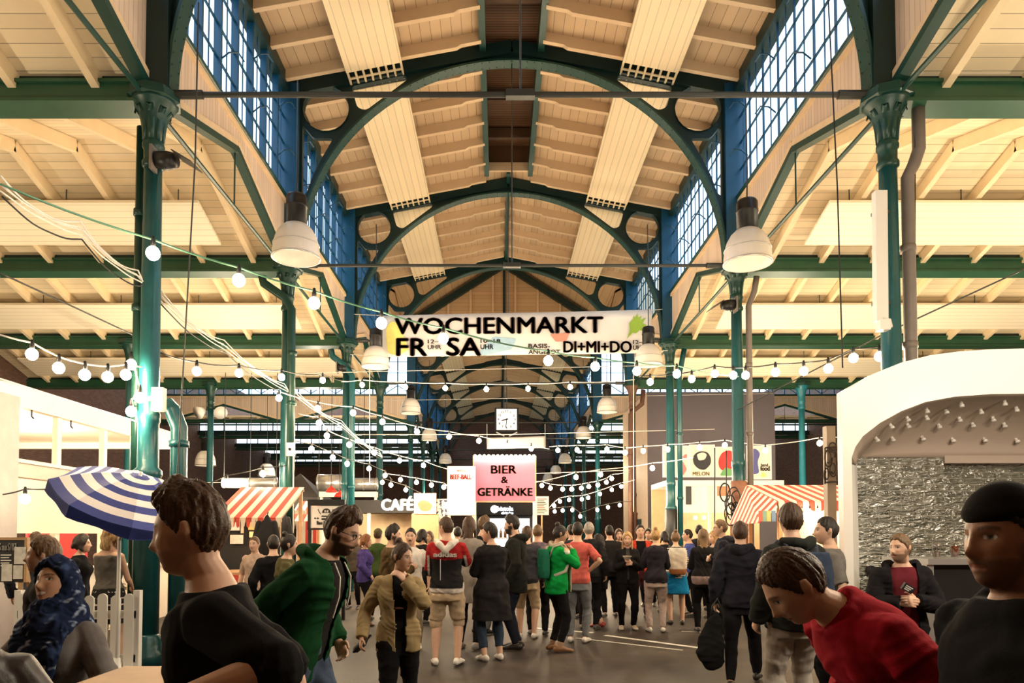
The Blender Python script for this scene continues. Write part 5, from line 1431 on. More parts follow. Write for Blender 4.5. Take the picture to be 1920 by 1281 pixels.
for k in range(9):
    if BT is None: bm = BM(); lathe(bm, [(.04, 0), (.04, .17), (.015, .22), (.015, .28)], n=10); o = obj('beer_bottle', bm, mat('bottle_brown', (.10, .05, .02), .2), None, True); BT = o.data
    else: o = new_ob('beer_bottle', BT)
    o.location = (at(923+k*8, 1, YD).x, YD+.12, 1.5); tag(o, 'brown bottle in the glowing fridge of the black drinks booth', 'bottle', 'bottles in the drinks fridge')
c = at(927, 955, YD); bm = BM(); ball(bm, c+V((0, .0, 0)), (.11, .02, .11), 14, 8); obj('logo', bm, emis('header_glow', (.9, .96, 1), 3), t, True, inv=inv)
btext('bistola', 933, 962, 950, 958, emis('header_glow', (.9, .96, 1), 3), .01, t, YD)
btext('drinks', 940, 962, 960, 964, emis('header_glow', (.9, .96, 1), 3), .004, t, YD)
for x in (a.x, b.x):
    bm = BM(); box(bm, x-.06, x+.06, YD-.02, YD+.12, 0, at(940, 941, YD).z); obj('post', bm, m_offw, t, inv=inv)
bm = BM(); box(bm, a.x-.1, b.x+.1, YD-.35, YD+.3, 0, 1.12); obj('counter', bm, m_wood, t, inv=inv)
# Beef-Ball lightbox
t, inv = sign('snack_sign', 'tall white lit sign with small red lettering left of the pink sign', 'sign', 841, 889, 877, 964, 20.2, emis('lightbox_white', (.62, .57, .50), .30), m_offw, .15)
btext('BERLIN', 857, 874, 881, 885, mat('print_brown', (.30, .12, .05), .6), .004, t, 20.18); btext('BEEF-BALL', 844, 884, 890, 899, mat('print_red2', (.40, .02, .015), .6), .03, t, 20.18)
for x in (843, 887):
    bm = BM(); p = at(x, 964, 20.3); box(bm, p.x-.03, p.x+.03, 20.26, 20.32, 0, p.z); obj('post', bm, m_offw, t, inv=inv)
t, inv = sign('price_list', 'pale pink price list hanging right of the drinks booth', 'sign', 1004, 1029, 931, 966, 20.4, mat('pale_pink_card', (.82, .58, .46), .6), None, .02)
bm = BM()
for k in range(9):
    p, q = at(1007, 936+k*3.2, 20.4), at(1026-(k*5) % 7, 936+k*3.2, 20.4); bar(bm, p-V((0, .004, 0)), q-V((0, .004, 0)), .006, .02)
obj('text_lines', bm, m_ink, t, inv=inv)
bm = BM(); p = at(1016, 966, 20.4); box(bm, p.x-.02, p.x+.02, 20.42, 20.46, 0, p.z); obj('post', bm, m_wood, t, inv=inv)
# cafe
t, inv = sign('cafe_stall', 'dark café stall front with white CAFÉ lettering', 'stall', 600, 782, 938, 962, 21.6, mat('anthracite_board', (.03, .028, .028), .6), None, 1.2)
btext('CAFÉ', 716, 774, 931, 957, emis('white_letters', (1, .97, .92), .5), .03, t, 21.58)
a, b = at(600, 962, 21.6), at(782, 962, 21.6)
for x in (a.x+.1, (a.x+b.x)/2, b.x-.1):
    bm = BM(); box(bm, x-.05, x+.05, 21.65, 21.75, 0, a.z); obj('post', bm, m_offw, t, inv=inv)
bm = BM(); box(bm, a.x, b.x, 21.6, 22.2, 0, 1.1); obj('counter', bm, m_wood, t, inv=inv)
bm = BM(); box(bm, a.x, b.x, 22.7, 22.8, 1.1, a.z); obj('rear_wall', bm, mat('lit_backwall', (.7, .52, .32), .6), t, inv=inv)
t, inv = sign('art_board', 'pale board with a brown and cream blob picture beside the café', 'board', 776, 818, 925, 964, 20.9, mat('cream_poster', (.80, .62, .40), .6, nscale=3, namt=.3), None, .04)
blob('blob_print', fillet([(782, 945), (790, 938), (802, 940), (812, 948), (806, 958), (790, 959)], 6), mat('print_rust', (.45, .18, .08), .6), 20.89, t, inv=inv)
blob('pale_print', fillet([(788, 930), (800, 929), (803, 937), (790, 938)], 4), m_white, 20.89, t, inv=inv)
bm = BM(); p = at(797, 964, 20.95); box(bm, p.x-.4, p.x+.4, 20.95, 21.0, 0, p.z); obj('support', bm, m_wood, t, inv=inv)
def speck():
    m, nt, b = nt_new('speckled_wall'); L = nt.links.new
    v = N(nt, 'ShaderNodeTexNoise', i_Scale=9., i_Detail=3.); tc = N(nt, 'ShaderNodeTexCoord'); L(tc.outputs['Object'], v.inputs['Vector'])
    r = N(nt, 'ShaderNodeValToRGB'); r.color_ramp.interpolation = 'CONSTANT'; L(v.outputs['Fac'], r.inputs[0])
    r.color_ramp.elements[0].color = (.03, .02, .06, 1); r.color_ramp.elements[1].color = (.82, .74, .68, 1); r.color_ramp.elements[1].position = .46
    L(r.outputs[0], b.inputs['Base Color']); return m
t, inv = sign('patterned_screen', 'black and white speckled screen behind the tall white lit sign', 'screen', 806, 842, 938, 990, 21.2, speck(), m_offw, .05)
bm = BM(); p = at(824, 990, 21.25); box(bm, p.x-.5, p.x+.5, 21.22, 21.26, 0, p.z); obj('support', bm, m_offw, t, inv=inv)
# Bao Kitchen
YBK = 13.2
t, inv = sign('kitchen_sign', 'black framed white sign with a drawn bao bun above handwriting', 'sign', 583, 640, 949, 990, YBK, m_white, None, .03)
bm = BM(); 
for q in ((577, 647, 937, 948.5), (577, 647, 990.5, 994), (577, 582.5, 948, 991), (640.5, 647, 948, 991)):
    a, b = at(q[0], q[3], YBK), at(q[1], q[2], YBK); box(bm, a.x, b.x, YBK-.02, YBK+.05, a.z, b.z)
obj('frame', bm, m_black, t, inv=inv)
btext('Bao Kitchen', 594, 628, 977, 984, m_black, .01, t, YBK-.01)
bm = BM(); Pc = [at(612+8*math.cos(a), 962-8.5*math.sin(a), YBK-.006) for a in [PI*k/12 for k in range(13)]]
prism(bm, [[(p.x, p.z) for p in Pc], [(at(x, y, YBK).x, at(x, y, YBK).z) for x, y in ((608, 961), (608, 956.5), (611.5, 956.5), (611.5, 961))], [(at(x, y, YBK).x, at(x, y, YBK).z) for x, y in ((612.5, 961), (612.5, 956.5), (616, 956.5), (616, 961))]], YBK-.008, YBK-.003, lambda u, v, d: V((u, d, v)))
for ya, yb in ((967, 969.5), (972, 975)): a, b = at(603, yb, YBK), at(621, ya, YBK); box(bm, a.x, b.x, YBK-.008, YBK-.003, a.z, b.z)
for xa, xb in ((598, 601), (626, 623)): bar(bm, at(xa-2, 955, YBK)-V((0, .005, 0)), at(xb, 964, YBK)-V((0, .005, 0)), .012, .004, up=(0, 1, 0))
for xa in (591, 596, 627, 631): p = at(xa, 972, YBK)-V((0, .005, 0)); ball(bm, p, (.02, .004, .015), 8, 6)
obj('bun_drawing', bm, m_black, t, inv=inv)
for x in (580, 644):
    bm = BM(); p = at(x, 994, YBK); box(bm, p.x-.03, p.x+.03, YBK+.02, YBK+.07, 0, p.z); obj('post', bm, m_black, t, inv=inv)

# ---- grey block building, posters, white stall on the right
Yg = 26.6
a, b = at(1213, 735, Yg), at(1452, 735, Yg)
bm = BM(); box(bm, a.x, b.x, Yg, Yg+5.2, 0, a.z)
o = struct('wall_block', bm, [mat('grey_violet_render', (.115, .098, .112), .7, nscale=1.5, namt=.12), mat('lit_side_render', (.62, .47, .33), .6)])
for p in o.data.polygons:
    if p.normal.x < -.5: p.material_index = 1  # side facing the nave coloured lighter for the light it catches
bm = BM(); box(bm, a.x-.02, a.x, Yg+1.2, Yg+2.2, 0, 2.2); struct('door_1', bm, m_dkgreen)
Yq = 21.5
def poster(label, x0, x1, y0, y1, base): 
    return sign('food_poster', label, 'poster', x0, x1, y0, y1, Yq, base, m_white, .03)
pw = mat('poster_paper', (.80, .74, .64), .6, nscale=3, namt=.1)
t, inv = poster('poster with pink root vegetables, leftmost of the four over the white stall', 1245, 1290, 838, 893, pw)
for q in ([(1272, 868), (1280, 864), (1288, 880), (1280, 893), (1276, 885)], [(1250, 850), (1262, 856), (1258, 870), (1249, 866)], [(1276, 858), (1288, 850), (1288, 860)]): blob('vegetable_print', fillet(q, 4), mat('print_pink', (.62, .22, .22), .6), Yq-.01, t, inv=inv)
t, inv = poster('poster with one big black aubergine shape above yellow writing', 1295, 1338, 836, 893, pw)
blob('aubergine_print', fillet([(1299, 855), (1310, 846), (1326, 847), (1333, 858), (1333, 870), (1322, 882), (1310, 880), (1300, 870)], 9), mat('print_black', (.03, .03, .035), .6), Yq-.01, t, inv=inv)
blob('aubergine_shine', fillet([(1306, 852), (1318, 848), (1326, 852), (1322, 862), (1310, 864)], 4), mat('print_pale', (.72, .68, .60), .6), Yq-.014, t, inv=inv)
btext('MELON', 1299, 1330, 885, 892, mat('print_ochre', (.75, .58, .15), .6), .01, t, Yq-.01)
t, inv = poster('poster with a red tomato and green leaf', 1344, 1378, 840, 893, pw)
blob('tomato_print', fillet([(1347, 862), (1354, 848), (1368, 844), (1377, 850), (1377, 878), (1356, 884), (1348, 876)], 8), mat('print_tomato', (.58, .04, .04), .6), Yq-.01, t, inv=inv)
blob('leaf_print', fillet([(1349, 892), (1360, 876), (1376, 882), (1372, 893)], 4), mat('print_leaf', (.15, .38, .14), .6), Yq-.014, t, inv=inv)
t, inv = poster('poster with blue grapes and the word food, rightmost of the four', 1403, 1444, 838, 897, pw)
for q in ([(1404, 846), (1416, 840), (1426, 850), (1420, 866), (1424, 888), (1410, 890), (1406, 870)], [(1428, 846), (1436, 842), (1434, 852)]): blob('grape_print', fillet(q, 6), mat('print_indigo', (.10, .10, .30), .6), Yq-.01, t, inv=inv)
btext('hand', 1427, 1440, 869, 875, m_ink, .01, t, Yq-.012); btext('food', 1426, 1443, 874, 883, m_ink, .02, t, Yq-.012)
blob('yellow_print', fillet([(1427, 888), (1433, 885), (1438, 893), (1428, 896)], 2), mat('print_yellow', (.85, .78, .22), .6), Yq-.012, t, inv=inv)
Yw = 21.6
a, b = at(1250, 897, Yw), at(1470, 897, Yw)
t = thing('snack_kiosk', 'white snack kiosk with warm lit hatch under the food posters', 'kiosk', ((a.x+b.x)/2, Yw+1, 0)); inv = Matrix.Translation(-t.location)
bm = BM(); box(bm, a.x, b.x, Yw, Yw+2.2, 3.08, 3.24); obj('roof', bm, m_white, t, inv=inv)
bm = BM(); box(bm, a.x+.1, b.x, Yw+.06, Yw+.14, 2.25, 3.08); obj('fascia', bm, m_white, t, inv=inv)
bm = BM(); box(bm, a.x, b.x, Yw-.1, Yw+.5, 1.0, 1.06); box(bm, a.x+.05, b.x-.05, Yw+.02, Yw+.1, 0, 1.0); obj('counter', bm, m_offw, t, inv=inv)
bm = BM(); box(bm, a.x, b.x, Yw+2.1, Yw+2.2, 1.0, 3.08); obj('rear_wall', bm, mat('brown_lit_wall', (.42, .26, .14), .6), t, inv=inv)
for x in (a.x+.04, a.x+1.3, b.x-.05):
    bm = BM(); box(bm, x-.04, x+.04, Yw, Yw+.1, 0, 3.08); obj('post', bm, m_offw, t, inv=inv)
bm = BM(); box(bm, at(1278, 1, Yw).x, at(1288, 1, Yw).x, Yw+.04, Yw+.07, at(1, 946, Yw).z, at(1, 912, Yw).z); obj('side_window', bm, m_black, t, inv=inv)
bm = BM(); box(bm, at(1336, 1, Yw).x, at(1362, 1, Yw).x, Yw+.02, Yw+.07, at(1, 930, Yw).z, at(1, 912, Yw).z); obj('orange_board', bm, mat('orange_board', (.60, .24, .12), .6), t, inv=inv)
for x in (1304, 1320, 1372):
    bm = BM(); ball(bm, at(x, 971, Yw+1), .06, 8, 6); obj('light_bulb', bm, emis('hot_bulb', (1, .78, .48), 40), t, True, inv=inv)

# ---- red and white market stalls
def stall(label, x0, x1, ya, yb, ztop, zeave, m, hip=None, zc=.95, val=.16, grp=None):
    """awning from a high rear edge (yb) down to the eave (ya)"""
    t = thing('market_stall', label, 'stall', ((x0+x1)/2, (ya+yb)/2, 0), 0, grp); inv = Matrix.Translation(-t.location)
    bm = BM(); ym = (ya+yb)/2
    def sheet(bm, q, th=.012):
        A = [bm.verts.new(p) for p in q]; n = (V(q[1])-V(q[0])).cross(V(q[-1])-V(q[0])).normalized()*th
        B = [bm.verts.new(V(p)+n) for p in q]; k = len(q)
        bm.faces.new(A); bm.faces.new(B[::-1])
        for i in range(k): bm.faces.new((A[i], A[(i+1) % k], B[(i+1) % k], B[i]))
    sheet(bm, [(x0, ya, zeave), (x1, ya, zeave), (x1, yb, ztop), (x0, yb, ztop)])
    nv = 14
    for k in range(nv):
        u0, u1 = x0+(x1-x0)*k/nv, x0+(x1-x0)*(k+1)/nv
        sheet(bm, [(u0, ya-.01, zeave), (u1, ya-.01, zeave), (u1-.02, ya-.02, zeave-val*.85), ((u0+u1)/2, ya-.03, zeave-val), (u0+.02, ya-.02, zeave-val*.85)])
    obj('awning', bm, m, t, inv=inv)
    if hip:
        bm = BM(); sheet(bm, [(x0, yb, ztop), (x0, ya, zeave), (hip, ya-.05, zeave-.35), (hip, yb, zeave-.35)]); obj('side_awning', bm, red_awy, t, inv=inv)
    for x in (x0+.05, x1-.05):
        for y in (ya+.05, yb-.05):
            bm = BM(); box(bm, x-.03, x+.03, y-.03, y+.03, 0, (zeave if y < ym else ztop)-.02); obj('post', bm, m_wood, t, inv=inv)
    bm = BM(); bar(bm, (x0, ya+.03, zeave-.04), (x1, ya+.03, zeave-.04), .05, .05); bar(bm, (x0, yb-.03, ztop-.05), (x1, yb-.03, ztop-.05), .05, .05)
    for x in (x0+.05, x1-.05): bar(bm, (x, ya, zeave-.04), (x, yb, ztop-.05), .04, .05)
    obj('frame', bm, m_wood, t, inv=inv)
    bm = BM(); box(bm, x0, x1, ya, yb-.4, zc-.04, zc); obj('table_top', bm, m_wood, t, inv=inv)
    bm = BM(); box(bm, x0+.03, x1-.03, ya-.015, ya, .1, zc-.04); obj('table_cloth', bm, m, t, inv=inv)
    return t, inv
p = at(527, 972, 11.9)
t, inv = stall('red and white striped stall left of the green column, dark coats hung on it', at(395, 970, 11.9).x, p.x, 11.9, 13.3, at(460, 915, 13.3).z, p.z, red_aw)
bm = BM(); box(bm, at(400, 1, 13).x, at(505, 1, 13).x, 13.0, 13.06, .95, at(1, 975, 13).z); obj('menu_board', bm, m_blackfab, t, inv=inv)
for x0, x1, ya, yb, c in ((424, 450, 965, 995, (.8, .74, .66)), (466, 480, 972, 994, (.55, .36, .14)), (432, 456, 1003, 1020, (.75, .68, .6)), (468, 476, 997, 1008, (.7, .55, .3)), (452, 457, 977, 1000, (.6, .5, .4))):
    bm = BM(); a, b = at(x0, yb, 12.98), at(x1, ya, 12.98); box(bm, a.x, b.x, 12.96, 12.99, a.z, b.z); obj('menu_sheet', bm, mat('sheet_%d' % x0, c, .6, nscale=20, namt=.4), t, inv=inv)
t, inv = stall('small red striped stall behind the bao bun sign', at(552, 1, 15.4).x, at(594, 1, 15.4).x, 15.3, 16.2, at(570, 940, 16).z, at(570, 978, 15.3).z, red_aw)
bm = BM(); a, b = at(556, 1030, 15.25), at(594, 978, 15.25); box(bm, a.x, b.x, 15.22, 15.25, .1, b.z); obj('front_cloth', bm, stripes('narrow_red_stripes', (.62, .06, .04), (.85, .74, .6), 'X', .16), t, inv=inv)
bm = BM(); a, b = at(551, 964, 15.2), at(574, 957, 15.2); box(bm, a.x, b.x, 15.18, 15.2, a.z, b.z); obj('name_board', bm, m_offw, t, inv=inv)
t, inv = stall('red and white striped stall right of the brown-wrapped column', at(1441, 1, 11.8).x, at(1640, 1, 11.8).x, 11.7, 13.2, at(1500, 911, 13.2).z, at(1500, 941, 11.7).z, red_aw, hip=at(1405, 1, 11.8).x)
bm = BM(); box(bm, at(1440, 1, 12.7).x, at(1640, 1, 12.7).x, 12.6, 12.64, .9, 2.05); obj('back_sheet', bm, mat('cream_sheet', (.82, .66, .42), .7), t, inv=inv)
for k, (x, c) in enumerate(((1432, (.3, .5, .4)), (1440, (.7, .6, .2)), (1425, (.75, .2, .15)), (1449, (.2, .3, .5)))):
    bm = BM(); a, b = at(x-3, 978, 11.66), at(x+4, 958, 11.66); box(bm, a.x, b.x, 11.63, 11.65, a.z, b.z); obj('bunting_flag', bm, mat('flag_%d' % k, c, .7), t, inv=inv)
bm = BM(); ball(bm, at(1513, 968, 11.5), .075, 12, 8); obj('light_bulb', bm, emis('hot_bulb', (1, .78, .48), 40), t, True, inv=inv)
# coats on the left stall
for k, (x, ya, yb, w, lb) in enumerate(((500, 968, 1042, .16, 'black coat hanging on the corner post of the red striped stall'), (531, 962, 1010, .12, 'short dark coat hanging on the green column'))):
    Yc = 11.6 if k == 0 else 13.9; a, b = at(x, yb, Yc), at(x, ya, Yc)
    t = thing('hanging_coat', lb, 'coat', (a.x, Yc, a.z), 0); inv = Matrix.Translation(-t.location)
    bm = BM(); tube(bm, [(a.x, Yc, b.z), (a.x, Yc, b.z-.06), (a.x+.01, Yc, b.z-.16), (a.x-.01, Yc-.02, (a.z+b.z)/2), (a.x+.02, Yc, a.z)], [(.02, .03), (.05, .06), (.08, w), (.10, w*1.25), (.09, w*1.1)], 14, up=(0, 1, 0), roundcap=True)
    obj('cloth', bm, m_blackfab, t, True, inv=inv)
    for sd in (-1, 1):
        bm = BM(); tube(bm, [(a.x+sd*w*.8, Yc-.02, b.z-.12), (a.x+sd*w*1.15, Yc-.03, b.z-.4), (a.x+sd*w*1.1, Yc-.02, max(a.z, b.z-.62))], [.05, .055, .05], 10, roundcap=True); obj('sleeve', bm, m_blackfab, t, True, inv=inv)
    bm = BM(); tube(bm, [(a.x, Yc, b.z), (a.x, Yc+.05, b.z+.07)], .01, 6); obj('hook', bm, m_steel, t, inv=inv)

# ---- dark tent, ducts and red lamps deep on the left
a, b = at(500, 932, 24), at(598, 932, 24); ap = at(563, 888, 25)
t = thing('grey_tent', 'dark grey peaked tent roof beyond the green column on the left', 'tent', ((a.x+b.x)/2, 25, 0)); inv = Matrix.Translation(-t.location)
bm = BM(); q = [V((a.x, 24, a.z)), V((b.x, 24, a.z)), V((b.x, 26, a.z)), V((a.x, 26, a.z))]
vs = [bm.verts.new(p) for p in q]; v = bm.verts.new((ap.x, 25, ap.z)); lo = [bm.verts.new(p-V((0, 0, .35))) for p in q]
for i in range(4): bm.faces.new((vs[i], vs[(i+1) % 4], v)); bm.faces.new((lo[i], lo[(i+1) % 4], vs[(i+1) % 4], vs[i]))
bm.faces.new(lo); obj('roof', bm, mat('grey_tarp', (.085, .075, .075), .7), t, inv=inv)
for p in q:
    bm = BM(); box(bm, p.x-.03, p.x+.03, p.y-.03, p.y+.03, 0, a.z); obj('pole', bm, m_steel, t, inv=inv)
for x0, x1, y, Y, r, lb in ((420, 518, 906, 23, .17, 'long silver duct over the red striped stall'), (598, 644, 906, 23.5, .28, 'fat shiny silver duct left of the teal column pair'), (658, 706, 908, 23.5, .20, 'silver duct continuing right of the teal column pair')):
    p0, p1 = at(x0, y, Y), at(x1, y, Y); t = thing('ventilation_duct', lb, 'duct', p0); inv = Matrix.Translation(-p0)
    bm = BM(); tube(bm, [p0, p1], r, 16); obj('tube', bm, m_chrome, t, True, inv=inv)
    for k in range(3):
        p = p0.lerp(p1, k/2); bm = BM(); tube(bm, [p-V((.03, 0, 0)), p+V((.03, 0, 0))], r*1.05, 16); obj('joint_ring', bm, m_chrome, t, True, inv=inv)
        bm = BM(); tube(bm, [p, p+V((0, 0, 3.6))], .012, 5); obj('hanger', bm, m_steel, t, inv=inv)
for x, y, lb in ((621, 920, 'red enamel pendant lamp under the silver duct, higher of two'), (637, 929, 'red enamel pendant lamp under the silver duct, lower of two')):
    p = at(x, y, 20.8); t = thing('red_pendant', lb, 'lamp', p); bm = BM(); lathe(bm, [(.16, -.05), (.15, .0), (.09, .07), (.03, .10), (.02, .15)], n=18); obj('shade', bm, m_redlac, t, True)
    bm = BM(); tube(bm, [(0, 0, .14), (0, 0, 1.6)], .008, 5); obj('cord', bm, m_cable, t)
a, b = at(598, 932, 23), at(706, 922, 23)
t, inv = sign('white_fascia', 'white roof edge strip below the silver ducts', 'fascia', 598, 706, 922, 932, 23, m_white, None, .3)
for x in (a.x+.05, b.x-.05):
    bm = BM(); box(bm, x-.04, x+.04, 23.1, 23.2, 0, a.z); obj('post', bm, m_white, t, inv=inv)

# ---- white glazed kiosk on the left
XK = -6.75
t = thing('white_kiosk', 'white glazed kiosk with lit ceiling behind the front left column', 'kiosk', (XK-1.8, 11.8, 0)); inv = Matrix.Translation(-t.location)
m_kl = mat('kiosk_white', (.86, .78, .64), .4, namt=.05)
bm = BM(); box(bm, XK-3.6, XK, 9.0, 14.2, 3.42, 3.56); obj('roof', bm, m_kl, t, inv=inv)
bm = BM(); box(bm, XK-.05, XK+.06, 8.9, 14.25, 3.30, 3.60); box(bm, XK-3.6, XK+.06, 14.15, 14.25, 3.3, 3.6); obj('fascia', bm, m_kl, t, inv=inv)
for y in (10.4, 11.62, 13.0, 14.15):
    bm = BM(); box(bm, XK-.05, XK+.03, y-.05, y+.05, 0, 3.3); obj('post', bm, m_kl, t, inv=inv)
for y in (9.2, 11.2, 13, 14.15):
    bm = BM(); box(bm, XK-3.6, XK-3.52, y-.06, y+.06, 0, 3.42); obj('rear_post', bm, m_kl, t, inv=inv)
bm = BM(); box(bm, XK-3.6, XK-3.5, 9.0, 14.2, 2.95, 3.42); obj('rear_fascia', bm, m_kl, t, inv=inv)
bm = BM(); box(bm, XK-3.6, XK-3.5, 9.0, 14.2, 0, 2.3); obj('rear_wall', bm, mat('kiosk_back', (.55, .36, .24), .6, nscale=2, namt=.3), t, inv=inv)
bm = BM(); box(bm, XK-.06, XK+.04, 9.2, 14.2, 2.36, 2.56); obj('transom', bm, mat('beige_steel', (.58, .50, .42), .45), t, inv=inv)
bm = BM(); box(bm, XK-.08, XK+.07, 9.2, 14.2, 2.55, 2.60); obj('transom_cap', bm, m_kl, t, inv=inv)
bm = BM(); box(bm, XK-.10, XK+.08, 9.05, 9.45, 0, 3.42); obj('corner_post', bm, mat('grey_steel_post', (.42, .38, .36), .45), t, inv=inv)
bm = BM(); box(bm, XK+.02, XK+.05, 9.45, 12.0, 1.60, 2.34); obj('roller_blind', bm, mat('cream_blind', (.90, .82, .64), .6, namt=.03), t, inv=inv)
bm = BM(); box(bm, XK-.5, XK+.1, 9.4, 14.1, 1.0, 1.05); box(bm, XK-.02, XK+.02, 9.4, 14.1, 0, 1.0); obj('counter', bm, m_kl, t, inv=inv)
bm = BM(); box(bm, XK-1.7, XK-1.66, 12.3, 14.1, 1.05, 2.3); obj('red_curtain', bm, mat('red_curtain', (.65, .05, .05), .7), t, inv=inv)
for k in range(2):
    p = (XK+.04, 9.75+k*.9, 3.3); bm = BM(); tube(bm, [p, (p[0], p[1], p[2]-.09), (p[0]+.03, p[1], p[2]-.12)], .012, 6); obj('hook', bm, m_black, t, inv=inv)
# blue striped parasol
Yp = 7.25; ap = at(263, 892, Yp); R_ = 140/(F/Yp)
ax = V((math.tan(math.radians(24)), -math.tan(math.radians(15)), 1)).normalized()
q = V((0, 0, 1)).rotation_difference(ax).to_matrix().to_4x4()
t = thing('parasol', 'tilted blue and white striped parasol in front of the left column', 'parasol', (ap.x, ap.y, 0)); inv = Matrix.Translation(-t.location)
m_pb = mat('parasol_blue', (.045, .065, .27), .7, nscale=30, namt=.1); m_pw = mat('parasol_white', (.85, .80, .78), .7, namt=.04); m_pv = mat('parasol_underlit_violet', (.20, .12, .22), .7)
NB = 9; hgt = .26; ph0 = math.radians(-105)
def ppt(r, a):
    k = a/(PI/4); f = abs(k-round(k))*2; sag = .03*(1-f)*r*0+(-.045*math.sin(f*PI/2)*r)
    rr = R_*r*(math.cos(PI/8)/math.cos((a % (PI/4))-PI/8))
    return V((rr*math.cos(a+ph0), rr*math.sin(a+ph0), -hgt*(r**1.7)+sag*.6))
T4 = Matrix.Translation(ap) @ q
bm = BM(); na = 48; ga = {}
for s_ in (0, 1):
    for i in range(NB+2):
        r = min(1, .02+.98*i/NB) if i <= NB else 1
        for j in range(na):
            p = ppt(r, 2*PI*j/na)
            if i == NB+1: p = p+V((0, 0, -.10-.02*math.cos(8*2*PI*j/na)))
            ga[s_, i, j] = bm.verts.new(T4 @ (p+V((0, 0, -.008*s_))))
for s_ in (0, 1):
    for i in range(NB+1):
        for j in range(na):
            f = bm.faces.new((ga[s_, i, j], ga[s_, i, (j+1) % na], ga[s_, i+1, (j+1) % na], ga[s_, i+1, j]))
            f.material_index = 0 if i in (0, 2, 4, 6, 8, 9) else 1
obj('canopy', bm, [m_pb, m_pw], t, inv=inv)
for k in range(8):
    bm = BM(); a = PI/4*k; tube(bm, [T4 @ (ppt(r, a)+V((0, 0, -.02))) for r in (.05, .5, .99)], .007, 5); obj('rib', bm, m_white, t, inv=inv)
bm = BM(); j0 = ap-ax*.75; tube(bm, [ap+ax*.04, j0], .016, 8); tube(bm, [j0, (j0.x, j0.y, 0)], .019, 8); obj('pole', bm, m_white, t, True, inv=inv)
bm = BM(); lathe(bm, [(.22, 0), (.22, .05), (.05, .09), (.03, .3)], (j0.x, j0.y, 0), 16); obj('foot', bm, m_white, t, True, inv=inv)
# picket fence
Yf = 7.7
t = thing('picket_fence', 'white picket fence panel behind the woman in the headscarf', 'fence', (at(210, 1200, Yf).x, Yf, 0)); inv = Matrix.Translation(-t.location)
xa, xb = at(60, 1, Yf).x, at(276, 1, Yf).x; n = 9; w = (xb-xa)/n
for k in range(n):
    x = xa+w*(k+.5); zt = at(1, 1113, Yf).z-(.02 if k % 2 else 0)
    bm = BM(); P = [(x-w*.36, .06), (x+w*.36, .06), (x+w*.36, zt-.05)]+[(x+w*.36*math.cos(a), zt-.05+.05*math.sin(a)) for a in [PI*i/8 for i in range(1, 8)]]+[(x-w*.36, zt-.05)]
    prism(bm, [P], Yf-.02, Yf, lambda u, v, d: V((u, d, v))); obj('picket', bm, m_white, t, inv=inv)
for z in (.25, .72):
    bm = BM(); box(bm, xa, xb, Yf, Yf+.03, z-.04, z+.04); obj('rail', bm, m_white, t, inv=inv)
for x in (xa, xb):
    bm = BM(); box(bm, x-.035, x+.035, Yf, Yf+.07, 0, .98); obj('fence_post', bm, m_white, t, inv=inv)
# ice cream chalkboard
Yc = 7.9; a, b = at(-60, 1092, Yc), at(47, 1013, Yc)
t = thing('chalkboard', 'black chalkboard reading EIS am Stiel with pinned photos at the far left', 'chalkboard', ((a.x+b.x)/2, Yc, 0)); inv = Matrix.Translation(-t.location)
bm = BM(); box(bm, a.x, b.x, Yc, Yc+.03, a.z, b.z); obj('board', bm, mat('slate', (.03, .028, .028), .7), t, inv=inv)
bm = BM(); 
for q_ in ((a.x-.03, b.x+.03, b.z, b.z+.03), (a.x-.03, a.x, a.z, b.z), (b.x, b.x+.03, a.z, b.z)): box(bm, q_[0], q_[1], Yc-.01, Yc+.04, q_[2], q_[3])
obj('frame', bm, m_wood, t, inv=inv)
btext('EIS am STIEL', -8, 32, 1019, 1033, m_white, .004, t, Yc-.008)
bm = BM()
for k in range(5): bar(bm, at(2, 1041+k*5, Yc)-V((0, .006, 0)), at(22-(k % 2)*4, 1041+k*5, Yc)-V((0, .006, 0)), .004, .012)
obj('chalk_lines', bm, m_white, t, inv=inv)
for x0, x1, ya, yb in ((28, 50, 1026, 1058), (4, 24, 1058, 1090), (26, 44, 1060, 1086)):
    bm = BM(); p, r_ = at(x0, yb, Yc), at(x1, ya, Yc); box(bm, p.x, r_.x, Yc-.015, Yc-.004, p.z, r_.z); obj('pinned_photo', bm, mat('photo_%d' % x0, (.75, .68, .62), .5, nscale=18, namt=.5), t, inv=inv)
for x in (a.x+.05, b.x-.05):
    bm = BM(); bar(bm, (x, Yc+.02, b.z), (x, Yc+.02, 0), .04, .03, up=(0, 1, 0)); bar(bm, (x, Yc+.04, b.z-.1), (x, Yc+.45, 0), .04, .03, up=(0, 1, 0)); obj('leg', bm, m_wood, t, inv=inv)
# bar table bottom left
t = thing('bar_table', 'warm wooden bar table edge at the bottom left before the headscarfed woman', 'table', (-1.34, 2.42, 0))
bm = BM(); box(bm, -.34, .24, -.28, .28, 1.045, 1.085); obj('table_top', bm, m_wood, t)
for x in (-.28, .18):
    for y in (-.22, .22):
        bm = BM(); box(bm, x-.025, x+.025, y-.025, y+.025, 0, 1.045); obj('leg', bm, m_wood, t)

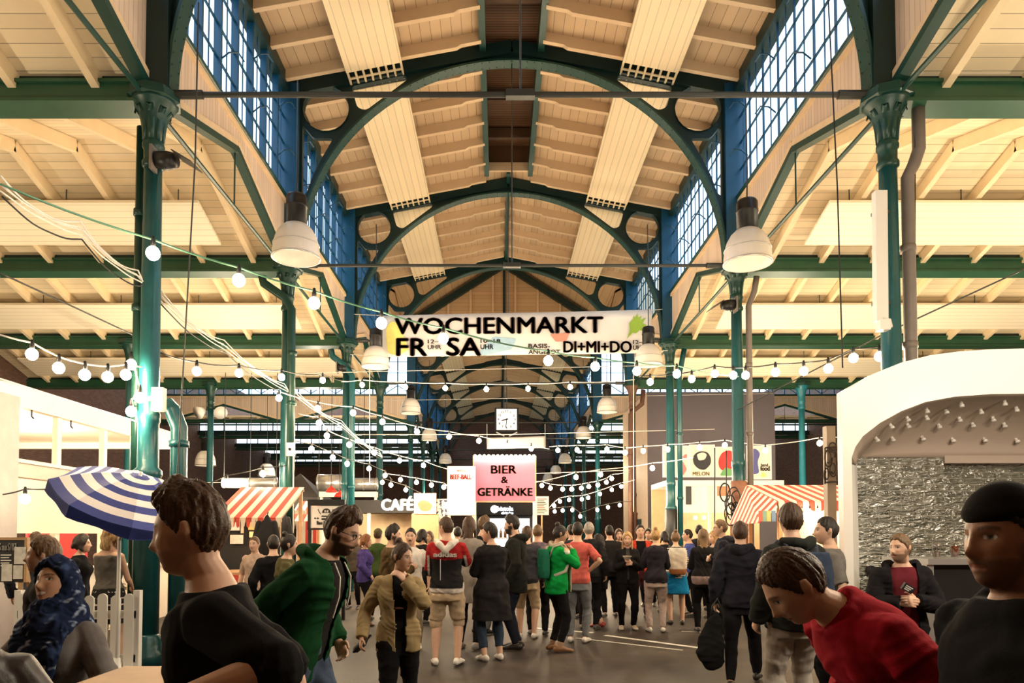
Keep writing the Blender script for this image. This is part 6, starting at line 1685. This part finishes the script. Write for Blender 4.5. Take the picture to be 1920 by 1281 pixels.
# ---- white arched bar on the right
YA = 6.6
t = thing('arched_bar', 'white arched bar front with glossy tiled niche on the right', 'bar kiosk', (at(1750, 1, YA).x, YA+.5, 0)); inv = Matrix.Translation(-t.location)
outer = [(1578, 735), (1600, 722), (1640, 700), (1690, 680), (1745, 666), (1800, 659), (1860, 655), (1940, 653), (2040, 656), (2140, 668), (2230, 700), (2300, 740)]
inner = [(1597, 858), (1604, 838), (1618, 818), (1650, 793), (1690, 771), (1735, 754), (1790, 744), (1860, 739), (1950, 738), (2040, 743), (2140, 758), (2220, 800), (2262, 850)]
fo = [(at(x, y, YA).x, at(x, y, YA).z) for x, y in outer]; fi = [(at(x, y, YA).x, at(x, y, YA).z) for x, y in inner]
xl, xr = fo[0][0], fo[-1][0]; xil, xir = fi[0][0], fi[-1][0]
bm = BM()
poly = [(xl, 0)]+fo+[(xr, 0), (xir, 0)]+fi[::-1]+[(xil, 0)]
prism(bm, [poly], YA, YA+.10, lambda u, v, d: V((u, d, v)))
obj('arch_front', bm, mat('gloss_white_plaster', (.88, .84, .78), .3, namt=.03), t, inv=inv)
bm = BM(); bar(bm, (xl+.03, YA+.1, fo[0][1]/2), (xl+.98, YA+1.5, fo[0][1]/2-.1), .04, fo[0][1]-.2)
bk = lambda x: x+.95*max(0, 1-(x-xl)/2.)
rings = [[V((x, YA+.1, z)) for x, z in fo], [V((bk(x), YA+1.5, z-.25)) for x, z in fo], [V((bk(x), YA+1.5, z-.31)) for x, z in fo], [V((x, YA+.1, z-.06)) for x, z in fo]]
vr = [[bm.verts.new(p) for p in r] for r in rings]
for k in range(4):
    for j in range(len(fo)-1): bm.faces.new((vr[k][j], vr[k][j+1], vr[(k+1) % 4][j+1], vr[(k+1) % 4][j]))
obj('shell', bm, m_white, t, inv=inv)
zt = at(1600, 858, 7.45).z
def cove(u, w):
    """u along the inner arch, w 0 front .. 1 rear"""
    k = u*(len(fi)-1); i = min(int(k), len(fi)-2); f = k-i
    x = fi[i][0]*(1-f)+fi[i+1][0]*f; z = fi[i][1]*(1-f)+fi[i+1][1]*f
    zz = z-(z-min(z, zt))*(1-math.cos(w*PI/2)); x += .47*math.sin(w*PI/2)*max(0, 1-(x-fi[0][0])/1.6); return V((x, YA+.02+.83*math.sin(w*PI/2), zz))
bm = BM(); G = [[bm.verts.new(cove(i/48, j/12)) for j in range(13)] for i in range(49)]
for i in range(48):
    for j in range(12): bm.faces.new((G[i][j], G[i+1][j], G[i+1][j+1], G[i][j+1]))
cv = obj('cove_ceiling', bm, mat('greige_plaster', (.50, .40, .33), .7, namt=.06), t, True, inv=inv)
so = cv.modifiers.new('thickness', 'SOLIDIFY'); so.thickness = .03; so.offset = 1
samp = [(project(cove(i/96, j/24)), cove(i/96, j/24), cove(min(1, i/96+.01), j/24), cove(i/96, min(1, j/24+.02))) for i in range(96) for j in range(24)]
m_peg = mat('white_peg', (.85, .80, .74), .4)
for cx_, cy_ in ((1190, 565), (1590, 545), (860, 620), (1060, 625), (1375, 620), (1690, 620), (685, 690), (865, 690), (1180, 690), (1485, 690), (530, 760), (700, 765), (985, 760), (1285, 760), (1580, 760), (400, 888), (560, 888), (840, 888), (1115, 888), (1385, 900), (1675, 900)):
    X_, Y_ = 1560+cx_/4.93, 640+cy_/4.93
    s_ = min(samp, key=lambda e: (e[0][0]-X_)**2+(e[0][1]-Y_)**2)
    n = (s_[2]-s_[1]).cross(s_[3]-s_[1]).normalized()
    if n.y > 0 or n.z > .3: n = -n
    n = (n+V((0, -.2, -.5))).normalized()
    bm = BM(); tube(bm, [s_[1]-n*.01, s_[1]+n*.035], .016, 10); tube(bm, [s_[1]+n*.03, s_[1]+n*.055], .022, 10); obj('ceiling_peg', bm, m_peg, t, True, inv=inv)
m_tile = bricks('glazed_tiles', (.19, .19, .14), (.10, .105, .075), (.36, .34, .28), 1, .24, .066, .004, rough=.24, bump=.5, wave=.75, spec=1.)
m_tile.node_tree.nodes['Principled BSDF'].inputs['IOR'].default_value = 2.3
xs = at(1770, 900, 7.46).x
bm = BM(); box(bm, at(1590, 900, 7.46).x, xs, 7.46, 7.56, 0, zt); obj('tiled_wall', bm, m_tile, t, inv=inv)
bm = BM(); box(bm, xs, xir, 7.56, 7.66, 0, zt-.05); obj('tiled_wall', bm, m_tile, t, inv=inv)
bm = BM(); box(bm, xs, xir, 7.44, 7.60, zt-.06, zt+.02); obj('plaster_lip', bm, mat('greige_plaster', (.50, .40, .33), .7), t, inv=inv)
bm = BM(); p = at(1637, 1070, 7.4); lathe(bm, [(.05, 0), (.05, .04), (.02, .05), (.02, .08)], (p.x, 7.46, p.z), 14, axis=(0, -1, 0)); obj('round_knob', bm, m_black, t, True, inv=inv)
# bar counter
a = at(1738, 1048, 6.25)
t = thing('bar_counter', 'steel bar counter with dark mirror front beside the man in maroon', 'counter', (a.x+.9, 6.55, 0)); inv = Matrix.Translation(-t.location)
bm = BM(); box(bm, a.x-.02, a.x+2.2, 6.2, 6.95, a.z-.05, a.z); obj('counter_top', bm, m_chrome, t, inv=inv)
bm = BM(); box(bm, a.x+.03, a.x+2.15, 6.26, 6.9, .1, a.z-.05); obj('mirror_front', bm, mat('smoked_mirror', (.05, .05, .05), .08, metal=.6), t, inv=inv)
bm = BM(); box(bm, a.x-.02, a.x+.04, 6.22, 6.3, 0, a.z-.05); obj('corner_post', bm, m_chrome, t, inv=inv)
bm = BM(); box(bm, a.x, a.x+2.2, 6.3, 6.9, 0, .1); obj('plinth', bm, m_black, t, inv=inv)
m_beer = mat('red_ale', (.22, .045, .012), .2, namt=.1); m_glass = glass('tumbler_glass', (.97, .96, .94), .16)
for x, lvl, lb in ((1756, .05, 'nearly empty beer glass on the bar counter'), (1790, .11, 'fuller beer glass with red ale on the bar counter')):
    p = at(x, 1045, 6.4); t = thing('beer_glass', lb, 'glass', (p.x, 6.4, a.z), 0)
    bm = BM(); lathe(bm, [(.028, 0), (.030, .01), (.036, .07), (.042, .10), (.037, .145), (.035, .142), (.040, .10), (.034, .07), (.028, .012), (.004, .011)], n=20); obj('tumbler', bm, m_glass, t, True)
    bm = BM(); lathe(bm, [(.026, .013), (.033, .06), (.0335, lvl+.01) if lvl < .07 else (.038, lvl)], n=18); obj('beer', bm, m_beer, t, True)
# iron scroll post by the bar
p = at(1555, 850, 8.1)
t = thing('scroll_bracket', 'tan post with wrought iron scroll bracket left of the arched bar', 'bracket', (p.x, 8.1, 0)); inv = Matrix.Translation(-t.location)
bm = BM(); box(bm, p.x-.05, p.x+.05, 8.05, 8.15, 0, at(1, 800, 8.1).z); obj('post', bm, mat('tan_post', (.38, .29, .21), .5), t, inv=inv)
bm = BM(); m_ir = mat('wrought_iron', (.05, .032, .022), .5)
for (x, y, rx, ry, ph) in ((1553, 858, 8, 20, 0), (1573, 858, 7, 20, PI), (1562, 880, 7, 15, .5), (1562, 838, 9, 10, 1), (1550, 890, 5, 14, 2), (1578, 884, 4, 18, 0)):
    P = [at(x+rx*(1-.5*k/20)*math.cos(ph+k*.42), y+ry*(1-.5*k/20)*math.sin(ph+k*.42), 8.02) for k in range(21)]; tube(bm, P, .009, 6)
for x in (1547, 1581): tube(bm, [at(x, 840, 8.02), at(x, 908, 8.02)], .009, 6)
tube(bm, [at(1547, 840, 8.02), at(1582, 836, 8.02)], .01, 6); tube(bm, [at(1547, 905, 8.02), at(1582, 902, 8.02)], .01, 6)
obj('scrollwork', bm, m_ir, t, True, inv=inv)
# white tube light on the front right column
a, b = at(1651, 603, 8.45), at(1649, 360, 8.45)
t = thing('tube_luminaire', 'long white tube light case fixed upright on the front right column', 'light fixture', a); inv = Matrix.Translation(-a)
bm = BM(); bar(bm, a, b, .14, .10, up=(0, 1, 0)); obj('case', bm, m_white, t, inv=inv)
bm = BM(); bar(bm, a+V((.06, .03, 0)), b+V((.06, .03, 0)), .03, .06, up=(0, 1, 0)); obj('side_trim', bm, m_grey, t, inv=inv)
bm = BM(); c = at(1654, 611, 8.4); box(bm, c.x-.05, c.x+.07, 8.34, 8.46, c.z-.06, c.z+.06); obj('junction_box', bm, m_white, t, inv=inv)
bm = BM(); tube(bm, [at(1655, 598, 8.4), at(1668, 600, 8.42), at(1671, 612, 8.42), at(1660, 618, 8.4)], .02, 8); obj('cable', bm, m_wcable, t, True, inv=inv)
for z in (a.lerp(b, .15), a.lerp(b, .85)):
    bm = BM(); box(bm, z.x-.05, z.x+.12, 8.45, 8.56, z.z-.02, z.z+.02); obj('bracket', bm, m_steel, t, inv=inv)
# floodlights on the columns
def flood(label, px, py, Y, dx):
    p = at(px, py, Y); t = thing('floodlight', label, 'light fixture', p)
    bm = BM(); tube(bm, [(-.10*dx, 0, .02), (.05*dx, -.02, 0), (.16*dx, -.04, -.01)], [.10, .11, .085], 14); obj('housing', bm, m_black, t, True)
    bm = BM(); box(bm, min(-.13*dx, -.10*dx), max(-.13*dx, -.10*dx), -.12, .12, -.14, .16); obj('mount_plate', bm, m_grey, t)
    bm = BM(); bar(bm, (.18*dx, -.05, .05), (.44*dx, -.10, -.12), .26, .012, up=(.4*dx, 0, 1)); obj('barn_door', bm, m_steel, t)
flood('dark floodlight with a metal flap on the front left column', 308, 303, 8.55, 1)
flood('dark floodlight with a flap on the brown-wrapped column', 1368, 573, 14.1, -1)
flood('dark floodlight with a flap on the column right of the bao bun sign', 640, 690, 19.7, 1)
t = thing('wall_speaker', 'small white box mounted high on the front left column', 'speaker', at(298, 748, 8.5)); bm = BM(); box(bm, -.07, .07, -.05, .05, -.15, .13); obj('cabinet', bm, m_offw, t)
bm = BM(); box(bm, -.12, -.07, -.02, .02, -.03, .03); obj('bracket', bm, m_steel, t)
t = thing('security_camera', 'small white camera box on the green column by the red striped stall', 'camera', at(545, 843, 14.0)); bm = BM(); box(bm, -.07, .07, -.05, .06, -.13, .13); obj('housing', bm, m_white, t)
bm = BM(); lathe(bm, [(.03, 0), (.03, .02), (.02, .025)], (0, -.05, .0), 12, axis=(0, -1, 0)); obj('lens', bm, m_black, t, True)
for x, lb, d in ((380, 'white floodlight on the slim outer column, left of the pair', -1), (410, 'white floodlight on the slim outer column, right of the pair', 1)):
    t = thing('floodlight', lb, 'light fixture', at(x, 770, 25.3)); bm = BM(); tube(bm, [(-.02*d, .1, .05), (.12*d, -.12, -.1)], [.10, .24], 16); obj('reflector', bm, m_white, t, True)
    bm = BM(); tube(bm, [(-.02*d, .1, .05), (-.28*d, .15, .1)], .03, 6); obj('arm', bm, m_steel, t)
# coil of black cables on the brown-wrapped column
p = at(1376, 950, 14.0)
t = thing('cable_coil', 'tangle of coiled black cables hanging on the brown-wrapped column', 'cable coil', p); 
for k in range(9):
    bm = BM(); r_ = rng.uniform(.14, .30); ox, oz = rng.uniform(-.12, .12), rng.uniform(-.2, .15)
    tube(bm, [(ox+.55*r_*math.cos(a), -.05-.02*k % .09+.02*math.sin(3*a), oz+r_*math.sin(a)) for a in [2*PI*j/24 for j in range(25)]], .012, 6); obj('loop', bm, m_cable, t, True)
bm = BM(); tube(bm, [(-.21+.10*math.cos(a), -.12, .27+.18*math.sin(a)) for a in [2*PI*j/24 for j in range(25)]], .014, 6); obj('open_ring', bm, m_cable, t, True)
# hanging wires
def wire(name, label, pts, r, m, sag=0., cat='cable', n=14, grp=None):
    P = []
    for (a, b) in zip(pts, pts[1:]):
        a, b = V(a), V(b)
        for k in range(n): u = k/n; P.append(a.lerp(b, u)-V((0, 0, sag*4*u*(1-u))))
    P.append(V(pts[-1])); t = obj(name, (lambda bm: (tube(bm, P, r, 6), bm)[1])(BM()), m, None, True); tag(t, label, cat, grp); return t
wire('hanging_chain', 'long thin chain hanging in front of the left column from the roof', [at(372, 5, 7.6), at(366, 300, 7.6), at(330, 930, 7.6)], .009, m_steel)
wire('hanging_cable', 'long thin cable hanging before the right aisle roof', [at(1553, 0, 8), at(1570, 350, 8), at(1580, 690, 8)], .009, m_cable)
wire('hanging_cable', 'thin cable hanging right of the grey downpipe', [at(1716, 190, 8.6), at(1716, 640, 8.6)], .007, m_cable)
def bundle(label, pts, sag):
    p0 = V(pts[0]); t = thing('cable_bundle', label, 'cable', p0); inv = Matrix.Translation(-p0)
    for k, (ox, oz, m) in enumerate(((0, 0, m_wcable), (.03, .045, m_wcable), (-.02, .09, m_wcable), (.02, -.05, m_cable), (0, .14, m_wcable))):
        Q = []
        for a, b in zip(pts, pts[1:]):
            for q in range(14): u = q/14; Q.append(V(a).lerp(V(b), u)+V((ox, 0, oz-(sag+.02*k)*4*u*(1-u)+.004*math.sin(u*14+k*2))))
        Q.append(V(pts[-1])+V((ox*.3, 0, oz*.3))); bm = BM(); tube(bm, Q, .009, 6); obj('cable_strand', bm, m, t, True, inv=inv)
bundle('bundle of white cables running from the left edge to the front column', [at(0, 358, 6.4), at(150, 440, 7.4), at(266, 530, 8.3)], .05)
bundle('bundle of white cables running from the front left column to the green column', [at(298, 562, 8.7), at(420, 655, 11), at(540, 735, 14.0)], .04)
bundle('bundle of white cables continuing right past the green column', [at(552, 742, 14.4), at(640, 800, 17), at(716, 858, 19.7)], .03)
wire('guy_wire', 'dark thin rod slanting under the right aisle roof', [at(1920, 505, 9.5), at(1660, 625, 11), at(1380, 770, 14.2)], .012, m_steel)
wire('guy_wire', 'dark thin rod slanting under the left aisle roof', [at(0, 512, 9.5), at(130, 572, 11), at(258, 632, 13)], .014, m_steel)
wire('guy_wire', 'pale wire crossing the left from the edge to the front column', [at(0, 712, 8.0), at(255, 790, 8.5)], .008, m_wcable)
for pts, lb in (([((560, 700, 16), (1245, 685, 16))], 'taut pale wire just under the banner'), ([((690, 752, 26), (1450, 738, 26))], 'taut pale wire crossing in front of the clock lamps'), ([((330, 905, 13), (520, 905, 13.4))], 'taut pale wire over the red striped stall'), ([((640, 815, 20), (950, 815, 20), (1340, 805, 20))], 'taut pale wire crossing below the clock'), ([((1003, 888, 20), (1180, 882, 20))], 'taut pale wire right of the drinks sign')):
    wire('guy_wire', lb, [at(*q_) for q_ in pts[0]], .008, m_wcable)
for k, (x, y0_, y1_, Y, lb) in enumerate(((1188, 700, 960, 19, 'thin white conduit left of the grey block'), (1362, 845, 985, 13.8, 'black cable dropping left of the coiled cables'), (1340, 840, 1010, 14.5, 'black cable dropping from the bulb string to the kiosk'), (550, 830, 1000, 13.6, 'pale cord dropping beside the green column'), (693, 690, 905, 19, 'pale conduit beside the banner lamp'))):
    wire('hanging_cable', lb, [at(x, y0_, Y), at(x, y1_, Y)], .011, m_cable if 'black' in lb else m_wcable)

# ---- festoon strings
m_bulb = emis('hot_bulb', (1, .78, .48), 40)
bb = BM(); ball(bb, (0, 0, -.055), (.060, .060, .064), 12, 8); ME_BULB = None
BULBS = []
def festoon(label, start, bulbs, end, Y0, Y1, m=m_cable, rr=1.):
    global ME_BULB
    xs = [start[0]]+[b[0] for b in bulbs]+[end[0]]
    def Yat(x):
        u = (x-xs[0])/(xs[-1]-xs[0]); return 1/((1/Y0)*(1-u)+(1/Y1)*u)
    p0 = at(*start, Y0); t = thing('festoon_lights', label, 'string lights', p0)
    P = [at(*start, Y0)]; B = []
    for b in bulbs: p = at(b[0], b[1], Yat(b[0])); B.append(p); P.append(p+V((0, 0, .10)))
    P.append(at(*end, Y1)); Q = []
    for a, b in zip(P, P[1:]):
        for k in range(5): u = k/5; Q.append(a.lerp(b, u)-V((0, 0, .02*(b-a).length*4*u*(1-u))))
    Q.append(P[-1]); inv = Matrix.Translation(-p0)
    bm = BM(); tube(bm, Q, .010, 6); obj('cable', bm, m, t, True, inv=inv)
    for p in B:
        if ME_BULB is None:
            o = obj('light_bulb', bb, m_bulb, t, True); ME_BULB = o.data
            b2 = BM(); lathe(b2, [(.022, -.01), (.024, .04), (.018, .075), (.012, .10)], n=10); s_ = obj('socket', b2, m_black, o, True); festoon.sock = s_.data
        else:
            o = new_ob('light_bulb', ME_BULB, t); new_ob('socket', festoon.sock, o)
        o.location = p-p0+V((0, 0, .03)); BULBS.append(p)
festoon('green wire string of bulbs from the left edge past the banner', (0, 345), [(287, 470), (448, 521), (589, 564), (715, 602), (831, 631), (1028, 673), (1116, 684), (1194, 693), (1269, 698)], (1385, 706), 5.6, 11.5, m_gcable)
festoon('string of bulbs from the brown-wrapped column to the front right column', (1200, 705), [(1219, 714), (1297, 708), (1340, 698), (1375, 701), (1398, 701), (1454, 695), (1507, 693), (1553, 688), (1600, 668), (1649, 665)], (1690, 640), 13.2, 8.8)
festoon('string of bulbs from the left edge to the front left column', (0, 628), [(60, 660), (110, 686), (159, 699), (202, 703), (236, 699)], (266, 688), 7.2, 8.4, m_wcable)
festoon('string of four large bulbs crossing just below the banner', (640, 716), [(679, 720), (760, 724), (835, 726), (912, 728), (990, 727), (1069, 724)], (1190, 712), 17, 17, m_wcable)
festoon('string of bulbs from the front left column to the green column', (296, 660), [(369, 693), (448, 697), (528, 705), (605, 711)], (650, 715), 8.7, 16)
festoon('string of bulbs sloping from the green column towards the clock', (498, 733), [(523, 744), (596, 764), (662, 772), (717, 789), (782, 808), (842, 817), (898, 825), (951, 834), (996, 840)], (1030, 842), 13, 19.5, m_wcable)
festoon('level string of bulbs from the drinks sign to the right kiosk', (1030, 838), [(1046, 843), (1082, 842), (1138, 841), (1172, 847), (1206, 844), (1252, 841), (1312, 837), (1359, 833), (1435, 843), (1537, 829)], (1570, 820), 19, 15, m_wcable)
festoon('string of bulbs sloping down over the café, upper one', (560, 776), [(598, 791), (613, 815), (655, 832), (702, 847), (749, 862), (794, 871)], (850, 882), 14.5, 19.5, m_wcable)
festoon('string of bulbs sloping down over the café, lower one', (545, 825), [(584, 840), (624, 856), (651, 868), (692, 877), (722, 890)], (735, 900), 15, 19)
festoon('dense string of bulbs right of the drinks sign, upper one', (1003, 903), [(1016, 909), (1032, 914), (1055, 916), (1072, 916), (1090, 914), (1104, 911), (1121, 908), (1137, 903), (1147, 896)], (1180, 885), 21, 21, m_wcable)
festoon('dense string of bulbs right of the drinks sign, rising one', (1030, 952), [(1039, 947), (1050, 939), (1067, 936), (1091, 935), (1103, 932), (1125, 925), (1147, 917), (1165, 911)], (1190, 900), 23, 23, m_wcable)
festoon('dense string of bulbs right of the drinks sign, lowest one', (1020, 955), [(1040, 958), (1055, 956), (1073, 955), (1088, 967), (1120, 955), (1140, 950), (1162, 946)], (1185, 940), 24.5, 24.5)
festoon('string of three bulbs from the drinks sign to the grey block', (1003, 905), [(1080, 893), (1126, 888), (1223, 876)], (1300, 858), 18, 17, m_wcable)
festoon('string of bulbs above the red striped stall on the left', (330, 930), [(425, 902), (493, 886)], (545, 872), 12, 14.1)
festoon('short string of bulbs beside the CAFÉ lettering', (712, 890), [(717, 903), (733, 908), (761, 917)], (790, 925), 20, 20)
festoon('short string of bulbs between the café and the tall white lit sign', (725, 888), [(751, 898), (781, 903), (809, 908), (832, 912)], (846, 916), 19.6, 19.6, m_wcable)
festoon('bulbs wound around the front left column', (243, 672), [(246, 680), (262, 742), (246, 768)], (258, 790), 8.38, 8.38, m_wcable)
festoon('cable with one yellow bulb on the white kiosk', (0, 928), [(47, 932)], (110, 915), 9.2, 8.6)
# floor markings
for q0, q1, w, lb in (((1135, 1192), (1315, 1216), .10, 'broad white floor line running right from the crowd'), ((1000, 1178), (1112, 1187), .10, 'white floor line at the feet of the queue'), ((1080, 1197), (1280, 1220), .05, 'thin worn floor line in front of the broad one'), ((1278, 1184), (1330, 1187), .05, 'short faint floor line on the right')):
    floor_line(gp(*q0), gp(*q1), w, lb)
# ================================================================== LINK, CAMERA, LIGHT
for o in LINK: SC.collection.objects.link(o)
cam = bpy.data.cameras.new('camera'); cam.sensor_width = 36; cam.lens = 36*F/1920
cam.shift_x = (960-VX)/1920; cam.shift_y = (PPY-640.5)/1920; cam.clip_end = 300
co = bpy.data.objects.new('camera', cam); co.location = (CX, 0, CH); co.rotation_euler = (PI/2+TILT, 0, 0)
SC.collection.objects.link(co); SC.camera = co
w = bpy.data.worlds.new('dusk_sky'); SC.world = w; w.use_nodes = True; nt = w.node_tree
bg = nt.nodes['Background']; bg.inputs[0].default_value = (.70, .85, 1., 1); bg.inputs[1].default_value = 2.0
WARM = (1., .78, .52)
def lamp(name, p, e, r=.06, c=WARM):
    l = bpy.data.lights.new(name, 'POINT'); l.energy = e; l.shadow_soft_size = r; l.color = c
    o = bpy.data.objects.new(name, l); o.location = p; SC.collection.objects.link(o)
for k, p in enumerate(BULBS):
    if k % 2 == 0: lamp('bulb_light', V(p)+V((0, 0, -.14)), (14 if p.y < 9 else 24) if p.y < 14 else 40, .05)
# warm fill lights added to brighten roofs and stalls, no fittings built
for x, y, z, e in ((-8.4, 11.5, 2.9, 260), (-9, 5.5, 3.2, 230), (-8.5, 17.5, 3.0, 300), (-9, 22.5, 3.2, 240), (-13, 13, 3.2, 240), (8.8, 10.5, 3.3, 300), (8.5, 16.5, 3.0, 320), (9, 23, 3.2, 240), (9.5, 5.5, 3.6, 230), (13, 15, 3.2, 240),
                   (5.6, 12.3, 1.9, 30), (7.0, 22.6, 2.7, 50), (-4.9, 22.4, 2.3, 60), (-4.4, 12.6, 1.7, 10), (-1.0, 20.0, 3.4, 12), (0, 30, 4.5, 130), (4, 33, 4.5, 130), (-4, 40, 4, 60), (3.4, 42, 4, 120), (8, 40, 4, 160)):
    lamp('stall_fill', (x, y, z), e, .12, (1, .82, .56))
for x, y, z, q in ((3.9, 3.4, 3.5, 110), (3.0, 4.4, 4.4, 60), (5.2, 4.0, 3.0, 60), (4.6, 2.6, 4.6, 70), (2.6, 3.4, 3.2, 30), (-3.2, 4.6, 4.6, 60), (-8, 30, 5.2, 260), (8, 30, 5.2, 160)): lamp('hall_fill', (x, y, z), q, .15, (1, .86, .66))  # added fill for the bar, hall front and transept; no lamps hang there
SC.view_settings.view_transform = 'Standard'; SC.view_settings.look = 'None'; SC.view_settings.gamma = 1; SC.view_settings.use_curve_mapping = False
SC.view_settings.exposure = 1.0
cy = SC.cycles; cy.max_bounces = 6; cy.diffuse_bounces = 3; cy.glossy_bounces = 3; cy.transmission_bounces = 4; cy.transparent_max_bounces = 8
cy.sample_clamp_indirect = 4; cy.caustics_reflective = False; cy.caustics_refractive = False; cy.use_denoising = True; cy.use_light_tree = True
print('objects', len(SC.objects), 'verts', sum(len(o.data.vertices) for o in SC.objects if o.type == 'MESH'))
